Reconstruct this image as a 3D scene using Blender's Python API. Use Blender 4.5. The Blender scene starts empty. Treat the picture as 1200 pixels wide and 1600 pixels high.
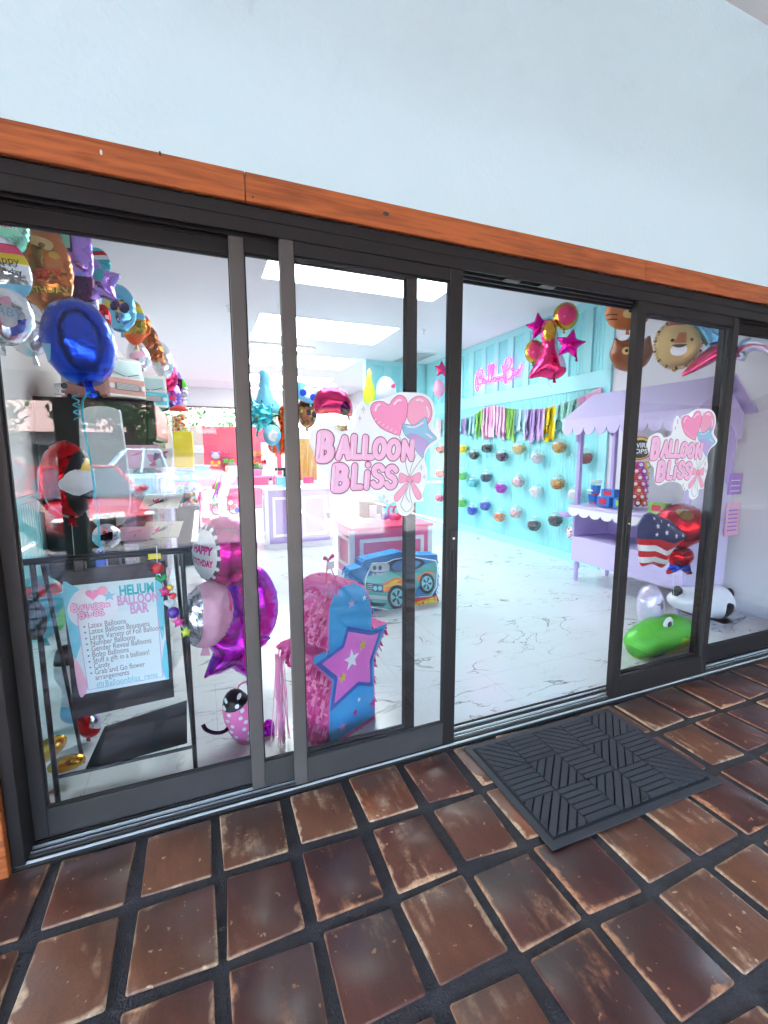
import bpy, bmesh, math, random
import numpy as np
from mathutils import Vector, Matrix, geometry
from mathutils.bvhtree import BVHTree
random.seed(11)
R = math.radians
sc = bpy.context.scene
col = sc.collection

# ---------------------------------------------------------------- camera
FPX = 698.95
ROWS = (Vector((0.92772007, -0.3732721, -0.00184429)),      # right
        Vector((-0.0511902, -0.12232948, -0.99116853)),     # down
        Vector((0.36974995, 0.91962135, -0.13259539)))      # forward
EYE = Vector((0, -1.93925, 1.6))
cd = bpy.data.cameras.new('camera')
cam = bpy.data.objects.new('camera', cd)
col.objects.link(cam)
cd.sensor_fit = 'HORIZONTAL'
cd.sensor_width = 36
cd.lens = FPX / 1200 * 36
cd.clip_start = 0.05
cd.clip_end = 600
r_, u_, b_ = ROWS[0], -ROWS[1], -ROWS[2]
cam.matrix_world = Matrix(((r_.x, u_.x, b_.x, EYE.x), (r_.y, u_.y, b_.y, EYE.y), (r_.z, u_.z, b_.z, EYE.z), (0, 0, 0, 1)))
sc.camera = cam

# ---------------------------------------------------------------- sky, sun, exposure
SUN_EL, SUN_AZ = 66, 20          # the sun stands behind the shop, so the walkway is in shade
w = bpy.data.worlds.new('World')
sc.world = w
w.use_nodes = True
wn = w.node_tree
bg = wn.nodes['Background']
sky = wn.nodes.new('ShaderNodeTexSky')
sky.sky_type = 'NISHITA'
sky.sun_disc = False
sky.sun_elevation = R(SUN_EL)
sky.sun_rotation = R(SUN_AZ)
sky.air_density = 1.0
sky.dust_density = 1.5
wn.links.new(sky.outputs[0], bg.inputs[0])
bg.inputs[1].default_value = 0.15
sl = bpy.data.lights.new('sun', 'SUN')
sun = bpy.data.objects.new('sun', sl)
col.objects.link(sun)
sl.energy = 3.6
sl.angle = R(0.5)
sl.color = (1, 0.95, 0.88)
sun.rotation_euler = (R(-(90 - SUN_EL)), 0, R(-SUN_AZ))
sun.location = (3, 10, 20)
vs = sc.view_settings
vs.view_transform = 'Standard'
vs.look = 'None'
vs.exposure = 4.9
vs.gamma = 1
vs.use_curve_mapping = False
cy = sc.cycles
cy.use_denoising = True
cy.max_bounces = 6
cy.diffuse_bounces = 4
cy.glossy_bounces = 3
cy.transmission_bounces = 4
cy.transparent_max_bounces = 28
cy.caustics_reflective = False
cy.caustics_refractive = False
cy.sample_clamp_indirect = 4
cy.use_adaptive_sampling = True
cy.adaptive_threshold = 0.03
cy.blur_glossy = 0.5

# ---------------------------------------------------------------- helpers
def ray(u, v):
    return ROWS[0] * ((u - 600) / FPX) + ROWS[1] * ((v - 800) / FPX) + ROWS[2]

def P(u, v, x=None, y=None, z=None):
    """World point at a given wall (x), depth (y) or height (z)."""
    d = ray(u, v)
    t = (x - EYE.x) / d.x if x is not None else (y - EYE.y) / d.y if y is not None else (z - EYE.z) / d.z
    return EYE + d * t

def C(r, g, b):
    return tuple(((c / 255 / 12.92) if c <= 10 else ((c / 255 + 0.055) / 1.055) ** 2.4) for c in (r, g, b))

MATS = {}

def mat(name, c, rough=0.5, metal=0.0, var=0.0, scale=6.0, bump=0.0, bscale=None, coat=0.0, emit=0.0, spec=0.5, ior=1.5):
    if name in MATS:
        return MATS[name]
    m = bpy.data.materials.new(name)
    m.use_nodes = True
    nt = m.node_tree
    b = nt.nodes['Principled BSDF']
    b.inputs['Base Color'].default_value = (*c, 1)
    b.inputs['Roughness'].default_value = rough
    b.inputs['Metallic'].default_value = metal
    b.inputs['Specular IOR Level'].default_value = spec
    b.inputs['Coat Weight'].default_value = coat
    b.inputs['Coat Roughness'].default_value = 0.08
    if emit:
        b.inputs['Emission Color'].default_value = (*c, 1)
        b.inputs['Emission Strength'].default_value = emit
    if var or bump:
        tc = nt.nodes.new('ShaderNodeTexCoord')
        n = nt.nodes.new('ShaderNodeTexNoise')
        n.inputs['Scale'].default_value = scale
        n.inputs['Detail'].default_value = 5
        nt.links.new(tc.outputs['Object'], n.inputs['Vector'])
        if var:
            mx = nt.nodes.new('ShaderNodeMix')
            mx.data_type = 'RGBA'
            mx.inputs[6].default_value = (*[v * (1 - var) for v in c], 1)
            mx.inputs[7].default_value = (*[min(1, v * (1 + var * 0.6)) for v in c], 1)
            nt.links.new(n.outputs[0], mx.inputs[0])
            nt.links.new(mx.outputs[2], b.inputs['Base Color'])
        if bump:
            n2 = n
            if bscale:
                n2 = nt.nodes.new('ShaderNodeTexNoise')
                n2.inputs['Scale'].default_value = bscale
                nt.links.new(tc.outputs['Object'], n2.inputs['Vector'])
            bp = nt.nodes.new('ShaderNodeBump')
            bp.inputs['Strength'].default_value = bump
            bp.inputs['Distance'].default_value = 0.01
            nt.links.new(n2.outputs[0], bp.inputs['Height'])
            nt.links.new(bp.outputs[0], b.inputs['Normal'])
    MATS[name] = m
    return m

def foilmat(name, c, rough=0.16):
    """Metallised balloon film: coloured metal with fine crinkles."""
    return mat(name, c, rough, 0.9, bump=0.6, scale=16)

def glassmat(name, f0=0.05, tint=(1, 1, 1), rough=0.0, body=0.0, bodycol=(1, 1, 1)):
    """Thin clear sheet: mostly transparent, mirror share rising at grazing angles."""
    m = bpy.data.materials.new(name)
    m.use_nodes = True
    nt = m.node_tree
    nt.nodes.clear()
    out = nt.nodes.new('ShaderNodeOutputMaterial')
    tr = nt.nodes.new('ShaderNodeBsdfTransparent')
    tr.inputs[0].default_value = (*tint, 1)
    gl = nt.nodes.new('ShaderNodeBsdfGlossy')
    gl.inputs['Roughness'].default_value = rough
    geo = nt.nodes.new('ShaderNodeNewGeometry')
    dot = nt.nodes.new('ShaderNodeVectorMath'); dot.operation = 'DOT_PRODUCT'
    nt.links.new(geo.outputs['Normal'], dot.inputs[0])
    nt.links.new(geo.outputs['Incoming'], dot.inputs[1])
    def op(o, a, b=None):
        q = nt.nodes.new('ShaderNodeMath'); q.operation = o
        for i, s in enumerate((a, b)):
            if s is None: continue
            if isinstance(s, (int, float)): q.inputs[i].default_value = s
            else: nt.links.new(s, q.inputs[i])
        return q.outputs[0]
    c = op('SUBTRACT', 1.0, op('ABSOLUTE', dot.outputs['Value']))
    f = op('ADD', op('MULTIPLY', op('POWER', c, 5.0), 1 - f0), f0)
    mx = nt.nodes.new('ShaderNodeMixShader')
    nt.links.new(f, mx.inputs[0])
    nt.links.new(gl.outputs[0], mx.inputs[2])
    if body:
        df = nt.nodes.new('ShaderNodeBsdfDiffuse'); df.inputs[0].default_value = (*bodycol, 1)
        m2 = nt.nodes.new('ShaderNodeMixShader'); m2.inputs[0].default_value = body
        nt.links.new(tr.outputs[0], m2.inputs[1]); nt.links.new(df.outputs[0], m2.inputs[2])
        nt.links.new(m2.outputs[0], mx.inputs[1])
    else:
        nt.links.new(tr.outputs[0], mx.inputs[1])
    nt.links.new(mx.outputs[0], out.inputs[0])
    MATS[name] = m
    return m

def tag(o, label=None, cat=None, group=None, kind=None):
    if label: o['label'] = label
    if cat: o['category'] = cat
    if group: o['group'] = group
    if kind: o['kind'] = kind
    return o

def thing(name, label, cat, loc=(0, 0, 0), rz=0.0, group=None, parent=None):
    o = bpy.data.objects.new(name, None)
    o.empty_display_size = 0.05
    col.objects.link(o)
    o.location = loc
    o.rotation_euler = (0, 0, rz)
    return tag(o, label, cat, group)

class MB:
    """Collects shapes; build() links them as ONE mesh object."""
    def __init__(s, T=None):
        s.v, s.f, s.m, s.T = [], [], [], T
    def add(s, vs, fs, m=0):
        k = len(s.v)
        s.v += [tuple(s.T @ Vector(p)) if s.T else tuple(p) for p in vs]
        s.f += [tuple(i + k for i in f) for f in fs]
        s.m += [m] * len(fs)
        return s
    def box(s, a, b, m=0, bev=0.0, rot=None):
        (x0, y0, z0), (x1, y1, z1) = a, b
        x0, x1 = min(x0, x1), max(x0, x1); y0, y1 = min(y0, y1), max(y0, y1); z0, z1 = min(z0, z1), max(z0, z1)
        e = min(bev, (x1 - x0) * .45, (y1 - y0) * .45, (z1 - z0) * .45)
        if e <= 0:
            vs = [(x, y, z) for x in (x0, x1) for y in (y0, y1) for z in (z0, z1)]
            fs = [(0, 1, 3, 2), (4, 6, 7, 5), (0, 4, 5, 1), (2, 3, 7, 6), (0, 2, 6, 4), (1, 5, 7, 3)]
        else:
            vs, ix = [], {}
            for i, x in enumerate((x0, x1)):
                for j, y in enumerate((y0, y1)):
                    for k, z in enumerate((z0, z1)):
                        sx, sy, sz = (1, -1)[i] * e, (1, -1)[j] * e, (1, -1)[k] * e
                        for ax, q in enumerate(((x, y + sy, z + sz), (x + sx, y, z + sz), (x + sx, y + sy, z))):
                            ix[(i, j, k, ax)] = len(vs); vs.append(q)
            g = lambda i, j, k, a: ix[(i, j, k, a)]
            fs = []
            for i in (0, 1):
                fs.append((g(i, 0, 0, 0), g(i, 1, 0, 0), g(i, 1, 1, 0), g(i, 0, 1, 0)))
                fs.append((g(0, i, 0, 1), g(1, i, 0, 1), g(1, i, 1, 1), g(0, i, 1, 1)))
                fs.append((g(0, 0, i, 2), g(1, 0, i, 2), g(1, 1, i, 2), g(0, 1, i, 2)))
            for i in (0, 1):
                for j in (0, 1):
                    fs.append((g(i, j, 0, 0), g(i, j, 1, 0), g(i, j, 1, 1), g(i, j, 0, 1)))
                    fs.append((g(i, 0, j, 0), g(i, 1, j, 0), g(i, 1, j, 2), g(i, 0, j, 2)))
                    fs.append((g(0, i, j, 1), g(1, i, j, 1), g(1, i, j, 2), g(0, i, j, 2)))
                    for k in (0, 1):
                        fs.append((g(i, j, k, 0), g(i, j, k, 1), g(i, j, k, 2)))
        if rot is not None:
            c = Vector(((x0 + x1) / 2, (y0 + y1) / 2, (z0 + z1) / 2))
            vs = [c + rot @ (Vector(q) - c) for q in vs]
        return s.add(vs, fs, m)
    def tube(s, pts, r, n=8, closed=False, m=0, flat=None):
        """Sweep; r a number or one per point; flat squashes it along the given axis factor (vector, factor)."""
        pts = [Vector(p) for p in pts]
        N = len(pts)
        rs = r if isinstance(r, (list, tuple)) else [r] * N
        vs, up = [], None
        for i, p in enumerate(pts):
            a = pts[(i - 1) % N] if (i or closed) else p
            b = pts[(i + 1) % N] if (i < N - 1 or closed) else p
            t = (b - a)
            t = t.normalized() if t.length > 1e-9 else Vector((0, 0, 1))
            if up is None:
                up = Vector((0, 0, 1)) if abs(t.z) < .9 else Vector((1, 0, 0))
            sd = t.cross(up)
            if sd.length < 1e-6: sd = t.orthogonal()
            sd.normalize(); up = sd.cross(t).normalized()
            for k in range(n):
                an = 2 * math.pi * k / n
                o = (sd * math.cos(an) + up * math.sin(an)) * rs[i]
                if flat: o -= flat[0] * (o.dot(flat[0])) * (1 - flat[1])
                vs.append(p + o)
        fs = []
        for i in range(N if closed else N - 1):
            j = (i + 1) % N
            fs += [(i * n + k, i * n + (k + 1) % n, j * n + (k + 1) % n, j * n + k) for k in range(n)]
        if not closed:
            fs.append(tuple(range(n - 1, -1, -1))); fs.append(tuple((N - 1) * n + k for k in range(n)))
        return s.add(vs, fs, m)
    def cyl(s, a, b, r, r2=None, n=16, m=0):
        return s.tube([a, b], [r, r if r2 is None else r2], n, m=m)
    def lathe(s, prof, c=(0, 0, 0), n=20, m=0, sx=1, sy=1):
        c = Vector(c)
        vs = [c + Vector((r * math.cos(2 * math.pi * k / n) * sx, r * math.sin(2 * math.pi * k / n) * sy, z)) for r, z in prof for k in range(n)]
        fs = [(i * n + k, i * n + (k + 1) % n, (i + 1) * n + (k + 1) % n, (i + 1) * n + k) for i in range(len(prof) - 1) for k in range(n)]
        if prof[0][0] > 1e-5: fs.append(tuple(range(n - 1, -1, -1)))
        if prof[-1][0] > 1e-5: fs.append(tuple((len(prof) - 1) * n + k for k in range(n)))
        return s.add(vs, fs, m)
    def ell(s, c, r, n=16, k=10, m=0):
        r = (r, r, r) if isinstance(r, (int, float)) else r
        prof = [(max(1e-4, math.sin(math.pi * i / k)), -math.cos(math.pi * i / k)) for i in range(k + 1)]
        c = Vector(c)
        vs = [c + Vector((p * math.cos(2 * math.pi * j / n) * r[0], p * math.sin(2 * math.pi * j / n) * r[1], z * r[2])) for p, z in prof for j in range(n)]
        fs = [(i * n + j, i * n + (j + 1) % n, (i + 1) * n + (j + 1) % n, (i + 1) * n + j) for i in range(k) for j in range(n)]
        return s.add(vs, fs, m)
    def prism(s, poly, d0, d1, axis='y', m=0):
        """poly in (x,z) for axis y, (y,z) for axis x, (x,y) for axis z."""
        mk = {'y': lambda p, d: (p[0], d, p[1]), 'x': lambda p, d: (d, p[0], p[1]), 'z': lambda p, d: (p[0], p[1], d)}[axis]
        n = len(poly)
        vs = [mk(p, d0) for p in poly] + [mk(p, d1) for p in poly]
        tri = geometry.tessellate_polygon([[Vector((p[0], p[1], 0)) for p in poly]])
        fs = [tuple(t) for t in tri] + [tuple(i + n for i in reversed(t)) for t in tri]
        fs += [(i, (i + 1) % n, n + (i + 1) % n, n + i) for i in range(n)]
        return s.add(vs, fs, m)
    def quad(s, *q, m=0):
        return s.add(q, [tuple(range(len(q)))], m)
    def build(s, name, mats, parent=None, smooth=False, label=None, cat=None, group=None, kind=None, angle=40, loc=None):
        me = bpy.data.meshes.new(name)
        me.from_pydata(s.v, [], s.f)
        for mm in (mats if isinstance(mats, (list, tuple)) else [mats]):
            me.materials.append(MATS[mm] if isinstance(mm, str) else mm)
        me.polygons.foreach_set('material_index', s.m)
        bm = bmesh.new(); bm.from_mesh(me); bmesh.ops.recalc_face_normals(bm, faces=bm.faces); bm.to_mesh(me); bm.free()
        if smooth:
            me.polygons.foreach_set('use_smooth', [True] * len(me.polygons))
            if angle < 180: me.set_sharp_from_angle(angle=R(angle))
        o = bpy.data.objects.new(name, me)
        col.objects.link(o)
        if parent: o.parent = parent
        if loc is not None: o.location = loc
        return tag(o, label, cat, group, kind)

def copy_tree(o, parent=None):
    c = o.copy()
    col.objects.link(c)
    if parent: c.parent = parent
    for ch in o.children:
        copy_tree(ch, c)
    return c

def smoothloop(pts, n=6, closed=True):
    """Catmull-Rom through the points."""
    N = len(pts); out = []
    for i in range(N if closed else N - 1):
        g = lambda k: pts[k % N] if closed else pts[max(0, min(N - 1, k))]
        p0, p1, p2, p3 = (np.array(g(i + k), float) for k in (-1, 0, 1, 2))
        for k in range(n):
            t = k / n
            out.append(tuple(.5 * (2 * p1 + (p2 - p0) * t + (2 * p0 - 5 * p1 + 4 * p2 - p3) * t * t + (3 * p1 - p0 - 3 * p2 + p3) * t ** 3)))
    if not closed: out.append(tuple(pts[-1]))
    return out

def circ(r, n=40, cx=0, cz=0, rz=None):
    rz = r if rz is None else rz
    return [(cx + r * math.cos(2 * math.pi * k / n), cz + rz * math.sin(2 * math.pi * k / n)) for k in range(n)]

def starpoly(ro, ri, n=5, cx=0, cz=0, rot=90):
    return [(cx + (ro, ri)[k % 2] * math.cos(R(rot + 180 * k / n)), cz + (ro, ri)[k % 2] * math.sin(R(rot + 180 * k / n))) for k in range(2 * n)]

def heartpoly(s, n=40, cx=0, cz=0):
    return [(cx + s * 16 * math.sin(t) ** 3 / 17, cz + s * (13 * math.cos(t) - 5 * math.cos(2 * t) - 2 * math.cos(3 * t) - math.cos(4 * t)) / 17) for t in [2 * math.pi * k / n for k in range(n)]]

def roundstar(ro, ri, n=5, rot=90, cx=0, cz=0):
    p = starpoly(ro, ri, n, cx, cz, rot); out = []
    for i, q in enumerate(p):
        a, b = np.array(p[i - 1]), np.array(p[(i + 1) % len(p)]); q = np.array(q)
        k = .16 if i % 2 == 0 else .1
        out += [tuple(q + (a - q) * k), tuple(q + ((a + b) / 2 - q) * k * .4), tuple(q + (b - q) * k)]
    return out

def inside(poly, X, Z):
    p = np.array(poly); n = len(p)
    c = np.zeros(X.shape, bool)
    j = n - 1
    for i in range(n):
        xi, zi = p[i]; xj, zj = p[j]
        k = ((zi > Z) != (zj > Z)) & (X < (xj - xi) * (Z - zi) / ((zj - zi) or 1e-12) + xi)
        c ^= k; j = i
    return c

def resample(poly, step):
    out = []
    n = len(poly)
    for i in range(n):
        a, b = np.array(poly[i], float), np.array(poly[(i + 1) % n], float)
        k = max(1, int(round(np.linalg.norm(b - a) / step)))
        out += [tuple(a + (b - a) * t / k) for t in range(k)]
    return out

class Foil:
    """A foil balloon: flat outline inflated like a pillow; printed areas are cut into the skin as their own faces."""
    def __init__(s, outline, thick, regions=(), step=None, wr=0.10, kw=None, power=0.5):
        o = np.array(outline)
        size = max(np.ptp(o[:, 0]), np.ptp(o[:, 1]))
        step = step or size / 15
        ol = resample(outline, step * .7)
        V = [Vector(p) for p in ol]; E = [(i, (i + 1) % len(ol)) for i in range(len(ol))]
        for poly, _ in regions:
            q = resample(poly, step); k = len(V)
            V += [Vector(p) for p in q]; E += [(k + i, k + (i + 1) % len(q)) for i in range(len(q))]
        gx = np.arange(o[:, 0].min(), o[:, 0].max(), step); gz = np.arange(o[:, 1].min(), o[:, 1].max(), step * .87)
        X, Z = np.meshgrid(gx, gz); X = X + (np.arange(len(gz)) % 2)[:, None] * step / 2
        ok = inside(ol, X, Z)
        V += [Vector((a, b)) for a, b in zip(X[ok] + np.random.RandomState(1).uniform(-.1, .1, ok.sum()) * step, Z[ok])]
        vo, eo, fo, *_ = geometry.delaunay_2d_cdt(V, E, [], 0, 1e-5)
        v = np.array([(p[0], p[1]) for p in vo]); f = np.array([t for t in fo if len(t) == 3])
        c = v[f].mean(1)
        f = f[inside(ol, c[:, 0], c[:, 1])]; c = v[f].mean(1)
        a = np.array(ol); b = np.roll(a, -1, 0); d = b - a
        L = np.maximum((d ** 2).sum(1), 1e-12); seg = np.sqrt(L); cum = np.r_[0, np.cumsum(seg)[:-1]]
        t = np.clip(((v[:, None] - a) * d).sum(2) / L, 0, 1)
        ds = np.linalg.norm(v[:, None] - (a + t[..., None] * d), axis=2)
        k = ds.argmin(1); dist = ds[np.arange(len(v)), k]; arc = cum[k] + t[np.arange(len(v)), k] * seg[k]
        dm = dist.max()
        w_ = np.clip(dist / dm, 0, 1)
        h = thick / 2 * (1 - (1 - w_) ** 2) ** power
        kk = 2 * math.pi * (kw or max(10, int(cum[-1] / (size * .085)))) / cum[-1]
        h = h * (1 + wr * np.sin(arc * kk + 1.7 * np.sin(arc * kk * .31)) * np.exp(-(w_ / .38) ** 2))
        bd = dist < 1e-4 * size + 1e-6
        h[bd] = 0
        nb = [[] for _ in v]
        for q in f:
            for i in range(3): nb[q[i]] += [q[(i + 1) % 3], q[(i + 2) % 3]]
        for _ in range(1):
            h = np.array([0 if bd[i] else (.5 * h[i] + .5 * np.mean(h[nb[i]]) if nb[i] else h[i]) for i in range(len(v))])
        s.v, s.h, s.bd, s.tri = v, h, bd, f
        s.mi = np.zeros(len(f), int)
        for poly, m in regions:
            s.mi[inside(poly, c[:, 0], c[:, 1])] = m
        s.bvh = BVHTree.FromPolygons([(p[0], -q, p[1]) for p, q in zip(v, h)], [tuple(int(i) for i in t) for t in f])
    def surf(s, x, z):
        hit = s.bvh.ray_cast(Vector((x, -9, z)), Vector((0, 1, 0)))
        return hit[0].y if hit[0] else 0.0
    def mb(s, back=None, T=None):
        m = MB(T); n = len(s.v)
        vs = [(p[0], -q, p[1]) for p, q in zip(s.v, s.h)]
        bi = {}
        for i in range(n):
            if not s.bd[i]:
                bi[i] = len(vs); vs.append((s.v[i][0], s.h[i], s.v[i][1]))
            else: bi[i] = i
        m.v = [tuple(T @ Vector(p)) if T else p for p in vs]
        m.f = [tuple(int(i) for i in t) for t in s.tri] + [tuple(bi[int(i)] for i in reversed(t)) for t in s.tri]
        m.m = [int(i) for i in s.mi] + [int(i) if back is None else back for i in s.mi]
        return m

_txt = {}
def textmesh(t, size=1.0, bold=0.0, align='CENTER', space=1.0, shear=0.0):
    key = (t, size, bold, align, space, shear)
    if key in _txt: return _txt[key]
    cu = bpy.data.curves.new('lettering', 'FONT')
    cu.body = t; cu.size = size; cu.align_x = align; cu.align_y = 'CENTER'; cu.offset = bold; cu.space_character = space; cu.shear = shear
    cu.resolution_u = 3
    ob = bpy.data.objects.new('lettering', cu)
    col.objects.link(ob)
    dg = bpy.context.evaluated_depsgraph_get()
    me = bpy.data.meshes.new_from_object(ob.evaluated_get(dg))
    r = ([(v.co.x, v.co.y) for v in me.vertices], [tuple(p.vertices) for p in me.polygons])
    bpy.data.objects.remove(ob); bpy.data.curves.remove(cu); bpy.data.meshes.remove(me)
    _txt[key] = r
    return r

def put_text(mb, t, x, z, y, size, bold=0.0, align='CENTER', m=0, surf=None, rot=0.0, space=1.0, sx=1.0):
    vs, fs = textmesh(t, size, bold, align, space)
    c, s_ = math.cos(rot), math.sin(rot)
    out = []
    for a, b in vs:
        a *= sx
        px, pz = x + a * c - b * s_, z + a * s_ + b * c
        out.append((px, (surf(px, pz) - 0.002) if surf else y, pz))
    mb.add(out, fs, m)
    return mb

# ---------------------------------------------------------------- materials of the place
mat('plaster', (0.70, 0.89, 0.92), 0.85, var=0.05, scale=0.9, bump=0.22, bscale=38)  # cyan of the blue sky light is mixed into the wall colour
mat('inner_white', (0.84, 0.84, 0.86), 0.7, var=0.02, bump=0.05, bscale=90)
mat('soffit_white', (0.80, 0.79, 0.78), 0.8, bump=0.05, bscale=70)
mat('teal', C(150, 226, 232), 0.5, var=0.03, scale=2)
mat('teal_board', C(168, 232, 238), 0.45, var=0.03, scale=2)
mat('pink_wall', C(238, 92, 120), 0.6, var=0.05, scale=2)
mat('beige_wall', C(216, 204, 194), 0.7, var=0.06, scale=2)
mat('bronze', (0.026, 0.021, 0.020), 0.45, 0.35, var=0.12, scale=9, bump=0.02, bscale=200)
mat('bronze_mid', (0.075, 0.068, 0.066), 0.45, 0.35, var=0.2, scale=9, bump=0.04, bscale=60)  # copy of bronze, its tone raised where rails catch light
mat('bronze_lit', (0.135, 0.115, 0.105), 0.45, 0.35, var=0.15, scale=7, bump=0.02, bscale=200)  # paler copy of bronze: light on the left stiles put into the colour
mat('rubber_black', (0.012, 0.012, 0.013), 0.6)
mat('mill_metal', (0.75, 0.75, 0.76), 0.45, 0.6, var=0.2, scale=20)
mat('black_metal', (0.016, 0.016, 0.018), 0.35, 0.3)
mat('asphalt', (0.10, 0.10, 0.102), 0.9, var=0.25, scale=3, bump=0.2, bscale=80)
mat('concrete', (0.36, 0.35, 0.33), 0.85, var=0.15, scale=2, bump=0.1, bscale=60)
mat('dark_timber', (0.05, 0.028, 0.02), 0.5, var=0.3, scale=8)
mat('white', (0.82, 0.82, 0.84), 0.45)
mat('skylight_glow', (0.86, 1.0, 1.0), 0.5, emit=.50)  # emission stands in for daylight through the skylights
mat('tube_light', (1.0, 0.96, 0.84), 0.5, emit=.8)
glassmat('window_glass', 0.042)
glassmat('clear_plastic', 0.13, body=.04)

def wood(name, base, dark, stretch=(1.2, 14, 14)):
    m = bpy.data.materials.new(name); m.use_nodes = True
    nt = m.node_tree; b = nt.nodes['Principled BSDF']; N = nt.nodes.new; L = nt.links.new
    tc = N('ShaderNodeTexCoord'); mp = N('ShaderNodeMapping'); mp.inputs['Scale'].default_value = stretch
    n1 = N('ShaderNodeTexNoise'); n1.inputs['Scale'].default_value = 2.2; n1.inputs['Detail'].default_value = 7; n1.inputs['Distortion'].default_value = 0.8
    n2 = N('ShaderNodeTexNoise'); n2.inputs['Scale'].default_value = 1.3; n2.inputs['Detail'].default_value = 3
    L(tc.outputs['Object'], mp.inputs[0]); L(mp.outputs[0], n1.inputs['Vector']); L(tc.outputs['Object'], n2.inputs['Vector'])
    r = N('ShaderNodeValToRGB'); e = r.color_ramp.elements
    e[0].position = 0.30; e[0].color = (*dark, 1); e[1].position = 0.62; e[1].color = (*base, 1)
    mx = N('ShaderNodeMath'); mx.operation = 'MULTIPLY_ADD'; mx.inputs[1].default_value = 0.35
    L(n2.outputs[0], mx.inputs[0]); 
    sb = N('ShaderNodeMath'); sb.operation = 'MULTIPLY'; sb.inputs[1].default_value = 0.72
    L(n1.outputs[0], sb.inputs[0]); L(sb.outputs[0], mx.inputs[2]); L(mx.outputs[0], r.inputs[0])
    L(r.outputs[0], b.inputs['Base Color'])
    b.inputs['Roughness'].default_value = 0.5; b.inputs['Coat Weight'].default_value = 0.15
    bp = N('ShaderNodeBump'); bp.inputs['Strength'].default_value = 0.15; bp.inputs['Distance'].default_value = 0.005
    L(n1.outputs[0], bp.inputs['Height']); L(bp.outputs[0], b.inputs['Normal'])
    MATS[name] = m
wood('stained_wood', C(194, 104, 50), C(112, 54, 24), (1.6, 22, 22))

def marble():
    m = bpy.data.materials.new('marble'); m.use_nodes = True
    nt = m.node_tree; b = nt.nodes['Principled BSDF']; N = nt.nodes.new; L = nt.links.new
    tc = N('ShaderNodeTexCoord')
    mp = N('ShaderNodeMapping'); mp.inputs['Rotation'].default_value = (0, 0, R(35)); mp.inputs['Scale'].default_value = (1.0, 2.1, 1)
    L(tc.outputs['Object'], mp.inputs[0])
    def vein(scale, width, dist, detail=4.0):
        n = N('ShaderNodeTexNoise'); n.inputs['Scale'].default_value = scale; n.inputs['Detail'].default_value = detail; n.inputs['Distortion'].default_value = dist
        L(mp.outputs[0], n.inputs['Vector'])
        s = N('ShaderNodeMath'); s.operation = 'SUBTRACT'; s.inputs[1].default_value = 0.5; L(n.outputs[0], s.inputs[0])
        a = N('ShaderNodeMath'); a.operation = 'ABSOLUTE'; L(s.outputs[0], a.inputs[0])
        r = N('ShaderNodeMapRange'); r.inputs['From Min'].default_value = 0; r.inputs['From Max'].default_value = width; r.inputs['To Min'].default_value = 1; r.inputs['To Max'].default_value = 0
        L(a.outputs[0], r.inputs[0]); return r.outputs[0]
    v1 = vein(1.35, 0.010, 0.9); v2 = vein(3.0, 0.007, 0.5)
    gate = N('ShaderNodeTexNoise'); gate.inputs['Scale'].default_value = 2.3; L(tc.outputs['Object'], gate.inputs['Vector'])
    gr = N('ShaderNodeMapRange'); gr.inputs['From Min'].default_value = 0.44; gr.inputs['From Max'].default_value = 0.56; L(gate.outputs[0], gr.inputs[0])
    m1 = N('ShaderNodeMath'); m1.operation = 'MULTIPLY'; L(v1, m1.inputs[0]); L(gr.outputs[0], m1.inputs[1])
    m2 = N('ShaderNodeMath'); m2.operation = 'MULTIPLY'; m2.inputs[1].default_value = 0.4; L(v2, m2.inputs[0])
    m2b = N('ShaderNodeMath'); m2b.operation = 'MULTIPLY'; L(m2.outputs[0], m2b.inputs[0]); L(gr.outputs[0], m2b.inputs[1])
    mx = N('ShaderNodeMath'); mx.operation = 'MAXIMUM'; L(m1.outputs[0], mx.inputs[0]); L(m2b.outputs[0], mx.inputs[1])
    cm = N('ShaderNodeMix'); cm.data_type = 'RGBA'
    cm.inputs[6].default_value = (0.73, 0.755, 0.775, 1); cm.inputs[7].default_value = (0.24, 0.23, 0.23, 1)
    L(mx.outputs[0], cm.inputs[0])
    # thin tile joints
    br = N('ShaderNodeTexBrick'); br.offset = 0.5; br.inputs['Scale'].default_value = 1.0
    br.inputs['Brick Width'].default_value = 1.2; br.inputs['Row Height'].default_value = 0.6; br.inputs['Mortar Size'].default_value = 0.0016
    br.inputs['Color1'].default_value = (1, 1, 1, 1); br.inputs['Color2'].default_value = (0.97, 0.97, 0.97, 1); br.inputs['Mortar'].default_value = (0.72, 0.72, 0.72, 1)
    L(tc.outputs['Object'], br.inputs['Vector'])
    ml = N('ShaderNodeMix'); ml.data_type = 'RGBA'; ml.blend_type = 'MULTIPLY'; ml.inputs[0].default_value = 1
    L(cm.outputs[2], ml.inputs[6]); L(br.outputs[0], ml.inputs[7])
    L(ml.outputs[2], b.inputs['Base Color'])
    b.inputs['Roughness'].default_value = 0.16
    MATS['marble'] = m
marble()

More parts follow.
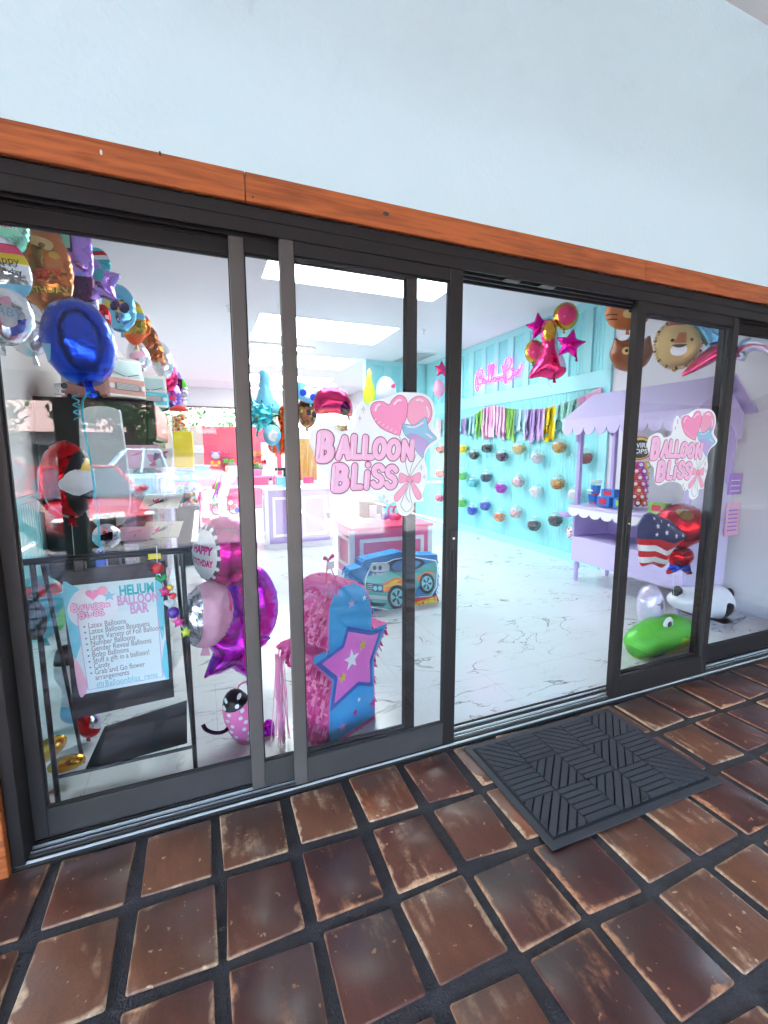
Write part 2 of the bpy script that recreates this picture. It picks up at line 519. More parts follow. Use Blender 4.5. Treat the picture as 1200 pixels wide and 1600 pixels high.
def terracotta():
    """Sealed hand-made floor tile: every tile its own brown, pale wear along edges and in scuffed patches."""
    m = bpy.data.materials.new('terracotta'); m.use_nodes = True
    nt = m.node_tree; b = nt.nodes['Principled BSDF']; N = nt.nodes.new; L = nt.links.new
    def M(op, a, c=None, d=None):
        q = N('ShaderNodeMath'); q.operation = op
        for i, s in enumerate((a, c, d)):
            if s is None: continue
            if isinstance(s, (int, float)): q.inputs[i].default_value = s
            else: L(s, q.inputs[i])
        return q.outputs[0]
    def rng(v, a, c, lo=0.0, hi=1.0):
        r = N('ShaderNodeMapRange'); r.inputs['From Min'].default_value = a; r.inputs['From Max'].default_value = c
        r.inputs['To Min'].default_value = lo; r.inputs['To Max'].default_value = hi; L(v, r.inputs[0]); return r.outputs[0]
    oi = N('ShaderNodeObjectInfo'); tc = N('ShaderNodeTexCoord'); geo = N('ShaderNodeNewGeometry')
    def noise(scale, detail=5, dist=0.0, vec=None):
        n = N('ShaderNodeTexNoise'); n.inputs['Scale'].default_value = scale; n.inputs['Detail'].default_value = detail; n.inputs['Distortion'].default_value = dist
        L(vec or geo.outputs['Position'], n.inputs['Vector']); return n.outputs[0]
    ramp = N('ShaderNodeValToRGB'); el = ramp.color_ramp.elements
    cs = [(0, C(74, 36, 30)), (.3, C(86, 44, 34)), (.55, C(96, 52, 36)), (.8, C(106, 64, 44)), (.93, C(114, 66, 42)), (1, C(146, 66, 28))]
    el[0].color = (*cs[0][1], 1); el[1].color = (*cs[-1][1], 1)
    for p, c in cs[1:-1]:
        k = el.new(p); k.color = (*c, 1)
    L(oi.outputs['Random'], ramp.inputs[0])
    mot = noise(7, 7, 0.4)
    mp = N('ShaderNodeMapping'); mp.inputs['Scale'].default_value = (26, 7, 5); mp.inputs['Rotation'].default_value = (0, 0, 0.35)
    L(geo.outputs['Position'], mp.inputs[0])
    strk = noise(1.0, 6, 0.4, mp.outputs[0])
    mul = N('ShaderNodeMix'); mul.data_type = 'RGBA'; mul.blend_type = 'MULTIPLY'; mul.inputs[0].default_value = 1
    g = N('ShaderNodeCombineColor'); gv = M('MULTIPLY', rng(mot, .3, .72, .8, 1.14), M('MULTIPLY', rng(noise(120, 4), .3, .7, .86, 1.12), rng(strk, .3, .7, .85, 1.12)))
    for i in range(3): L(gv, g.inputs[i])
    L(ramp.outputs[0], mul.inputs[6]); L(g.outputs[0], mul.inputs[7])
    # distance to the tile's rim (local coordinates, tile 0.25 x 0.28)
    sx = N('ShaderNodeSeparateXYZ'); L(tc.outputs['Object'], sx.inputs[0])
    ex = M('SUBTRACT', 0.1245, M('ABSOLUTE', sx.outputs[0])); ey = M('SUBTRACT', 0.1400, M('ABSOLUTE', sx.outputs[1]))
    ed = M('MINIMUM', ex, ey)
    wob = noise(19, 5)
    side = noise(4.6, 2)
    lim = M('MULTIPLY', rng(side, .48, .66, 0.0, 1.0), M('MULTIPLY', rng(wob, .35, .72, .0, 1.7), .020))
    fine = noise(75, 5)
    edge = M('MULTIPLY', rng(M('SUBTRACT', lim, ed), -0.005, 0.008), rng(fine, .3, .55, .35, 1.0))
    pat = M('MULTIPLY', rng(noise(3.7, 4, .8), .55, .68), rng(strk, .46, .64))
    chip = M('MULTIPLY', rng(noise(38, 2), .70, .74), .7)
    wear = M('MINIMUM', M('ADD', M('ADD', M('MULTIPLY', edge, .8), chip), M('MULTIPLY', M('MULTIPLY', pat, rng(fine, .35, .6, .25, 1.0)), .8)), 1.0)
    mx = N('ShaderNodeMix'); mx.data_type = 'RGBA'
    wc = N('ShaderNodeMix'); wc.data_type = 'RGBA'; wc.inputs[6].default_value = (*C(196, 128, 84), 1); wc.inputs[7].default_value = (*C(206, 172, 136), 1)
    L(oi.outputs['Random'], wc.inputs[0]); L(wc.outputs[2], mx.inputs[7])
    L(wear, mx.inputs[0]); L(mul.outputs[2], mx.inputs[6])
    L(mx.outputs[2], b.inputs['Base Color'])
    L(M('ADD', rng(mot, .3, .7, .34, .5), M('MULTIPLY', wear, .35)), b.inputs['Roughness'])
    b.inputs['Coat Weight'].default_value = 0.12; b.inputs['Coat Roughness'].default_value = 0.22
    bp = N('ShaderNodeBump'); bp.inputs['Strength'].default_value = 0.3; bp.inputs['Distance'].default_value = 0.003
    L(M('ADD', M('ADD', mot, M('MULTIPLY', noise(160, 3), .35)), M('MULTIPLY', strk, .25)), bp.inputs['Height']); L(bp.outputs[0], b.inputs['Normal'])
    MATS['terracotta'] = m
terracotta()
mat('grout', (0.040, 0.032, 0.034), 0.8, var=0.6, scale=16, bump=0.8, bscale=140)

# ---------------------------------------------------------------- ground and porch
MB().box((-300, -300, -0.9), (300, 300, -0.16)).build('ground', 'asphalt', kind='structure')
porch = MB().box((-9, -6.1, -0.15), (14, -0.002, 0.0)).build('porch_floor', 'grout', kind='structure')
PX, PY, OX, OY = 0.29348, 0.32487, -0.61287, -0.31744
tiles = []
for k in range(6):                                     # six slightly different hand-made tiles
    rnd = random.Random(k)
    hw, hd, e = 0.1245, 0.140, 0.006
    q = [(-hw, -hd), (hw, -hd), (hw, hd), (-hw, hd)]
    q = [(a + rnd.uniform(-.009, .009), b + rnd.uniform(-.010, .010)) for a, b in q]
    ring = []
    for i in range(4):                                 # rounded corners
        a, p, b = Vector(q[i - 1]), Vector(q[i]), Vector(q[(i + 1) % 4])
        ring += [p + (a - p).normalized() * .007, p + ((a - p).normalized() + (b - p).normalized()) * .0022, p + (b - p).normalized() * .007]
    m = MB(); n = len(ring)
    vs = [(p.x, p.y, 0.0005) for p in ring] + [(p.x * .994, p.y * .994, 0.0066) for p in ring] + [(p.x * .975, p.y * .978, 0.0085) for p in ring]
    fs = [(i, (i + 1) % n, n + (i + 1) % n, n + i) for i in range(n)] + [(n + i, n + (i + 1) % n, 2 * n + (i + 1) % n, 2 * n + i) for i in range(n)] + [tuple(range(2 * n, 3 * n))]
    me = m.add(vs, fs).build('floor_tile', 'terracotta', porch, smooth=True, angle=50)
    tiles.append(me)
used = set()
rnd = random.Random(5)
far = MB()
for j in range(-1, 17):
    for i in range(-9, 22):
        cx, cyy = OX + (i + .5) * PX, OY - (j - .5 + .0) * PY
        if cyy > -0.05: continue
        if j <= 7 and -7 <= i <= 18:
            k = rnd.randrange(6)
            o = tiles[k] if k not in used else tiles[k].copy()
            if k in used: col.objects.link(o)
            used.add(k)
            o.location = (cx + rnd.uniform(-.004, .004), cyy + rnd.uniform(-.004, .004), rnd.uniform(-.001, .0015))
            o.rotation_euler = (rnd.uniform(-.004, .004), rnd.uniform(-.004, .004), rnd.choice((0, math.pi)) + rnd.uniform(-.012, .012))
        else:
            far.box((cx - .124, cyy - .14, 0.0005), (cx + .124, cyy + .14, 0.009), bev=.004)
far.build('tile_field', mat('terracotta_far', C(84, 48, 36), 0.35, var=0.35, scale=5, coat=.2), porch, kind='stuff')

# ---------------------------------------------------------------- facade wall above, soffit, roof
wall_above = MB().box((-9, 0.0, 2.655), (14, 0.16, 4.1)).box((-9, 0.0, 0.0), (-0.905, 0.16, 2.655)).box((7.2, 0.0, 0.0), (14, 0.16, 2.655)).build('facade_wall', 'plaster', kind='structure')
MB().prism([(0.0, 4.1), (-1.6, 4.1), (-5.35, 2.66), (-5.35, 2.78), (-1.6, 4.22), (0.0, 4.22)], -9, 14, 'x').build('soffit', 'soffit_white', kind='structure')
MB().prism([(14.6, 4.225), (-1.6, 4.225), (-5.5, 2.79), (-5.5, 2.9), (-1.6, 4.4), (14.6, 4.4)], -9, 14, 'x').build('roof', 'concrete', kind='structure')
beam = thing('timber_beam', 'orange stained timber beam of butted boards along the top of the storefront', 'beam', (0, 0, 2.556))
xs = [-3.2, P(383, 293, y=-.02).x, 2.35, 7.2]
for a, b in zip(xs, xs[1:]):
    MB().box((a + .001, -0.022, -0.002), (b - .001, 0.0, 0.103), bev=.003).build('board', 'stained_wood', beam)
for u, v in ((158, 238), (250, 240), (395, 308), (607, 335)):
    p = P(u, v, y=-.022)
    MB().ell((p.x, -.0225, p.z - 2.556), (.004, .002, .009 if u < 300 else .004), 8, 5).build('nail', 'dark_timber' if u != 158 else 'white', beam)
p = P(603, 334, y=-.022)
MB().ell((p.x, -.0222, p.z - 2.556), (.014, .0012, .009), 14, 6).build('knot', 'dark_timber', beam)
jamb = MB().box((-0.905, -0.022, 0.0), (-0.762, 0.16, 2.552), bev=.003).build('timber_jamb', 'stained_wood')
tag(jamb, 'upright stained timber trim at the far left end of the storefront', 'trim')

# ---------------------------------------------------------------- storefront frame and sliding panels
YA, YB, YC = 0.125, 0.078, 0.031           # three tracks, inner to outer
fr = thing('storefront_frame', 'dark bronze aluminium storefront frame with grooved head and sill tracks', 'door frame')
h = MB().box((-0.76, 0.0, 2.505), (7.2, 0.165, 2.551), bev=.002)
h.build('head', 'bronze', fr)
for y in (0.004, 0.052, 0.100, 0.148):
    MB().box((-0.76, y, 2.455), (7.2, y + .010, 2.505)).build('head_track', 'bronze', fr)
MB().box((-0.76, 0.0, 0.02), (-0.715, 0.165, 2.505), bev=.003).build('jamb', 'bronze', fr)
MB().box((-0.76, -0.004, 0.001), (7.2, 0.172, 0.016), bev=.002).build('sill', 'bronze', fr)
for i, y in enumerate((0.006, 0.028, 0.052, 0.076, 0.100, 0.124, 0.150)):
    MB().box((-0.755, y, 0.016), (7.2, y + .007, 0.030 if i % 2 else 0.026), bev=.001).build('sill_rail', 'mill_metal' if i in (0, 2, 3, 5) else 'bronze_mid', fr)
for u in (829, 908):
    p = P(u, 422, z=2.453)
    g = MB().box((p.x - .045, .012, 2.447), (p.x + .045, .048, 2.454), bev=.002)
    g.build('track_guide', 'bronze_lit', fr)

def leaf(label, x0, x1, yc, sl=.056, sr=.056, handle=None, frame='bronze', right=None, rail=None, z0=0.03, z1=2.462, bot=.125, top=.062):
    d = .019
    t = thing('sliding_glass_panel', label, 'glass door', ((x0 + x1) / 2, yc, z0))
    ox, oz = (x0 + x1) / 2, z0
    bx = lambda a, b, c, e, dd=d: MB().box((a - ox, -dd, c - oz), (b - ox, dd, e - oz), bev=.002)
    bx(x0, x0 + sl, z0, z1).build('stile', frame, t)
    bx(x1 - sr, x1, z0, z1).build('stile', right or frame, t)
    bx(x0 + sl, x1 - sr, z1 - top, z1, d - .002).build('top_rail', 'bronze', t)
    bx(x0 + sl, x1 - sr, z0, z0 + bot, d - .002).build('bottom_rail', rail or frame, t)
    bx(x0 + sl - .004, x1 - sr + .004, z0 + bot - .004, z1 - top + .004, .003).build('pane', 'window_glass', t)
    for a, b, c, e in ((x0 + sl, x0 + sl + .006, z0 + bot, z1 - top), (x1 - sr - .006, x1 - sr, z0 + bot, z1 - top), (x0 + sl + .006, x1 - sr - .006, z0 + bot, z0 + bot + .006), (x0 + sl + .006, x1 - sr - .006, z1 - top - .006, z1 - top)):
        bx(a, b, c, e, .009).build('glazing_bead', 'rubber_black', t)
    if handle:
        hx = handle - ox
        hd = MB().box((hx - .016, -d - .007, .94 - oz), (hx + .016, -d, 1.21 - oz), bev=.004).build('handle', 'black_metal', t)
        MB().box((hx - .007, -d - .020, .99 - oz), (hx + .007, -d - .007, 1.10 - oz), bev=.003).build('pull', 'rubber_black', hd)
        MB().cyl((hx, -d - .012, 1.165 - oz), (hx, -d - .006, 1.165 - oz), .006).build('lock_cylinder', 'mill_metal', hd)
    return t
leaf('leftmost glass sliding panel with the poster stand behind it', -0.716, 0.200, YA, frame='bronze_mid', right='bronze_lit', sl=.05)
leaf('middle-track glass panel showing as a narrow strip beside the leftmost panel', 0.140, 0.975, YB, frame='bronze_lit', right='bronze', rail='bronze_mid')
leaf('outer glass sliding panel with the large shop sticker left of the open doorway', 0.332, 1.194, YC, handle=1.163, frame='bronze_lit', right='bronze', rail='bronze_mid', sr=.07)
leaf('outer glass sliding panel with the smaller-looking shop sticker right of the open doorway', 2.352, 3.268, YC, handle=2.392, sl=.07, sr=.056)
leaf('middle-track glass panel partly behind the panel right of the doorway', 2.40, 3.33, YB, sl=.06)
leaf('far right glass panel at the edge of the picture', 3.274, 4.60, YA, sl=.05)
leaf('glass panel beyond the right edge of the picture', 4.60, 5.9, YB)
MB().box((5.9, .02, .03), (7.2, .15, 2.505)).build('end_panel', 'bronze', fr)

# ---------------------------------------------------------------- the shop room
XL, XR, YF, YK, ZC = -1.42, 4.92, 0.175, 13.4, 3.6
MB().box((XL - .2, 0.172, -0.15), (XR + .2, YK + .2, 0.012)).build('floor', 'marble', kind='structure')
ceil = MB().box((XL - .2, 0.16, ZC), (XR + 2.3, YK + .2, ZC + .12)).build('ceiling', mat('ceiling_grey', (.80, .775, .81), .75, var=.03, bump=.05, bscale=90), kind='structure')
MB().box((XL, 0.165, 2.56), (XR + 2.2, 0.2, ZC)).build('wall_front', 'inner_white', kind='structure')

def bead(y0, y1, z0, z1, xf, dirn, pitch=.055, dep=.006):
    """Tongue-and-groove board face in the y-z plane."""
    m = MB(); n = int(round((y1 - y0) / pitch)); p = (y1 - y0) / n
    prof = []
    for i in range(n):
        a = y0 + i * p
        prof += [(a, -dep), (a + .007, 0), (a + p - .007, 0)]
    prof.append((y1, -dep))
    vs = [(xf + dirn * d, y, z) for y, d in prof for z in (z0, z1)]
    m.add(vs, [(2 * i, 2 * i + 1, 2 * i + 3, 2 * i + 2) for i in range(len(prof) - 1)])
    return m
wl = MB().box((XL - .2, .165, 0), (XL, YK + .2, ZC)).build('wall_left', mat('left_white', C(236, 226, 224), 0.7, var=.03), kind='structure')
bead(.2, 7.0, .09, 1.18, XL + .014, 1).build('beadboard', 'teal', wl)
MB().box((XL, .2, 1.18), (XL + .03, 7, 1.24), bev=.004).box((XL, .2, .012), (XL + .025, 7, .1), bev=.004).build('rail', 'teal_board', wl)
YT = 2.44                                        # the teal cladding of the right wall starts here
wr = MB().box((XR, .165, 0), (XR + .2, YK + .2, ZC)).build('wall_right', mat('right_white', C(226, 224, 230), 0.65, var=.03), kind='structure')
bead(YT + .06, 7.6, .11, ZC, XR - .012, -1).build('beadboard', 'teal', wr)
def rb(y0, y1, z0, z1, d=.035, name='board'):
    MB().box((XR - d, y0, z0), (XR - .002, y1, z1), bev=.003).build(name, 'teal_board', wr)
rb(YT, 7.58, 3.49, ZC - .002); rb(YT, 7.58, 2.44, 2.66); rb(YT + .02, 7.58, .012, .13, .03, 'skirting'); rb(YT, YT + .13, .13, 2.44, .034); rb(YT, YT + .13, 2.66, 3.49, .034)
ys = []
for a, b in ((928, 950), (893, 915), (861, 879), (830, 846), (805, 821), (782, 796), (762, 774), (743, 755), (726, 736), (707, 716), (692, 699), (680, 686)):
    ys.append((P(b, 540, x=XR).y, P(a, 540, x=XR).y))
edges = [YT + .13]
for a, b in ys: edges += [a, b]
edges.append(7.58)
for k in range(1, len(edges) - 1, 2):
    a, b = edges[k + 1], edges[k + 2] if k + 2 < len(edges) else 7.58
    if b - a > .02: rb(a, b, 2.66, 3.49)
# partition that closes the candy wall at the back
wp = MB().box((3.4, 7.6, 0), (XR, 7.75, ZC)).build('wall_partition', 'teal', kind='structure')
MB().box((3.4, 7.57, 2.44), (XR - .04, 7.6, 2.66), bev=.003).build('board', 'teal_board', wp)
MB().box((3.4, 7.57, 3.49), (XR - .04, 7.6, 3.598), bev=.003).build('board', 'teal_board', wp)
MB().box((3.4, 7.575, .012), (XR - .04, 7.6, .13), bev=.003).build('skirting', 'teal_board', wp)
for i in range(4):
    x = 3.4 + i * .42
    MB().box((x, 7.572, 2.66), (x + .2, 7.6, 3.49), bev=.003).build('board', 'teal_board', wp)
# back wall with clerestory strip
wb = MB().box((XL, YK, 0), (XR, YK + .15, 2.42)).box((XL, YK, 2.98), (XR, YK + .15, ZC)).build('wall_back', 'inner_white', kind='structure')
MB().box((XL, YK - .01, .012), (0.02, YK, 2.42)).build('panel', 'beige_wall', wb)
MB().box((0.03, YK - .012, .012), (2.45, YK, 2.42)).build('panel', 'pink_wall', wb)
MB().box((XL, YK + .06, 2.42), (XR, YK + .066, 2.98)).build('clerestory_pane', 'window_glass', wb)
MB().box((XL, YK - .03, 2.98), (XR, YK, 3.03)).build('trim', mat('trim_brown', C(130, 110, 100), .6), wb)
MB().box((XL, YK - .01, 2.62), (XR, YK + .05, 2.66)).build('clerestory_bar', 'white', wb)

# skylights, built as panels that glow in place of daylight
def ceil_panel(x0, x1, y0, y1, label):
    t = thing('skylight_panel', label, 'skylight', ((x0 + x1) / 2, (y0 + y1) / 2, ZC), group='large glowing skylight panels')
    hx, hy = (x1 - x0) / 2, (y1 - y0) / 2
    f = MB()
    for a, b in (((-hx - .02, -hy - .02), (hx + .02, -hy)), ((-hx - .02, hy), (hx + .02, hy + .02)), ((-hx - .02, -hy), (-hx, hy)), ((hx, -hy), (hx + .02, hy))):
        f.box((*a, -.006), (*b, -.001))
    f.build('frame', 'white', t)
    MB().box((-hx, -hy, -.004), (hx, hy, -.001)).build('diffuser', 'skylight_glow', t)
ceil_panel(.74, 2.95, 2.63, 3.66, 'nearest and largest glowing skylight panel, above the open doorway')
ceil_panel(.88, 3.08, 5.03, 6.23, 'second glowing skylight panel from the front')
ceil_panel(1.04, 3.27, 7.63, 8.94, 'third glowing skylight panel from the front')
ceil_panel(1.24, 3.45, 10.3, 11.7, 'rearmost glowing skylight panel')
def tube_light(x0, x1, y, label):
    t = thing('strip_light', label, 'strip light', ((x0 + x1) / 2, y, ZC), group='strip lights')
    hx = (x1 - x0) / 2
    MB().box((-hx, -.07, -.05), (hx, .07, -.001), bev=.01).build('housing', 'white', t)
    MB().box((-hx + .03, -.055, -.085), (hx - .03, .055, -.05), bev=.02).build('diffuser', 'tube_light', t)
tube_light(.9, 2.1, 6.85, 'fluorescent strip light between the second and third ceiling panels')
tube_light(1.45, 2.6, 12.5, 'far fluorescent strip light near the back wall')
for x, y, n in ((.436, 4.87, 'left'), (3.485, 4.96, 'right'), (1.9, 9.8, 'rear')):
    t = thing('sprinkler', {'left': 'small white ceiling sprinkler left of the second ceiling panel', 'right': 'small white ceiling sprinkler right of the second ceiling panel', 'rear': 'small ceiling sprinkler beyond the third ceiling panel'}[n], 'sprinkler', (x, y, ZC))
    MB().lathe([(.04, -.001), (.035, -.02), (.018, -.03)]).build('cup', 'white', t, True)
    MB().cyl((0, 0, -.03), (0, 0, -.075), .012, .008, 10).lathe([(.02, -.085), (.02, -.08)], n=10).build('head', 'mill_metal', t)
v = thing('air_vent', 'square ceiling air vent beside the teal wall', 'vent', (4.28, 7.0, ZC))
MB().box((-.3, -.55, -.012), (.3, .55, -.001), bev=.004).build('frame', 'white', v)
for k in range(9):
    MB().box((-.26, -.5 + k * .115, -.02), (.26, -.44 + k * .115, -.012)).build('louvre', mat('vent_grey', (.35, .35, .36), .5), v)

# porch posts and beam on the open side (seen in the glass)
pb = thing('porch_beam', 'dark timber beam on the open side of the walkway', 'beam', (0, -5.2, 2.30))
MB().box((-9, -.12, 0), (14, .12, .36), bev=.01).build('beam', 'dark_timber', pb)
for i, x in enumerate((-6.6, P(103, 720, y=5.2).x, 3.1, 7.6)):
    t = thing('porch_post', ('dark porch post seen mirrored in the leftmost panel', 'dark porch post far to the left', 'dark porch post behind the viewer', 'dark porch post far to the right')[(1, 0, 2, 3)[i]], 'post', (x, -5.2, 0), group='porch posts')
    MB().box((-.13, -.13, .1), (.13, .13, 2.298), bev=.01).build('shaft', 'dark_timber', t)
    MB().box((-.16, -.16, .002), (.16, .16, .1), bev=.01).build('base', 'concrete', t)

# ================================================================ stickers on the glass
mat('st_white', C(246, 251, 254), 0.5)
mat('st_letter', C(250, 196, 232), 0.4)
mat('st_line', C(178, 66, 120), 0.5)
mat('st_line2', C(120, 60, 100), 0.5)
mat('st_shine', C(255, 226, 244), 0.4)
mat('st_pink', C(252, 156, 202), 0.4)
mat('st_pink_pale', C(250, 172, 205), 0.4)
mat('st_blue', C(150, 205, 232), 0.4)
mat('st_lilac', C(196, 170, 224), 0.4)
mat('st_grey', C(130, 130, 150), 0.5)
YG = YC - .0055
Z0 = P(585, 712, y=YG)
def LZ(zx, zy):
    """Sticker-local metres from the enlarged drawing."""
    p = P(450 + zx / 4, 560 + zy / 4, y=YG) - Z0
    return (p.x, p.z)
LP = lambda *pts: [LZ(*p) for p in pts]
UZ = (LZ(600, 600)[0] - LZ(500, 600)[0]) / 100

GLY = {
 'B': [[(.2, .06), (.2, .94)], [(.2, .06), (.52, .05), (.74, .16), (.74, .34), (.55, .46), (.2, .47)], [(.2, .47), (.6, .48), (.84, .60), (.84, .80), (.6, .94), (.2, .94)]],
 'A': [[(.14, .95), (.5, .08)], [(.5, .08), (.86, .95)], [(.3, .66), (.7, .66)]],
 'L': [[(.22, .06), (.22, .92)], [(.22, .92), (.82, .92)]],
 'O': [[(.5 + .36 * math.cos(a), .5 + .42 * math.sin(a)) for a in [2 * math.pi * k / 14 for k in range(15)]]],
 'N': [[(.15, .95), (.15, .07)], [(.15, .07), (.85, .93)], [(.85, .93), (.85, .06)]],
 'i': [[(.5, .38), (.5, .94)], [(.5, .075), (.5, .085)]],
 'S': [[(.84, .2), (.62, .07), (.34, .08), (.17, .24), (.3, .42), (.66, .54), (.84, .72), (.68, .91), (.38, .94), (.14, .8)]],
}
WORD = [('B', 182, 465, 100, 175, 23), ('A', 306, 486, 88, 140, 18), ('L', 392, 480, 78, 148, 18), ('L', 463, 486, 78, 142, 18), ('O', 532, 500, 82, 128, 17), ('O', 617, 508, 84, 124, 17), ('N', 712, 512, 72, 124, 16),
        ('B', 274, 668, 104, 160, 22), ('L', 396, 662, 76, 155, 17), ('i', 470, 652, 50, 164, 17), ('S', 522, 665, 80, 142, 17), ('S', 606, 672, 78, 138, 17)]
FY = Vector((0, 1, 0))
def letter_mesh(i, grow, off, flat=.12, shine=False):
    ch, x, y, w_, h_, r = WORD[i]
    m = MB()
    for st in GLY[ch]:
        pts = [LZ(x + a * w_ + (h_ * (.5 - b) * .07), y + b * h_) for a, b in st]
        pts = smoothloop(pts, 3, False) if len(pts) > 2 and ch in 'BOS' else pts
        q = [Vector((a, -off, b)) for a, b in pts]
        if shine:
            q = q[:2] if len(q) > 2 else q
            m.tube([p + Vector((-r * UZ * .25, 0, r * UZ * .25)) for p in q], r * UZ * .16, 6, flat=(FY, flat))
            break
        t0 = (q[0] - q[1]).normalized(); t1 = (q[-1] - q[-2]).normalized()
        rr = (r + grow) * UZ
        q2 = [q[0] + t0 * rr * .92, q[0] + t0 * rr * .6] + q + [q[-1] + t1 * rr * .6, q[-1] + t1 * rr * .92]
        m.tube(q2, [rr * .35, rr * .8] + [rr] * len(q) + [rr * .8, rr * .35], 12, flat=(FY, flat))
    return m

def sparkle(m, zx, zy, s):
    c = LZ(zx, zy); k = s * UZ
    pl = [(c[0] + (k if i % 2 == 0 else k * .22) * math.cos(R(45 * i)) * (1 if i % 4 else .7), c[1] + (k if i % 2 == 0 else k * .22) * math.sin(R(45 * i))) for i in range(8)]
    m.tube([(a, -.0022, b) for a, b in pl], .0007, 4, closed=True)

def ring(m, poly, d, r, mi=0):
    m.tube([(a, d, b) for a, b in poly], r, 5, closed=True, m=mi, flat=(FY, .3))

def make_sticker():
    t = thing('window_sticker', 'x', 'sticker')
    back = smoothloop(LP((160, 445), (235, 415), (290, 425), (330, 455), (400, 440), (425, 400), (420, 350), (440, 290), (470, 268), (500, 300), (520, 270), (600, 250), (680, 215), (760, 212), (850, 222), (905, 270), (918, 350), (905, 420), (950, 480), (935, 520), (880, 560), (855, 620), (870, 700), (860, 780), (840, 850), (845, 890), (790, 900), (785, 950), (735, 985), (690, 965), (670, 900), (620, 910), (560, 850), (430, 835), (330, 870), (275, 850), (250, 790), (240, 720), (190, 680), (165, 600), (135, 530), (138, 470)), 4)
    MB().prism(back, -.0006, .0009).build('backing', 'st_white', t)
    hz = smoothloop(LP((695, 480), (640, 465), (575, 430), (530, 370), (515, 310), (540, 275), (590, 270), (630, 290), (650, 260), (690, 230), (730, 245), (748, 300), (735, 380), (705, 450)), 4)
    rz = [LZ(820 + 80 * math.cos(a), 335 + 100 * math.sin(a)) for a in [2 * math.pi * k / 28 for k in range(28)]]
    sz = smoothloop(LP((850, 370), (862, 375), (878, 440), (922, 490), (924, 505), (885, 530), (852, 575), (845, 618), (830, 615), (800, 580), (775, 520), (730, 480), (712, 425), (722, 410), (790, 415)), 3)
    b2 = MB().prism(rz, -.0012, -.0007); b2.build('balloon_picture', 'st_pink_pale', t)
    b1 = MB().prism(hz, -.0019, -.0013); b1.build('heart_picture', 'st_pink', t)
    b3 = MB().prism(sz, -.0026, -.0020); b3.build('star_picture', 'st_blue', t)
    low = [p for p in sz if p[1] < LZ(0, 500)[1]]
    MB().prism(smoothloop(LP((740, 480), (800, 470), (880, 525), (852, 570), (838, 608), (802, 570), (780, 520)), 3), -.0030, -.0027).build('star_shade', 'st_lilac', t)
    ln = MB(); ring(ln, rz, -.0013, .0011); ring(ln, hz, -.0021, .0013); ln.build('outline', 'st_line', t)
    ln = MB(); ring(ln, sz, -.0030, .0011); ln.build('outline', mat('st_line_blue', C(96, 130, 170), .5), t)
    sh = MB()
    for p in (((545, 330), (552, 300), (575, 285)), ((660, 290), (685, 262), (710, 262)), ((865, 300), (880, 340), (876, 370)), ((800, 262), (825, 258), (845, 270))):
        sh.tube([(a, -.0028 if p[0][0] < 800 and p[0][0] != 800 else -.0017, b) for a, b in smoothloop(LP(*p), 4, False)], 7 * UZ, 6, flat=(FY, .12))
    for p in (((740, 425), (790, 430), (845, 400)), ((860, 470), (900, 498))):
        sh.tube([(a, -.0034, b) for a, b in smoothloop(LP(*p), 4, False)], 5 * UZ, 6, flat=(FY, .12))
    for k in range(6):
        a = LZ(535 + k * 26, 392 + k * 15); b = LZ(552 + k * 25, 378 + k * 15)
        sh.tube([(a[0], -.0023, a[1]), (b[0], -.0023, b[1])], 2.5 * UZ, 5, flat=(FY, .2))
    sh.build('shine', 'st_shine', t)
    st = MB()
    for p in (((695, 480), (725, 620), (755, 740)), ((800, 600), (770, 680), (757, 740)), ((845, 615), (790, 690), (760, 745)), ((755, 770), (715, 880), (705, 920), (740, 960), (775, 920), (760, 850), (765, 770)), ((765, 770), (735, 850), (760, 900))):
        st.tube([(a, -.0016, b) for a, b in smoothloop(LP(*p), 5, False)], 1.6 * UZ, 5, flat=(FY, .3))
    st.build('strings', 'st_grey', t)
    bw = MB()
    for p in (((758, 750), (700, 715), (692, 760), (705, 780)), ((762, 750), (820, 712), (828, 750), (812, 780)), ((750, 765), (705, 810), (662, 860), (680, 895), (735, 820)), ((770, 765), (800, 800), (835, 860), (808, 882), (775, 820)), ((745, 740), (775, 740), (778, 768), (745, 770))):
        bw.prism(smoothloop(LP(*p), 4), -.0026, -.0020)
    bow = bw.build('bow', 'st_pink_pale', t)
    ln = MB()
    for p in (((758, 750), (700, 715), (692, 760), (705, 780)), ((762, 750), (820, 712), (828, 750), (812, 780)), ((750, 765), (705, 810), (662, 860), (680, 895), (735, 820)), ((770, 765), (800, 800), (835, 860), (808, 882), (775, 820)), ((745, 740), (775, 740), (778, 768), (745, 770))):
        ring(ln, smoothloop(LP(*p), 4), -.0027, .0008)
    ln.build('bow_outline', 'st_line', bow)
    for a in ((470, 318, 20), (448, 375, 14), (832, 683, 18), (850, 742, 14), (598, 866, 16), (618, 893, 11)):
        sp = MB(); sparkle(sp, *a); sp.build('sparkle', 'st_line2', t)
    for i in range(len(WORD)):
        lt = letter_mesh(i, 0, .0030, .06).build('letter', 'st_letter', t, True, angle=180)
        letter_mesh(i, 5.0, .0015, .05).build('letter_outline', 'st_line', lt, True, angle=180)
        letter_mesh(i, 0, .0046, .1, True).build('letter_shine', 'st_shine', lt, True, angle=180)
    return t
stick = make_sticker()
stick.location = Z0
tag(stick, 'large pink BALLOON BLISS window sticker on the panel left of the open doorway')
s2 = copy_tree(stick)
s2.location = P(1063, 711, y=YG)
tag(s2, 'pink BALLOON BLISS window sticker on the panel right of the open doorway')

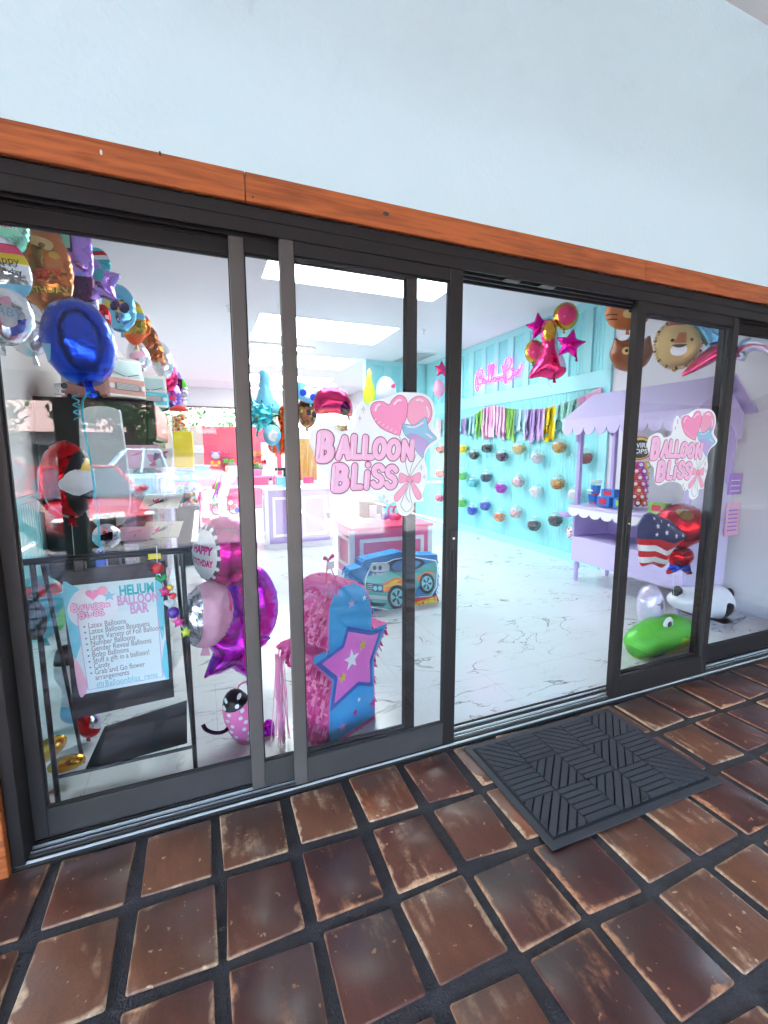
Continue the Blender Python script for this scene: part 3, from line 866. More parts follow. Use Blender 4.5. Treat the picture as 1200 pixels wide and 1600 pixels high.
# ================================================================ poster stand
mat('poster', C(214, 238, 246), 0.5)
mat('poster_teal', C(60, 190, 205), 0.5)
mat('poster_lilac', C(216, 164, 216), 0.5)
mat('poster_text', C(120, 112, 128), 0.6)
mat('poster_blue', C(120, 214, 236), 0.5)
mat('poster_pink', C(244, 190, 216), 0.5)
mat('board_black', (0.02, 0.02, 0.024), 0.5, var=.15)
YS = .30
A = P(95, 1268, z=0.012); B = P(305, 1217, z=0.012)
sd = thing('poster_stand', 'black tube floor stand holding the helium balloon price poster', 'sign stand', ((A.x + B.x) / 2, (A.y + B.y) / 2, .012))
cx, cyS = (A.x + B.x) / 2, (A.y + B.y) / 2
hw = (B.x - A.x) / 2 + .005
top = P(180, 868, y=cyS).z - .012
for s_ in (-1, 1):
    MB().cyl((s_ * hw, 0, 0), (s_ * hw, 0.0, top), .011, n=10).build('leg', 'black_metal', sd, True)
    MB().cyl((s_ * (hw - .03), .02, top - .02), (s_ * (hw - .02), .34, 0), .009, n=8).build('leg', 'black_metal', sd, True)
MB().cyl((-hw - .045, 0, top), (hw + .03, 0, top), .014, n=10).build('top_bar', 'black_metal', sd, True)
MB().cyl((-hw, 0, .17), (hw, 0, .17), .008, n=8).build('cross_bar', 'black_metal', sd, True)
def SP(u, v):
    p = P(u, v, y=cyS); return (p.x - cx, p.z - .012)
bt = MB().prism([SP(95, 893), SP(258, 876), SP(272, 1090), SP(115, 1125)], .006, .014).build('upper_board', 'board_black', sd)
MB().prism([SP(152, 1168), SP(290, 1122), SP(291, 1192), SP(118, 1242)], .16, .17).build('lower_board', 'board_black', sd)
for u in (125, 238):
    a = SP(u, 880); MB().box((a[0] - .02, -.018, a[1] - .035), (a[0] + .02, .02, a[1] + .02), bev=.004).build('clip', 'black_metal', sd)
a = SP(242, 868); MB().box((a[0] - .025, -.02, a[1] - .012), (a[0] + .025, -.014, a[1] + .012)).build('tag', mat('tag_yellow', C(225, 225, 50), .5), sd)
# the poster itself: laid out in its own rectangle
tl, tr, br, bl = (Vector((*SP(97, 917), 0)) for _ in range(1)).__next__(), Vector((*SP(252, 901), 0)), Vector((*SP(264, 1061), 0)), Vector((*SP(124, 1086), 0))
def Q(a, b):
    """0..1 across, 0..1 down the poster."""
    p = (tl * (1 - a) + tr * a) * (1 - b) + (bl * (1 - a) + br * a) * b
    return (p.x, p.y)
po = MB().prism([Q(0, 0), Q(1, 0), Q(1, 1), Q(0, 1)], .000, .005).build('poster', 'poster', sd)
def qtext(t, a, b, size, mname, align='CENTER', bold=0.0, sx=1.0):
    vs, fs = textmesh(t, 1.0, bold, align)
    W, H = (tr - tl).length, (bl - tl).length
    out = []
    for x, y in vs:
        q = Q(a + x * size * sx / W, b - y * size / H); out.append((q[0], -.0012, q[1]))
    MB().add(out, fs).build('lettering', mname, po)
def qblob(pts, mname, d=-.0005):
    MB().prism(smoothloop([Q(*p) for p in pts], 4), d, d + .0004).build('print', mname, po)
qblob([(0, 0), (.1, -.0), (.16, .05), (.1, .12), (.08, .3), (.12, .45), (.06, .6), (.0, .62)], 'poster_blue')
qblob([(.93, .02), (1, .0), (1, .42), (.96, .6), (.93, .4)], 'poster_blue')
qblob([(.96, .7), (1, .62), (1, .99), (.93, .9)], 'poster_blue')
qblob([(0, .68), (.04, .7), (.1, .9), (.06, 1), (0, 1)], 'poster_pink')
MB().prism([Q(.1, .3), Q(.93, .27), Q(.93, .965), Q(.1, .965)], -.0009, -.0006).build('print', mat('poster_inner', C(222, 242, 250), .5), po)
fr_ = MB()
for a, b in (((.1, .3), (.1, .965)), ((.1, .965), (.93, .965)), ((.93, .965), (.93, .27))):
    a, b = Q(*a), Q(*b); fr_.tube([(a[0], -.0011, a[1]), (b[0], -.0011, b[1])], .0014, 4, flat=(FY, .3))
fr_.build('print', 'poster_lilac', po)
qtext('HELIUM', .73, .095, .063, 'poster_teal', bold=.042, sx=.64)
qtext('BALLOON', .735, .185, .060, 'poster_lilac', bold=.042, sx=.60)
qtext('BAR', .735, .275, .063, 'poster_lilac', bold=.042, sx=.64)
for k, t in enumerate(('Latex Balloons', 'Latex Balloon Bouquets', 'Large Variety of Foil Balloons', 'Number Balloons', 'Gender Reveal Balloons', 'Bobo Balloons', 'Stuff a gift in a balloon!', 'Candy', 'Grab and Go flower')):
    qtext(t, .19, .375 + k * .0545, .036, 'poster_text', 'LEFT', sx=.70)
    c = Q(.155, .378 + k * .0545); MB().cyl((c[0], -.0014, c[1]), (c[0], -.0006, c[1]), .004, n=8).build('bullet', 'poster_text', po)
qtext('arrangements', .19, .865, .036, 'poster_text', 'LEFT', sx=.70)
qtext('Balloonbliss_reno', .58, .935, .040, 'poster_teal', sx=.78)
c = Q(.235, .94)
ig = MB()
ring(ig, [(c[0] + a * .012, c[1] + b * .012) for a, b in ((-1, -.7), (-.7, -1), (.7, -1), (1, -.7), (1, .7), (.7, 1), (-.7, 1), (-1, .7))], -.0014, .0014)
ring(ig, circ(.006, 12, *c), -.0014, .0014)
ig.build('print', 'poster_teal', po)
# small logo on the poster: white cloud, hearts and the shop's name
qblob([(.02, .2), (.12, .06), (.3, .03), (.48, .1), (.52, .22), (.45, .36), (.25, .42), (.06, .34)], mat('poster_cloud', C(236, 240, 250), .5), -.0010)
lg = thing('x', 'x', 'x')
for nm, d, mname, g in (('lettering', .0016, 'st_line', 7), ('lettering', .0022, 'st_letter', 0)):
    m = MB()
    for ch, x, y, w_, h_, r in WORD:
        for st in GLY[ch]:
            pts = [(x + a * w_, y + b * h_) for a, b in st]
            if len(pts) > 2 and ch in 'BOS': pts = smoothloop(pts, 3, False)
            q = [Q(.04 + (a - 165) / 630 * .40, .165 + (b - 465) / 400 * .15) for a, b in pts]
            m.tube([(a, -d, b) for a, b in q], (r + g) * .00023, 7, flat=(FY, .12))
    m.build(nm, mname, po)
bpy.data.objects.remove(lg)
c = Q(.28, .095); MB().prism(heartpoly(.028, 24, *c), -.0016, -.0011).build('print', 'st_pink', po)
c = Q(.38, .07); MB().prism(circ(.02, 20, *c), -.0013, -.0011).build('print', 'st_pink_pale', po)
c = Q(.44, .125); MB().prism(starpoly(.026, .012, 5, *c), -.0019, -.0014).build('print', 'st_blue', po)

# string of toy beads down the stand's right side
bg_ = thing('bead_garland', 'string of bright plastic beads hanging down the right side of the poster stand', 'garland', P(246, 870, y=cyS - .04))
bo = bg_.location
BE = [((246, 888), (200, 20, 30), 'o', .026), ((252, 904), (20, 150, 80), 'h', .026), ((258, 924), (235, 30, 130), 's', .028), ((266, 918), (235, 200, 30), 's', .018), ((270, 931), (220, 30, 40), 'o', .016), ((265, 943), (215, 235, 245), 'h', .026), ((271, 957), (90, 20, 170), 'o', .026), ((279, 972), (240, 70, 170), 's', .026), ((291, 988), (190, 220, 30), 's', .026)]
pts = []
for (u, v_), c_, k, r in BE:
    p = P(u, v_, y=cyS - .04) - bo; pts.append(p)
    mm = mat('bead_%d_%d_%d' % c_, C(*c_), 0.15, coat=.5)
    if k == 'o': m = MB().ell(p, r, 16, 10)
    else:
        ol = heartpoly(r * 1.0, 26) if k == 'h' else roundstar(r * 1.15, r * .62)
        m = Foil(ol, r * 1.3, step=r * .35, wr=0).mb(T=Matrix.Translation(p))
    m.build('bead', mm, bg_, True, angle=180)
MB().tube([Vector((0, 0, .05))] + pts, .002, 5).build('string', 'white', bg_)

# ================================================================ balloons in the left window
FC = {'blue': (24, 70, 205), 'magenta': (225, 20, 150), 'purple': (205, 25, 215), 'pink': (245, 130, 190), 'palepink': (247, 190, 220), 'silver': (215, 218, 228), 'red': (210, 18, 30), 'yellow': (245, 220, 40), 'gold': (214, 160, 60), 'copper': (196, 112, 56), 'teal': (60, 190, 205), 'sky': (120, 200, 235), 'lilac': (176, 130, 220), 'green': (90, 200, 60), 'orange': (245, 95, 30), 'black': (12, 12, 16), 'white': (240, 240, 246), 'brown': (140, 80, 45), 'navy': (30, 34, 90), 'plum': (90, 30, 80), 'lime': (205, 225, 60), 'rose': (240, 60, 120), 'tan': (222, 190, 120), 'mint': (150, 225, 190)}
for k, c_ in FC.items():
    foilmat('foil_' + k, C(*c_))
    mat('print_' + k, C(*c_), 0.38, 0.1, bump=.2, scale=14)
def F_(k): return 'foil_' + k
def PR(k): return 'print_' + k

def balloon(name, label, outline, thick, mats, at, rz=0.0, ry=0.0, rx=0.0, regions=(), texts=(), tail=True, group=None, ribbon=None, wr=.10, cat='balloon', back=None, step=None, kw=None, extra=None):
    """at: world point of the middle; outline in metres about it."""
    f = Foil(outline, thick, regions, wr=wr, step=step, kw=kw)
    t = bpy.data.objects.new(name, None); col.objects.link(t); t.empty_display_size = .05
    t.location = at; t.rotation_euler = (rx, ry, rz)
    tag(t, label, cat, group)
    f.mb(back).build('body', mats, t, True, angle=180)
    o = np.array(outline); i = o[:, 1].argmin(); bx_, bz_ = o[i]
    if tail:
        w_ = thick * .07 + .008
        MB().prism([(bx_ - w_ * .45, bz_ + .012), (bx_ + w_ * .45, bz_ + .012), (bx_ + w_, bz_ - .045), (bx_ - w_ * .7, bz_ - .038)], -.002, .002).build('tail', mats[0], t)
    for tx in texts:
        txt, x, z, size, mname = tx[:5]; kwd = tx[5] if len(tx) > 5 else {}
        m = MB(); put_text(m, txt, x, z, 0, size, surf=f.surf, **kwd); m.build('lettering', mname, t)
    if ribbon:
        inv = Matrix.LocRotScale(Vector(at), t.rotation_euler, None).inverted()
        q = [Vector((bx_, 0, bz_ - .02))] + [inv @ Vector(p) for p in ribbon[0]]
        q = [Vector(p) for p in smoothloop([tuple(p) for p in q], 8, False)]
        MB().tube(q, ribbon[2] if len(ribbon) > 2 else .0035, 6).build('ribbon', ribbon[1], t)
    if extra: extra(t, f)
    return t

def px(at, n):
    """metres that n photo pixels measure at this point's distance"""
    return n * (Vector(at) - EYE).dot(ROWS[2]) / FPX

mat('ribbon_teal', C(40, 190, 220), .35)
mat('ribbon_pale', C(235, 235, 240), .35)
mat('ribbon_pink', C(240, 60, 150), .35)
# blue balloon
p = P(125, 536, y=.42)
balloon('foil_balloon', 'round deep blue foil balloon on a teal ribbon above the poster stand', circ(px(p, 50), 44, rz=px(p, 67)), .30, [F_('blue'), PR('sky')], p, rz=R(24), ry=R(-6),
        regions=[([(-.19, -.11), (-.13, -.13), (-.12, -.02), (-.15, .0), (-.19, .02)], 1)], ribbon=([P(128, 640, y=.40), P(146, 750, y=.36), P(157, 862, y=.33)], 'ribbon_teal', .0045), kw=26, step=.028)
p = P(126, 615, y=.40)
cl = MB().tube([p + Vector((.012 * math.cos(k * .9) - .02, .012 * math.sin(k * .9), -.0045 * k)) for k in range(26)], .003, 5).build('curled_ribbon', 'ribbon_teal')
tag(cl, 'curled end of teal ribbon under the blue balloon', 'ribbon')
p = P(158, 874, y=.33)
bwt = thing('balloon_weight', 'small blue balloon weight at the foot of the teal ribbon', 'weight', p)
MB().box((-.022, -.022, -.045), (.022, .022, .02), bev=.006).build('block', mat('weight_blue', C(20, 110, 230), .3), bwt)
MB().tube([(.014 * math.cos(a), 0, .034 + .014 * math.sin(a)) for a in [2 * math.pi * k / 12 for k in range(12)]], .004, 6, True).build('loop', 'weight_blue', bwt)

# bouquet right of the stand
p = P(353, 862, y=.55); r = px(p, 50)
balloon('foil_balloon', 'magenta round foil balloon with white HAPPY BIRTHDAY panel at the top of the window bouquet', circ(r, 44, rz=r * 1.12), .30, [F_('magenta'), PR('black'), PR('white')], p, rz=R(-30), ry=R(6), kw=26, step=.022,
        regions=[(circ(r * .62, 34, -.06, 0, r * .86), 1), (circ(r * .53, 34, -.06, 0, r * .76), 2)] + [(circ(.012, 8, -.06 + r * .575 * math.cos(R(a)), r * .81 * math.sin(R(a))), 2) for a in range(0, 360, 24)],
        texts=[('HAPPY', -.06, .03, .056, PR('magenta'), {'bold': .003, 'sx': .72}), ('BIRTHDAY', -.06, -.035, .046, PR('magenta'), {'bold': .0025, 'sx': .62})])
p = P(325, 960, y=.45); r = px(p, 41)
balloon('foil_balloon', 'pale pink and silver round foil balloon low on the left of the window bouquet', circ(r, 44, rz=r * 1.3), .32, [PR('palepink'), F_('silver'), PR('rose')], p, rz=R(20), ry=R(8), kw=34, wr=.2, step=.022,
        regions=[([(-.5, -.5), (-.09, -.5), (-.05, -.1), (-.06, .1), (-.10, .5), (-.5, .5)], 1), (smoothloop([(.09, .02), (.13, .08), (.12, .15), (.08, .13)], 4), 2)])
p = P(392, 945, y=.72); r = px(p, 44)
balloon('foil_balloon', 'purple metallic round foil balloon behind the front bouquet balloons', circ(r, 40, rz=r * 1.5), .26, [F_('purple')], p, rz=R(-28), kw=22, wr=.16)
p = P(366, 1012, y=.62); r = px(p, 62)
balloon('star_balloon', 'purple magenta star foil balloon pointing down in the window bouquet', roundstar(r, r * .5, rot=74), .20, [F_('purple')], p, rz=R(12), wr=.22, ribbon=([P(372, 1075, y=.6), P(376, 1120, y=.56), P(378, 1160, y=.5)], 'ribbon_pink'))
p = P(376, 1120, y=.50); r = px(p, 25)
dots = [(circ(.011, 8, a * .036 + (.018 if b % 2 else 0), b * .034), 1) for a in range(-3, 4) for b in range(-4, 5)]
balloon('foil_balloon', 'small pink balloon with white polka dots at the foot of the window bouquet', circ(r, 30, rz=r * 1.9), .16, [PR('pink'), PR('white'), PR('black')], p, rz=R(-10), ry=R(-14), regions=[(circ(r * 1.4, 24, .0, r * 1.7, r * .8), 2)] + dots[::2], step=.016)
p = P(318, 1135, y=.48)
m = MB().tube(smoothloop([tuple(P(u, v_, y=.48 - k * .004)) for k, (u, v_) in enumerate(((317, 1132), (322, 1140), (335, 1145), (350, 1143), (362, 1132)))], 5, False), .011, 8, flat=(FY, .4))
tag(m.build('foil_streamer', F_('plum'), None, True), 'curved dark purple foil streamer beside the polka dot balloon', 'streamer')
p = P(418, 1140, y=.5); r = px(p, 17)
balloon('heart_balloon', 'tiny purple heart foil balloon right of the polka dot balloon', heartpoly(r), .06, [F_('purple')], p, ry=R(-50))

# balloons at the far left
p = P(62, 950, y=1.15); r = px(p, 40)
balloon('foil_balloon', 'round foil balloon in teal, red and black low behind the poster stand', circ(r, 40, rz=r * 1.28), .34, [PR('teal'), PR('black'), PR('red'), PR('green'), PR('white')], p, rz=R(12), step=.03,
        regions=[([(-.4, .17), (.4, .13), (.4, .08), (-.4, .11)], 2), (smoothloop([(-.2, -.02), (-.12, .1), (.02, .06), (.03, -.1), (-.06, -.2), (-.17, -.15)], 4), 1), (smoothloop([(.06, -.1), (.14, .04), (.2, -.08), (.14, -.2)], 4), 3), (smoothloop([(-.19, -.16), (-.06, -.24), (.08, -.24), (0, -.3), (-.14, -.28)], 4), 4)])
p = P(106, 750, y=.95); r = px(p, 42)
balloon('foil_balloon', 'red round foil balloon with yellow and black side band in the left window', circ(r, 40, rz=r * 1.45), .32, [F_('red'), PR('yellow'), PR('black'), PR('white')], p, rz=R(-26), kw=22, wr=.18, step=.03,
        regions=[([(.06, -.5), (.4, -.5), (.4, .5), (.05, .5), (.10, .2), (.05, .02)], 2), (smoothloop([(.12, .02), (.19, .05), (.21, .17), (.15, .2), (.12, .12)], 4), 1), (smoothloop([(.10, -.24), (.18, -.22), (.22, -.1), (.16, -.04)], 4), 1), (smoothloop([(.03, -.02), (.1, .06), (.17, .0), (.1, -.08)], 4), 3)],
        ribbon=([P(113, 830, y=.95), P(118, 900, y=.95), P(120, 1000, y=.95)], 'ribbon_pale', .002))
for k, (u, v_, a, b, rot, lab) in enumerate(((68, 1176, 37, 17, 32, 'larger gold oval foil balloon lying on the floor behind the stand'), (104, 1193, 26, 13, 5, 'smaller gold oval foil balloon lying on the floor behind the stand'))):
    p = P(u, v_, y=.62 if k == 0 else .50); p.z = max(p.z, px(p, b))
    balloon('foil_balloon', lab, circ(px(p, a), 30, rz=px(p, b)), px(p, b * 1.7), [F_('gold')], p, ry=R(-rot), tail=False, kw=12)
p = P(138, 1132, y=.8); r = px(p, 19)
balloon('foil_balloon', 'small red foil balloon with silver edge behind the poster stand', circ(r, 26, rz=r * 1.2), .12, [F_('red'), F_('silver')], p, regions=[([(.02, .0), (.2, -.1), (.2, .3), (.04, .2)], 1)], rz=R(-15))
p = P(112, 1065, y=1.0)
balloon('foil_balloon', 'tall narrow white and black foil balloon behind the poster stand', smoothloop([(-.06, .2), (0, .23), (.06, .2), (.08, .05), (.05, -.08), (.07, -.2), (0, -.26), (-.07, -.2), (-.05, -.05), (-.08, .06)], 4), .14, [PR('white'), PR('black'), PR('sky')], p, regions=[([(-.2, .12), (.2, .12), (.2, .3), (-.2, .3)], 1), ([(-.2, -.14), (.2, -.12), (.2, -.3), (-.2, -.3)], 2)], rz=R(20))
rs = MB().tube(smoothloop([tuple(P(u, v_, z=.016)) for u, v_ in ((84, 1233), (76, 1240), (80, 1256), (98, 1262), (118, 1254), (126, 1243))], 6, False), .003, 6).build('ribbon_end', mat('ribbon_red', C(225, 60, 50), .4))
tag(rs, 'loose red ribbon curled on the marble floor at the left', 'ribbon')

# ================================================================ left wall: balloons under the ceiling
def rnd_regions(r, seed, n=4, ms=(1, 2, 3)):
    q = random.Random(seed); out = []
    for k in range(n):
        a = q.uniform(0, 6.28); d = q.uniform(0, .6) * r; s = q.uniform(.18, .42) * r
        out.append((smoothloop([(d * math.cos(a) + s * q.uniform(.6, 1.2) * math.cos(t), d * math.sin(a) + s * q.uniform(.6, 1.2) * math.sin(t)) for t in [i * 1.05 for i in range(6)]], 4), q.choice(ms)))
    return out
HB = 'printed HAPPY BIRTHDAY'
LEFTB = [
 (2, 352, 34, 52, .70, 20, ('mint', 'sky', 'rose', 'lime'), [('HAPPY', .03, .05, .075, 'white'), ('BIRTHDAY', .03, -.03, .06, 'white')], 'mint and sky blue birthday foil balloon in the top left corner of the window', 'round'),
 (6, 418, 32, 48, .58, 24, ('white', 'rose', 'yellow', 'sky'), [('Happy', .0, .05, .08, 'black'), ('Birthday', .0, -.04, .07, 'black')], 'white foil balloon with rainbow bands and black birthday lettering at the left edge', 'band'),
 (8, 492, 34, 47, .60, 18, ('white', 'palepink', 'silver', 'pink'), [('BABY', .0, .0, .1, 'sky')], 'white foil balloon lettered BABY at the left edge', 'round'),
 (42, 512, 30, 44, .80, -20, ('white', 'gold', 'silver', 'palepink'), [], 'white foil balloon with gold patch beside the baby balloon', 'round'),
 (62, 412, 46, 74, .95, -14, ('copper', 'tan', 'brown', 'gold'), [('HAPPY', .06, -.10, .085, 'red'), ('BIRTHDAY', .06, -.18, .065, 'lime')], 'big copper foil balloon with pointed ears and birthday lettering in the left window', 'ears'),
 (108, 368, 32, 62, 1.35, -24, ('lilac', 'plum', 'mint', 'purple'), [], 'tall lilac and plum foil balloon near the top of the left window', 'block'),
 (120, 430, 22, 46, 1.75, -10, ('plum', 'red', 'navy', 'silver'), [], 'dark plum foil balloon with red cap behind the blue balloon', 'cap'),
 (155, 442, 28, 36, 2.1, -12, ('lilac', 'teal', 'purple', 'palepink'), [], 'violet and teal star foil balloon among the ceiling balloons', 'star'),
 (92, 470, 18, 34, 2.0, 10, ('sky', 'silver', 'teal', 'white'), [], 'pale blue foil balloon squeezed behind the copper balloon', 'round'),
 (186, 482, 24, 36, 2.6, -20, ('sky', 'yellow', 'navy', 'white'), [], 'light blue foil balloon with yellow print above the pink van box', 'round'),
 (161, 496, 10, 20, 2.4, 0, ('red', 'red', 'white', 'red'), [], 'small red foil balloon above the pink van box', 'round'),
 (208, 504, 18, 34, 3.1, -18, ('gold', 'yellow', 'sky', 'orange'), [], 'golden yellow foil balloon with blue top above the van boxes', 'band'),
 (230, 532, 16, 24, 3.7, -20, ('brown', 'white', 'copper', 'black'), [], 'brown and white foil balloon in the row above the teal bus box', 'round'),
 (216, 556, 15, 24, 3.5, 0, ('white', 'silver', 'palepink', 'white'), [], 'plain white foil balloon behind the van boxes', 'round'),
 (252, 562, 16, 28, 4.3, -18, ('white', 'mint', 'teal', 'palepink'), [], 'white foil balloon with mint print farther along the left wall', 'round'),
 (262, 590, 14, 22, 4.9, -16, ('rose', 'pink', 'magenta', 'white'), [], 'rose pink foil balloon far along the left wall', 'round'),
 (268, 618, 13, 24, 5.3, -12, ('lilac', 'rose', 'white', 'sky'), [], 'lilac foil balloon with rose edge far along the left wall', 'round'),
 (36, 338, 14, 24, 1.0, 10, ('palepink', 'rose', 'tan', 'white'), [], 'small pale pink foil balloon between the mint and copper balloons', 'cap'),
 (152, 410, 17, 22, 2.3, -10, ('teal', 'red', 'white', 'sky'), [], 'teal foil balloon with red stripe above the violet star balloon', 'band'),
 (138, 476, 14, 24, 2.3, 0, ('silver', 'sky', 'lilac', 'white'), [], 'silvery foil balloon tucked behind the blue balloon', 'round'),
 (222, 510, 12, 18, 3.4, -12, ('orange', 'red', 'gold', 'white'), [], 'small orange foil balloon behind the golden yellow balloon', 'round'),
 (241, 546, 12, 20, 4.0, -12, ('copper', 'brown', 'white', 'black'), [], 'small copper foil balloon beside the brown and white balloon', 'round'),
 (258, 575, 12, 18, 4.6, -12, ('pink', 'magenta', 'white', 'rose'), [], 'small pink foil balloon above the rose pink balloon', 'round'),
 (275, 598, 9, 18, 5.4, -8, ('plum', 'lilac', 'green', 'white'), [], 'narrow plum foil balloon near the end of the left row', 'cap'),
 (284, 615, 9, 24, 5.8, -8, ('white', 'green', 'red', 'gold'), [], 'white foil balloon with coloured tip at the end of the left row', 'cap'),
]
for k, (u, v_, w_, h_, y, rz, cs, txt, lab, shp) in enumerate(LEFTB):
    p = P(u, v_, y=y); a, b = px(p, w_), px(p, h_)
    if shp == 'ears':
        ol = smoothloop([(0, -b), (a * .75, -b * .66), (a, -.05 * b), (a * .85, b * .5), (a * .72, b * .85), (a * .42, b * .66), (0, b * .72), (-a * .42, b * .66), (-a * .72, b * .85), (-a * .85, b * .5), (-a, -.05 * b), (-a * .75, -b * .66)], 4)
    elif shp == 'block': ol = smoothloop([(-a, -b * .9), (0, -b), (a, -b * .9), (a * 1.05, 0), (a, b * .9), (0, b), (-a, b * .9), (-a * 1.05, 0)], 4)
    elif shp == 'star': ol = roundstar(b, b * .6)
    elif shp == 'cap': ol = smoothloop([(0, -b), (a * .9, -b * .7), (a, 0), (a * .8, b * .55), (0, b), (-a * .8, b * .55), (-a, 0), (-a * .9, -b * .7)], 4)
    else: ol = circ(a * 1.08, 36, rz=b)
    reg = rnd_regions(min(a, b), k + 3, 5)
    if shp == 'band': reg = [([(-1, b * .45), (1, b * .35), (1, b * .05), (-1, b * .15)], 2), ([(-1, b * .75), (1, b * .65), (1, b * .35), (-1, b * .45)], 1), ([(-1, -b * .5), (1, -b * .55), (1, -2 * b), (-1, -2 * b)], 3)]
    if shp == 'cap': reg = [([(-1, b * .45), (1, b * .35), (1, 3 * b), (-1, 3 * b)], 1)] + reg[:2]
    if shp == 'block': reg = [([(-a * .5, -b * .5), (a * .5, -b * .5), (a * .5, 0), (-a * .5, 0)], 1), ([(-a * .42, -b * .42), (a * .42, -b * .42), (a * .42, -b * .08), (-a * .42, -b * .08)], 2), (circ(a * .28, 16, 0, b * .5), 3)]
    if shp == 'ears': reg = [(smoothloop([(-a * .5, .1 * b), (0, .26 * b), (a * .6, .1 * b), (a * .7, b * .3), (0, .42 * b), (-a * .6, b * .3)], 4), 1), (circ(a * .09, 12, a * .45, b * .2), 2), (circ(a * .09, 12, -a * .2, b * .2), 2), (circ(a * .13, 14, a * .7, b * .02), 3)]
    mt = [F_(cs[0])] + [PR(c) for c in cs[1:]]
    balloon('foil_balloon' if shp != 'star' else 'star_balloon', lab, ol, min(a, b) * 1.25, mt, p, rz=R(rz), ry=R(random.Random(k).uniform(-14, 10)), regions=reg, texts=[(t, x * .4, z * (b / .28), 1.25 * a / max(1e-3, np.ptp(np.array(textmesh(t, 1.0)[0])[:, 0])), PR(c), {}) for t, x, z, s_, c in txt], group='balloons along the left wall', tail=h_ > 30, wr=.12, step=min(a, b) / 6.5)

# ================================================================ black display fridge and the boxes on top
mat('fridge_black', (0.005, 0.0045, 0.005), 0.4, 0.1, bump=.03, bscale=20)
mat('red_sign', C(205, 45, 60), 0.4)
fx0, fx1, fy0, fy1, fz = -1.38, -.42, 3.0, 4.55, 2.1
fg = thing('display_fridge', 'tall black display fridge with a red header standing against the left wall', 'fridge', ((fx0 + fx1) / 2, (fy0 + fy1) / 2, .012))
o = Vector(fg.location)
def fb(a, b, name, m, bev=.008, par=fg):
    return MB().box(Vector(a) - o, Vector(b) - o, bev=bev).build(name, m, par)
fb((fx0, fy0, .08), (fx1 - .06, fy1, fz), 'cabinet', 'fridge_black')
fb((fx0 + .03, fy0 + .03, .012), (fx1 - .1, fy1 - .03, .08), 'plinth', 'rubber_black')
hs = fb((fx1 - .06, fy0, 1.72), (fx1 + .01, fy1, fz - .005), 'header', 'fridge_black')
sg = fb((fx1 + .010, fy0 + .03, 1.76), (fx1 + .016, fy1 - .03, 2.06), 'header_sign', 'red_sign', 0, hs)
for k in range(2):
    a, b = fy0 + .01 + k * .775, fy0 + .77 + k * .775
    d = fb((fx1 - .06, a, .12), (fx1 - .02, b, 1.71), 'door', 'fridge_black')
    fb((fx1 - .022, a + .07, .2), (fx1 - .016, b - .07, 1.63), 'pane', mat('fridge_pane', C(210, 70, 90), .08, coat=.6), 0, d)
    hy = b - .035 if k == 0 else a + .035
    MB().tube([Vector((fx1 - .02, hy, .78)) - o, Vector((fx1 + .03, hy, .8)) - o, Vector((fx1 + .03, hy, 1.3)) - o, Vector((fx1 - .02, hy, 1.32)) - o], .012, 8).build('handle', 'black_metal', d, True)
mat('van_pink', C(232, 172, 160), .5); mat('van_white', C(240, 236, 232), .5); mat('van_teal', C(110, 200, 220), .5); mat('van_glass', C(190, 215, 215), .15); mat('van_grey', C(150, 140, 140), .4)
def van(label, loc, rz, s, c, ln=1.9):
    t = thing('cardboard_van', label, 'toy van', loc, rz, group='cardboard vans on the fridge')
    W, H = s, s
    MB().box((-W / 2, 0, .05 * s), (W / 2, ln * s, .52 * s), bev=.06 * s).build('body', c, t)
    pf = [(0.03 * s, .52 * s), (.12 * s, .98 * s), (.2 * s, 1.04 * s), (ln * s * .97, 1.04 * s), (ln * s * .98, .52 * s)]
    MB().prism(pf, -W * .47, W * .47, 'x').build('cab', 'van_white', t)
    ws = MB().quad((-W * .4, .026 * s, .58 * s), (W * .4, .026 * s, .58 * s), (W * .38, .09 * s, .93 * s), (-W * .38, .09 * s, .93 * s)).build('windscreen', 'van_glass', t)
    for k in (-1, 1): MB().tube([(k * W * .03, .015 * s, .57 * s), (k * W * .34, .03 * s, .66 * s)], .008 * s, 5).build('wiper', 'rubber_black', t)
    g = MB().box((-W * .3, -.02 * s, .24 * s), (W * .3, .0, .40 * s), bev=.02 * s).build('grille', 'van_grey', t)
    for k in range(5): MB().box((-W * .27, -.025 * s, (.255 + k * .028) * s), (W * .27, -.018 * s, (.268 + k * .028) * s)).build('bar', 'van_white', g)
    for k in (-1, 1):
        MB().cyl((k * W * .39, -.03 * s, .32 * s), (k * W * .39, 0.02, .32 * s), .06 * s, n=14).build('headlight', 'van_white', t)
        for y in (.4, ln - .45): MB().cyl((k * W * .44, y * s, .10 * s), (k * W * .53, y * s, .10 * s), .11 * s, n=16).build('wheel', 'rubber_black', t)
        for j in range(3): MB().box((k * W * .472, (.25 + j * .55) * s, .6 * s), (k * W * .478, (.7 + j * .55) * s, .92 * s)).build('window', 'van_glass', t)
    MB().box((-W * .46, -.035 * s, .06 * s), (W * .46, .02, .13 * s), bev=.02 * s).build('bumper', 'van_white', t)
    return t
van('pink and white cardboard camper van on top of the black fridge', (-.64, 3.12, fz), R(40), .40, 'van_pink', 2.0)
van('teal cardboard bus behind the pink van on the fridge', (-.52, 4.0, fz), R(14), .38, 'van_teal', 1.2)
sc_ = thing('security_camera', 'small white security camera with a black lens on the fridge', 'camera', P(92, 606, y=2.96) - Vector((0, 0, .06)))
MB().lathe([(.04, 0), (.04, .012), (.012, .02), (.012, .05)]).build('base', 'white', sc_, True)
MB().cyl((-.02, .03, .075), (.045, -.03, .075), .032).build('housing', 'white', sc_, True)
MB().cyl((.045, -.03, .075), (.055, -.039, .075), .027).build('lens', 'rubber_black', sc_, True)

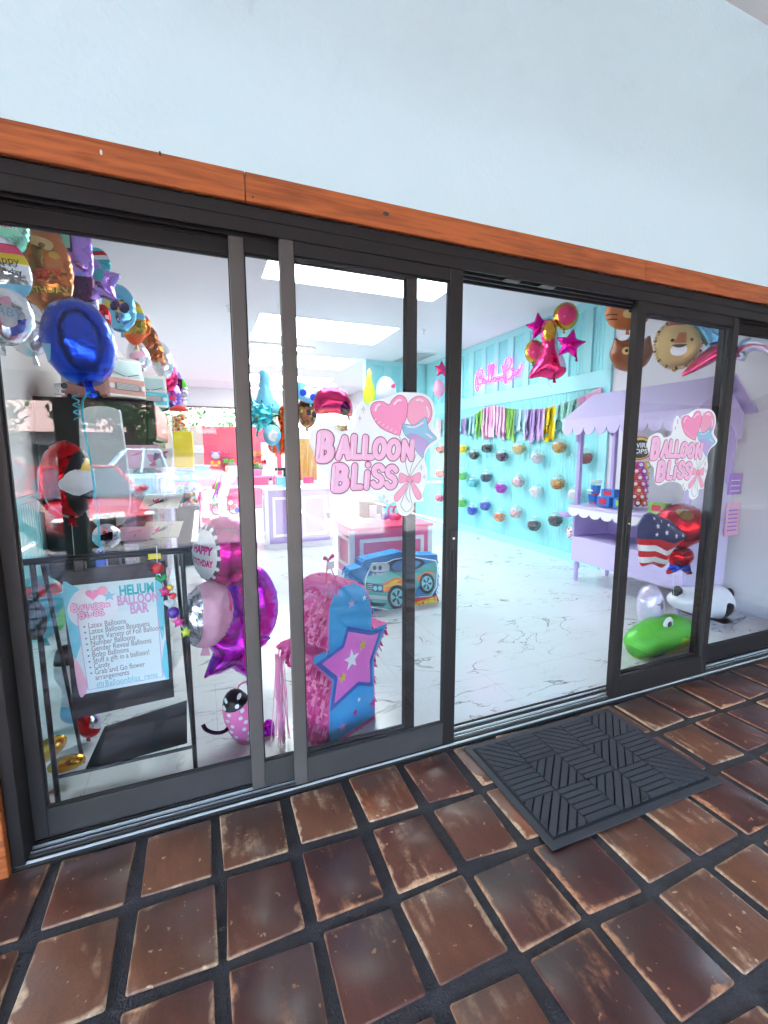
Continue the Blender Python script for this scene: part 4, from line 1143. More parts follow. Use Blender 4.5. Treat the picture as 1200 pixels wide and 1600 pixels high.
# acrylic rack with leaflets, white rounded board
wbp = P(163, 722, y=1.5)
wbd = thing('white_board', 'white rounded upright plastic board behind the acrylic leaflet rack', 'board', (wbp.x, wbp.y, .012), R(-18))
zc = wbp.z - .012
ol = smoothloop([(-.13, zc - .36), (-.13, zc + .26), (-.10, zc + .34), (0, zc + .36), (.10, zc + .34), (.13, zc + .26), (.13, zc - .36)], 4)
MB().prism(ol, -.012, .012).build('panel', mat('board_white', C(238, 240, 244), .4), wbd)
MB().box((-.05, -.02, .02), (.05, .02, zc - .35)).build('post', 'black_metal', wbd); MB().box((-.2, -.15, 0), (.2, .15, .02), bev=.006).build('base', 'black_metal', wbd)
rp = P(236, 860, y=1.7)
rk = thing('acrylic_rack', 'clear acrylic tiered rack of pink leaflets right of the white board', 'rack', (rp.x, 1.7, .012), R(-12))
hz0 = [P(236, v_, y=1.7).z - .012 for v_ in (735, 790, 835)]
for s_ in (-1, 1): MB().box((s_ * .14 - .004, -.1, .0), (s_ * .14 + .004, .16, hz0[0] + .1)).build('side', 'clear_plastic', rk)
MB().box((-.136, .15, .0), (.136, .156, hz0[0] + .12)).build('back', 'clear_plastic', rk)
for k, z in enumerate(hz0):
    sh = MB().quad((-.136, -.13, z - .05), (.136, -.13, z - .05), (.136, .14, z + .03), (-.136, .14, z + .03)).build('shelf', 'clear_plastic', rk)
lf_m = [mat('leaflet_pink', C(244, 190, 208), .4), mat('leaflet_cream', C(238, 228, 214), .4), mat('leaflet_white', C(240, 238, 242), .4)]
def leaflet(dx, z, tilt, s, m, label, cy_=0.02):
    t = thing('leaflet', label, 'leaflet', Vector(rk.location) + Matrix.Rotation(R(-12), 3, 'Z') @ Vector((dx, cy_, z)), R(-12), group='leaflets in the acrylic rack')
    T = Matrix.Rotation(tilt, 4, 'X')
    b = MB(T).box((-s * .5, -.003, -s * .36), (s * .5, .003, s * .36)).build('card', m, t)
    q = random.Random(s)
    for k in range(3): MB(T).prism(smoothloop([(q.uniform(-.4, .4) * s, q.uniform(-.28, .28) * s) for _ in range(4)], 3), -.0042 - .0006 * k, -.0034 - .0006 * k).build('print', PR(q.choice(('rose', 'pink', 'plum', 'palepink'))), b)
leaflet(-.03, hz0[0] + .10, R(-20), .24, lf_m[0], 'pink leaflet on the top tier of the acrylic rack')
leaflet(.10, hz0[0] + .09, R(-24), .20, lf_m[2], 'white and pink leaflet leaning out of the top tier of the acrylic rack', -.04)
leaflet(.09, hz0[1] + .03, R(-62), .26, lf_m[1], 'cream leaflet lying on the middle tier of the acrylic rack')
leaflet(.08, hz0[2] + .03, R(-60), .26, lf_m[1], 'cream and pink leaflet lying on the lowest tier of the acrylic rack')
leaflet(-.08, hz0[2] + .02, R(-66), .24, lf_m[0], 'pink leaflet at the left of the lowest tier of the acrylic rack', -.06)
p = P(167, 838, y=1.3); r = px(p, 20)
balloon('foil_balloon', 'crumpled silver and black foil balloon beneath the white board', circ(r, 26, rz=r), .16, [F_('silver'), F_('black'), F_('silver'), F_('black')], p, regions=rnd_regions(r, 9, 5, (1,)), wr=.35, tail=False)

# tower beside the fridge: pedestal, candy jar, yellow box, glass candy bin
tp = P(287, 700, y=5.0)
pd = thing('display_stand', 'narrow black stand with a clear top bin beyond the fridge doors', 'stand', (tp.x, 5.0, .012))
zt = P(287, 790, y=5.0).z - .012
MB().box((-.16, -.16, 0), (.16, .16, zt), bev=.01).build('pedestal', 'fridge_black', pd)
zb = P(287, 752, y=5.0).z - .012
MB().box((-.15, -.15, zt), (.15, .15, zb)).build('bin', 'clear_plastic', pd)
q = random.Random(3); m = MB()
for k in range(90):
    m.ell((q.uniform(-.12, .12), q.uniform(-.12, .12), q.uniform(zt + .02, zb - .08)), .026, 6, 4, m=q.randrange(5))
m.build('candies', [PR(c) for c in ('red', 'yellow', 'sky', 'rose', 'white')], pd, kind='stuff')
MB().box((-.17, -.17, zb), (.17, .17, zb + .03), bev=.008).build('lid', PR('sky'), pd)
yb = thing('paper_pinata', 'boxy yellow paper pinata with white, red and brown bands stacked on the clear bin', 'pinata', (tp.x, 5.0, zb + .044))
z1 = P(289, 674, y=5.0).z - yb.location.z
for nm, a, b, m_ in (('box', .25, 1.0, 'yellow'), ('band', .18, .25, 'white'), ('band', .10, .18, 'brown'), ('foot', 0, .10, 'yellow')):
    if nm == 'foot':
        for s_ in (-1, 1): MB().box((s_ * .06 - .03, -.04, 0), (s_ * .06 + .03, .04, z1 * .1)).build('foot', PR('yellow'), yb)
    else: MB().box((-.125, -.08, z1 * a), (.125, .08, z1 * b), bev=.008).build(nm, PR(m_), yb)
gm = thing('candy_machine', 'red-topped candy machine with a glass globe standing above the yellow pinata', 'candy machine', (tp.x - .04, 5.25, zb))
z2 = P(285, 634, y=5.25).z - zb; zm = z2 * .55
MB().lathe([(.09, 0), (.10, .03), (.05, .06), (.05, zm), (.11, zm + .02)]).build('base', PR('red'), gm, True)
MB().lathe([(.11, zm + .02), (.125, zm + .1), (.12, z2 - .08)]).build('globe', 'clear_plastic', gm, True)
m = MB()
for k in range(120):
    a = q.uniform(0, 6.28); d = .1 * math.sqrt(q.random()); m.ell((d * math.cos(a), d * math.sin(a), q.uniform(zm + .04, z2 - .13)), .02, 6, 4, m=q.randrange(4))
m.build('gumballs', [PR(c) for c in ('yellow', 'red', 'orange', 'lime')], gm, kind='stuff')
MB().lathe([(.13, z2 - .08), (.13, z2 - .05), (.06, z2), (.0, z2)]).build('lid', PR('red'), gm, True)

# ================================================================ back of the shop
mat('counter_pink', C(240, 110, 160), .4, var=.04); mat('counter_rose', C(240, 80, 130), .4, var=.04); mat('lavender', C(186, 166, 222), .4, var=.03); mat('lavender_pale', C(206, 192, 234), .45, var=.03); mat('trim_white', C(240, 236, 244), .4)
bc = thing('service_counter', 'long bright pink service counter with a pale stripe at the back of the shop', 'counter', (.7, 11.5, .012))
MB().box((-1.9, -.3, 0), (1.75, .3, .86), bev=.01).build('body', 'counter_rose', bc)
MB().box((-1.93, -.34, .86), (1.78, .34, .92), bev=.01).build('top', 'counter_pink', bc)
MB().box((-1.9, -.312, .60), (1.75, -.3, .66)).build('stripe', 'trim_white', bc)
MB().box((-1.9, -.33, 0), (1.75, -.3, .10)).build('plinth', 'counter_pink', bc)
def simple(name, label, cat, u, v_, y, parts, group=None, rz=0):
    """parts: (part name, material, [(kind, args)])  sized in photo pixels about (u, v)"""
    c = P(u, v_, y=y); k = px(c, 1)
    t = thing(name, label, cat, c, rz, group)
    for nm, mm, shp in parts:
        m = MB()
        for s_ in shp:
            if s_[0] == 'b': _, x0, z0, x1, z1, d = s_; m.box((x0 * k, -d * k, -z1 * k), (x1 * k, d * k, -z0 * k), bev=.6 * k)
            elif s_[0] == 'e': _, x, z, rx, rz_, d = s_; m.ell((x * k, 0, -z * k), (rx * k, d * k, rz_ * k), 14, 9)
            elif s_[0] == 't': m.tube([(a * k, 0, -b * k) for a, b in s_[1]], s_[2] * k, 6)
            elif s_[0] == 'p': m.prism([(a * k, -b * k) for a, b in s_[1]], -s_[2] * k, s_[2] * k)
        m.build(nm, mm, t, True, angle=40)
    return t
simple('till', 'small white till box standing on the pink counter', 'till', 362, 737, 11.5, [('case', 'white', [('b', -9, -9, 9, 8, 7)]), ('screen', 'van_grey', [('b', -6, -14, 6, -9.5, 1)])])
simple('potted_plant', 'little green plant in a pink pot on the pink counter', 'plant', 401, 737, 11.5, [('pot', 'counter_pink', [('b', -6, -4, 6, 8, 6)]), ('leaves', mat('leaf', (.05, .16, .03), .5), [('e', a, b, 4.5, 3.5, 4) for a, b in ((-5, -7), (4, -8), (0, -11), (-2, -6), (6, -6))])])
simple('pink_bag', 'flat pale parcel lying on the pink counter', 'parcel', 347, 742, 11.3, [('parcel', PR('palepink'), [('b', -9, -3, 8, 3, 6)])])
for k, (u, v_, c_, nm, lab) in enumerate(((337, 712, 'silver', 'face', 'silver round plaque on the pink back wall'), (337, 727, 'orange', 'face', 'orange and red round plaque on the pink back wall'), (352, 710, 'rose', 'row', 'short row of rose toys on the upper left shelf of the pink wall'), (357, 721, 'green', 'row', 'short row of green toys on the middle shelf of the pink wall'), (358, 729, 'red', 'row', 'short row of red toys on the lower shelf of the pink wall'), (401, 709, 'gold', 'row', 'short row of golden toys on the right shelf of the pink wall'), (399, 722, 'orange', 'row', 'orange toy boxes above the counter plant'), (408, 722, 'red', 'row', 'red toy box above the counter plant'))):
    if nm == 'face': simple('wall_plaque', lab, 'plaque', u, v_, 13.35, [('disc', PR(c_), [('e', 0, 0, 7, 5.5, 1)]), ('ear', PR('yellow' if k else 'lilac'), [('e', -5, -4, 2.5, 3, 1)]), ('ear', PR('yellow' if k else 'lilac'), [('e', 5, -4, 2.5, 3, 1)])])
    else: simple('toy_shelf', lab, 'shelf', u, v_, 13.3, [('shelf', 'counter_pink', [('b', -9, 2, 9, 3.2, 3)])] + [('toy', PR(c_), [('b', a, -2.5 - (a % 3), a + 3.4, 1.9, 2)]) for a in (-8, -4, 0, 4)])
simple('cabinet', 'low grey-teal cabinet by the beige back wall', 'cabinet', 318, 738, 12.6, [('case', mat('greyteal', C(140, 190, 195), .5), [('b', -14, -11, 10, 6, 5)]), ('drawer', 'teal_board', [('b', -12, -9, 8, -3, 5.4)])])
simple('picture', 'pair of small line drawings pinned to the beige back wall', 'picture', 310, 705, 13.36, [('sheet', 'white', [('b', -8, -9, 8, 3, .5)]), ('drawing', 'van_grey', [('t', [(-5, -6), (0, 0), (5, -5)], .6)])])
simple('door', 'white panelled door in the back wall right of the pink panel', 'door', 421, 727, 13.36, [('slab', 'trim_white', [('b', -12, -35, 12, 55, 1)]), ('panel', 'white', [('b', -8, -30, 8, -6, 1.6)]), ('panel', 'white', [('b', -8, 0, 8, 40, 1.6)]), ('handle', 'mill_metal', [('e', 9, 8, 1.2, 1.2, 2.5)])])
simple('fringe_curtain', 'golden foil fringe curtain hanging at the back of the shop', 'curtain', 478, 716, 12.5, [('strand', F_('gold'), [('t', [(a, -30), (a + .7, 0), (a, 34)], .9)]) for a in np.arange(-11, 16, 1.9)])
simple('wire_rack', 'slim gold wire rack in front of the fringe curtain', 'rack', 482, 735, 10.2, [('frame', F_('gold'), [('t', [(-7, 22), (-7, -18), (-4, -22), (0, -18), (0, 22)], .7), ('t', [(0, -18), (4, -14), (7, -18), (7, 22)], .7)]), ('bar', F_('gold'), [('t', [(-7, 8), (7, 8)], .5)]), ('basket', PR('rose'), [('b', -8, 10, 7, 20, 5)])])

# unicorn pinata and tricycle
def unicorn(u, v_, y, k, lab, full=True):
    c = P(u, v_, z=.012); c = P(u, v_, y=y); c.z = .012
    t = thing('unicorn_pinata', lab, 'pinata', c, R(12), group='unicorn pinatas')
    s = k
    body = MB().ell((0, 0, .52 * s), (.26 * s, .14 * s, .15 * s), 16, 10)
    for x in (-.17, .17):
        for yy in (-.07, .07): body.tube([(x * s, yy * s, .5 * s), (x * s, yy * s, .09 * s)], [.075 * s, .055 * s], 10)
    body.tube([(.17 * s, 0, .55 * s), (.26 * s, 0, .78 * s), (.27 * s, 0, .92 * s)], [.13 * s, .1 * s, .09 * s], 12)
    body.tube([(.22 * s, 0, .93 * s), (.36 * s, 0, .88 * s), (.44 * s, 0, .83 * s)], [.09 * s, .085 * s, .055 * s], 12)
    body.build('body', mat('pinata_white', C(238, 236, 242), .8, bump=.5, scale=40), t, True, angle=60)
    for x in (-.17, .17):
        for yy in (-.07, .07): MB().cyl((x * s, yy * s, 0), (x * s, yy * s, .095 * s), .062 * s, .058 * s).build('hoof', PR('rose'), t)
    MB().cyl((.28 * s, 0, .98 * s), (.34 * s, 0, 1.16 * s), .03 * s, .004 * s, 10).build('horn', PR('gold'), t, True)
    for yy in (-1, 1): MB().cyl((.22 * s, yy * .05 * s, .97 * s), (.20 * s, yy * .07 * s, 1.07 * s), .03 * s, .005, 8).build('ear', PR('pink'), t)
    q = random.Random(7)
    for ci, c_ in enumerate(('red', 'orange', 'yellow', 'green', 'sky', 'purple', 'rose')):
        m = MB()
        for j in range(7):
            tt = q.random(); x0 = .2 * s - .0 - tt * .12 * s; z0 = (1.0 - tt * .35) * s
            yy = q.uniform(-.12, .12) * s
            m.tube([(x0, yy * .3, z0), (x0 - .06 * s, yy, z0 - .08 * s), (x0 - (.08 + .1 * q.random()) * s, yy * 1.3, z0 - .28 * s)], [.018 * s, .022 * s, .012 * s], 5)
        m.build('mane', mat('crepe_' + c_, C(*FC[c_]), .8), t)
    MB().tube([(-.24 * s, 0, .56 * s), (-.36 * s, 0, .5 * s), (-.4 * s, 0, .25 * s)], [.04 * s, .06 * s, .02 * s], 8).build('tail', 'crepe_rose', t, True)
unicorn(336, 829, 9.1, 1.12, 'white unicorn pinata with a rainbow paper mane in front of the pink counter')
unicorn(288, 835, 8.4, .95, 'paler unicorn pinata half hidden behind the acrylic rack')
c = P(355, 806, y=10.2); c.z = .012
tk = thing('toy_cycle', 'little two-wheeled toy cycle with coloured pompoms in front of the pink counter', 'toy cycle', c)
k = px(c, 1)
for x in (-14, 11):
    wq = MB().tube([(x * k + 8 * k * math.cos(a), 0, 8.3 * k + 8 * k * math.sin(a)) for a in [2 * math.pi * i / 24 for i in range(24)]], .9 * k, 6, True).build('wheel', 'rubber_black', tk, True)
    for i in range(6): MB().cyl((x * k, 0, 8.3 * k), (x * k + 8 * k * math.cos(i), 0, 8.3 * k + 8 * k * math.sin(i)), .25 * k, n=5).build('spoke', 'mill_metal', wq)
MB().tube([(-14 * k, 0, 8.3 * k), (-6 * k, 0, 16 * k), (6 * k, 0, 16 * k), (11 * k, 0, 8.3 * k)], .8 * k, 6).tube([(-6 * k, 0, 16 * k), (-2 * k, 0, 6 * k), (11 * k, 0, 8.3 * k)], .7 * k, 6).build('frame', PR('rose'), tk)
MB().tube([(-6 * k, 0, 16 * k), (-3 * k, 0, 23 * k), (1 * k, 0, 25 * k)], .8 * k, 6).build('handlebar', 'mill_metal', tk)
for x, z, c_, in ((-19, 19, 'green'), (-11, 18, 'blue'), (-3, 18, 'red'), (6, 18, 'white'), (13, 13, 'pink'), (15, 6, 'blue'), (8, 14, 'orange')):
    MB().ell((x * k, -2 * k, z * k), 3.6 * k, 12, 8).build('pompom', mat('pom_' + c_, C(*FC[c_]), .8, bump=.8, scale=60), tk, True)

# ================================================================ lavender counter with moulded panels
def moulded(name, label, x0, x1, y0, y1, z1, body, trim, panels, cat='counter', topm=None):
    t = thing(name, label, cat, ((x0 + x1) / 2, (y0 + y1) / 2, .012))
    hx, hy, h = (x1 - x0) / 2, (y1 - y0) / 2, z1 - .012
    MB().box((-hx, -hy, 0), (hx, hy, h - .03), bev=.004).build('body', body, t)
    MB().box((-hx - .03, -hy - .03, h - .03), (hx + .03, hy + .03, h), bev=.006).build('top', topm or trim, t)
    MB().box((-hx - .012, -hy - .012, 0), (hx + .012, hy + .012, .09), bev=.004).build('plinth', trim, t)
    n = panels
    for i in range(n):
        a, b = -hx + .09 + i * (2 * hx - .09) / n, -hx + (i + 1) * (2 * hx - .09) / n
        f = MB(); zz0, zz1 = .2, h - .14; w_ = .045
        for p0, p1 in (((a, zz0), (b, zz0 + w_)), ((a, zz1 - w_), (b, zz1)), ((a, zz0 + w_), (a + w_, zz1 - w_)), ((b - w_, zz0 + w_), (b, zz1 - w_))):
            f.box((p0[0], -hy - .016, p0[1]), (p1[0], -hy, p1[1]), bev=.003)
        f.build('moulding', trim, t)
    f = MB(); a, b, zz0, zz1, w_ = -hy + .08, hy - .08, .2, h - .14, .045
    for p0, p1 in (((a, zz0), (b, zz0 + w_)), ((a, zz1 - w_), (b, zz1)), ((a, zz0 + w_), (a + w_, zz1 - w_)), ((b - w_, zz0 + w_), (b, zz1 - w_))):
        f.box((-hx - .016, p0[0], p0[1]), (-hx, p1[0], p1[1]), bev=.003)
    f.build('moulding', trim, t)
    for s_ in (-1, 1): MB().box((s_ * hx - .03 - .004 * (s_ < 0), -hy - .008, .09), (s_ * hx + .03, -hy + .03, h - .03), bev=.003).build('corner_post', trim, t)
    return t
zl = P(450, 763, y=5.45).z
moulded('sales_counter', 'lavender sales counter with white moulded panels in the middle of the shop', .92, 2.0, 5.45, 5.95, zl, 'lavender', 'trim_white', 2)
simple('card_terminal', 'teal and black card terminal on the lavender counter', 'terminal', 440, 745, 5.7, [('stand', PR('sky'), [('b', -9, 0, 5, 18, 6)]), ('screen', 'black_metal', [('b', -10, -14, 7, -10, 1), ('b', 3, -14, 7, 8, 1)]), ('arm', 'mill_metal', [('t', [(-8, 16), (-10, 4), (-6, -10)], 1)])])
simple('bottle', 'small clear bottle at the left of the lavender counter', 'bottle', 423, 757, 5.6, [('body', 'clear_plastic', [('b', -3, -6, 3, 7, 3)]), ('cap', PR('navy'), [('b', -1.6, -10, 1.6, -6, 1.6)])])

# pink desk
yD = 2.96
x0 = P(551, 900, y=yD).x; x1 = P(671, 900, y=yD).x; zD = P(600, 822, y=yD).z
back = yD + .62
moulded('display_desk', 'bright pink display desk with white moulded panels behind the car pinata', x0, x1, yD, back, zD, 'counter_pink', 'trim_white', 1, topm='counter_rose', cat='desk')
simple('wicker_basket', 'brown wicker basket with a white price tag on the pink desk', 'basket', 581, 797, 3.2, [('basket', mat('wicker', C(150, 96, 50), .7, var=.4, scale=60, bump=.8), [('b', -18, -13, 14, 11, 10)]), ('rim', 'wicker', [('b', -19, -14, 15, -11, 11)]), ('tag', 'leaflet_white', [('b', -8, -9, 4, 9, 11.5)]), ('parcel', 'clear_plastic', [('b', -16, -26, 12, -13, 7)])])
simple('price_card', 'small white card standing on the pink desk', 'card', 589, 808, 3.05, [('card', 'leaflet_white', [('b', -5, -5, 6, 5, .6)])])
for k, (u, lab, c_) in enumerate(((601, 'lilac swan ornament at the left on the pink desk', 'lilac'), (613, 'pink swan ornament on the pink desk', 'pink'), (621, 'rose ornament at the right end of the pink desk', 'rose'))):
    simple('ornament', lab, 'ornament', u, 803, 3.3, [('body', PR(c_), [('e', 0, 4, 7, 6, 6)]), ('neck', PR(c_), [('t', smoothloop([(-5, 2), (-7, -6), (-3, -12), (2, -10)], 4, False), 1.8)])])
bk = P(532, 806, y=3.35)
wbk = thing('wire_basket', 'black wire grid tray beside the basket on the pink desk', 'tray', bk)
for i in range(9):
    MB().cyl((-.2 + i * .05, -.14, 0), (-.2 + i * .05, .14, .02), .003, n=5).build('wire', 'black_metal', wbk)
for i in range(6): MB().cyl((-.2, -.14 + i * .056, .003 + i * .004), (.2, -.14 + i * .056, .003 + i * .004), .003, n=5).build('wire', 'black_metal', wbk)

# floating balloons in the middle of the shop
def bal(u, v_, w_, h_, y, mats, lab, shape='round', regions=None, rz=0, ry=0, texts=(), name='foil_balloon', thick=None, string=True, wr=.12, pts=None, group=None, tail=True):
    p = P(u, v_, y=y); a, b = px(p, w_), px(p, h_)
    if pts is not None: ol = smoothloop([(px(p, x), -px(p, z)) for x, z in pts], 4)
    elif shape == 'star': ol = roundstar(b, b * .5, rot=90)
    elif shape == 'spiky': ol = starpoly(b, b * .62, 9)
    elif shape == 'heart': ol = heartpoly(b)
    else: ol = circ(a, 34, rz=b)
    o = np.array(ol); bot = p + Vector((0, 0, o[:, 1].min()))
    a, b = np.ptp(o[:, 0]) / 2, np.ptp(o[:, 1]) / 2
    return balloon(name, lab, ol, thick or min(a, b) * 1.2, mats, p, rz=R(rz), ry=R(ry), regions=regions(a, b) if regions else (), texts=texts, wr=wr, step=min(a, b) / 6, ribbon=([bot - Vector((0, 0, .25)), bot - Vector((.02, 0, .55))], 'ribbon_pale', .0025) if string else None, group=group, tail=tail)
bal(413, 607, 0, 0, 4.6, [PR('sky'), PR('white')], 'tall pale blue bottle-shaped plush balloon rising over the lavender counter', pts=[(0, -28), (7, -26), (9, -16), (8, -6), (12, 8), (22, 24), (24, 40), (0, 46), (-20, 38), (-14, 20), (-9, 4), (-7, -14), (-6, -25)], string=False, tail=False)
bal(398, 634, 0, 0, 4.5, [F_('sky'), F_('teal')], 'small light blue pointed foil balloon left of the bottle-shaped balloon', shape='star', pts=[(-5, -16), (3, -6), (10, -4), (6, 6), (9, 16), (-2, 12), (-10, 14), (-8, 0)], string=False)
bal(410, 652, 26, 27, 4.4, [F_('teal'), F_('sky')], 'shiny teal spiky foil balloon above the lavender counter', shape='spiky', wr=.3, string=False)
bal(425, 680, 14, 16, 4.2, [PR('sky'), PR('silver'), PR('white')], 'light blue round balloon with silver swirl print above the lavender counter', regions=lambda a, b: [(smoothloop([(-.5 * a, 0), (0, .5 * b), (.6 * a, .2 * b), (.2 * a, 0), (.3 * a, -.6 * b), (-.3 * a, -.5 * b)], 4), 2), (circ(a * .35, 14, .2 * a, -.1 * b), 1)])
bal(432, 697, 13, 12, 4.5, [PR('orange'), PR('sky'), PR('brown')], 'orange and blue round balloon beneath the swirl balloon', regions=lambda a, b: rnd_regions(a, 4, 4, (1, 2)))
bal(446, 674, 0, 0, 4.4, [F_('orange'), F_('red')], 'crinkled orange lobster-shaped foil balloon beside the spiky teal balloon', pts=[(-6, -38), (6, -40), (9, -28), (5, -20), (11, -8), (8, 6), (13, 18), (8, 30), (4, 44), (-2, 34), (-10, 36), (-8, 20), (-14, 10), (-8, -6), (-12, -20)], wr=.4, string=False)
bal(478, 618, 0, 0, 4.8, [PR('sky'), PR('white'), PR('blue'), PR('red')], 'blue and white novelty balloon right of the second door stile', pts=[(-14, -20), (2, -18), (14, -10), (22, 0), (16, 10), (4, 12), (-8, 8), (-18, 0)], regions=lambda a, b: [(circ(.09, 14, .02, .04), 1), (circ(.05, 10, .09, -.03), 2), (circ(.05, 10, -.06, .03), 2)], string=False)
bal(480, 645, 16, 24, 5.0, [F_('brown'), F_('gold'), F_('plum'), F_('silver')], 'dark brown and gold foil balloon behind the rose dome balloon', regions=lambda a, b: rnd_regions(a, 12, 5), wr=.3)
bal(521, 632, 0, 0, 3.2, [F_('rose'), F_('plum'), F_('white')], 'rose pink dome-shaped foil balloon over a clear goody cup beside the big sticker', pts=[(-31, 8), (-31, -4), (-24, -20), (-8, -27), (8, -26), (22, -18), (30, -2), (31, 14), (24, 18), (0, 14), (-24, 16)], regions=lambda a, b: [(circ(.06, 16, .12, -.05, .085), 1)], string=False)
gc = P(520, 672, y=3.2); k = px(gc, 1)
cup = thing('goody_cup', 'clear cup of gold confetti under the rose dome balloon', 'cup', gc)
MB().lathe([(26 * k, -18 * k), (30 * k, 18 * k)], n=24).build('cup', 'clear_plastic', cup, True)
q = random.Random(8); m = MB()
for j in range(140):
    a = q.uniform(0, 6.28); d = 26 * k * math.sqrt(q.random()); m.box((d * math.cos(a) - .012, d * math.sin(a) - .004, -17 * k + q.random() * 22 * k), (d * math.cos(a) + .012, d * math.sin(a) + .004, -15 * k + q.random() * 24 * k), m=q.randrange(3))
m.build('confetti', [F_('gold'), F_('tan'), F_('rose')], cup, kind='stuff')
bal(577, 602, 0, 0, 4.2, [PR('lime'), PR('tan'), PR('white')], 'yellow pineapple-shaped balloon behind the big sticker', pts=[(0, -26), (5, -18), (4, -10), (8, 2), (10, 14), (7, 26), (0, 30), (-8, 26), (-11, 12), (-7, 0), (-5, -10), (-4, -20)], regions=lambda a, b: [([(-1, .1), (1, .12), (1, 1), (-1, 1)], 1)])
bal(603, 606, 0, 0, 4.6, [PR('silver'), PR('white'), PR('rose'), PR('black')], 'pale grey dome-shaped balloon with pink print behind the big sticker', pts=[(-15, 14), (-15, -2), (-8, -14), (2, -17), (12, -12), (17, 0), (15, 16), (0, 20)], regions=lambda a, b: [(smoothloop([(.05, .03), (.13, .06), (.12, 0), (.06, -.01)], 3), 2), (circ(.02, 8, .1, .12), 3)])
p = P(690, 577, y=6.3)
balloon('star_balloon', 'small rose star balloon high at the far end of the teal wall', roundstar(px(p, 14), px(p, 7)), .12, [F_('rose')], p, tail=False)
bal(686, 607, 10, 14, 6.2, [PR('palepink'), PR('rose')], 'pink mosaic disco-ball balloon below the small rose star', regions=lambda a, b: [([(x * a * .3, z * b * .25), (x * a * .3 + a * .15, z * b * .25), (x * a * .3 + a * .15, z * b * .25 + b * .12), (x * a * .3, z * b * .25 + b * .12)], 1) for x in range(-3, 3) for z in range(-3, 3)])

# ================================================================ pinatas near the door
mat('crepe_magenta', C(248, 96, 172), .85, var=.3, scale=30, bump=.6); mat('crepe_hot', C(244, 100, 180), .85, var=.2, scale=30)
mat('crepe_bluefr', C(40, 150, 232), .85, var=.3, scale=30, bump=.6)
mat('crepe_magenta_a', C(255, 150, 205), .85); mat('crepe_magenta_b', C(214, 50, 130), .85); mat('crepe_bluefr_a', C(90, 190, 245), .85); mat('crepe_bluefr_b', C(20, 105, 190), .85)
mat('pn_blue', C(50, 170, 235), .4); mat('pn_navy', C(60, 100, 190), .4); mat('pn_pink', C(242, 120, 215), .4); mat('pn_magenta', C(220, 60, 150), .4)
def plane_frame(A, B):
    d = (B - A); d.z = 0; d.normalize(); n = Vector((d.y, -d.x, 0))
    return d, n
def on_plane(u, v_, A, d, n):
    r = ray(u, v_); t = (A - EYE).dot(n) / r.dot(n); q = EYE + r * t - A
    return (q.dot(d), q.z)
def fringe(poly, depth, step, mname, parent, T, seed=1, rows=None, skip=None):
    """Crepe strips on the sides of an extruded outline: one part of stuff."""
    q = random.Random(seed); m = MB(T)
    ol = resample(poly, step); n = len(ol); cw = sum((ol[i][0] * ol[(i + 1) % n][1] - ol[(i + 1) % n][0] * ol[i][1]) for i in range(n)) > 0
    for i in range(n):
        a, b = np.array(ol[i]), np.array(ol[(i + 1) % n]); tdir = (b - a) / np.linalg.norm(b - a); nn = np.array((tdir[1], -tdir[0])) * (1 if cw else -1)
        for j in range(int(depth / .022)):
            y = depth * (j + q.uniform(0, 1)) / int(depth / .022)
            base = a + tdir * q.uniform(0, step); L_ = q.uniform(.02, .05); w_ = q.uniform(.007, .014)
            tip = base + nn * q.uniform(.010, .028) + np.array((0, -L_ * .8)) + tdir * q.uniform(-.01, .01)
            m.quad((base[0], y - w_, base[1]), (base[0], y + w_, base[1]), (tip[0], y + w_ + q.uniform(-.01, .01), tip[1]), (tip[0], y - w_, tip[1]), m=q.randrange(3))
    return m.build('fringe', [mname, mname + '_a', mname + '_b'], parent, kind='stuff')
A = P(513, 1172, z=.014); B = P(586, 1123, z=.014)
d, n = plane_frame(A, B)
zp = lambda zx, zy: on_plane(400 + zx * .2833, 820 + zy * .2833, A, d, n)
OUT = [zp(*q) for q in ((395, 1243), (398, 1010), (415, 870), (300, 760), (312, 728), (392, 690), (392, 560), (398, 450), (425, 365), (480, 322), (545, 308), (595, 335), (625, 400), (638, 480), (638, 575), (722, 540), (718, 560), (650, 740), (652, 880), (656, 1066))]
T0 = Matrix.Translation(Vector((0, 0, 0)))
pn = thing('star_pinata', 'big hot pink fringed pinata with a blue and pink star front by the door', 'pinata', A, math.atan2(d.y, d.x))
DP = .27
MB().prism(OUT, 0.004, DP).build('body', 'crepe_magenta', pn)
fr1 = fringe(OUT, DP, .022, 'crepe_magenta', pn, None, 3)
MB().prism(OUT, -.002, .003).build('front_edge', 'crepe_hot', pn)
cxo = np.mean(np.array(OUT), 0)
shr = lambda poly, k: [tuple(cxo + (np.array(p) - cxo) * k) for p in poly]
fp = MB().prism(shr(OUT, .955), -.005, -.0025).build('front_picture', 'pn_blue', pn)
ST = [zp(*q) for q in ((328, 768), (470, 660), (500, 560), (640, 585), (690, 572), (632, 745), (636, 885), (560, 880), (408, 1020), (430, 850))]
ST = [tuple(np.array(p)) for p in ST]
MB().prism([tuple(np.array(p) + (np.array(p) - cxo) * .02) for p in ST], -.0075, -.0055).build('star_border', 'pn_navy', fp)
cs_ = np.mean(np.array(ST), 0)
MB().prism([tuple(cs_ + (np.array(p) - cs_) * .86) for p in ST], -.0100, -.0080).build('star', 'pn_pink', fp)
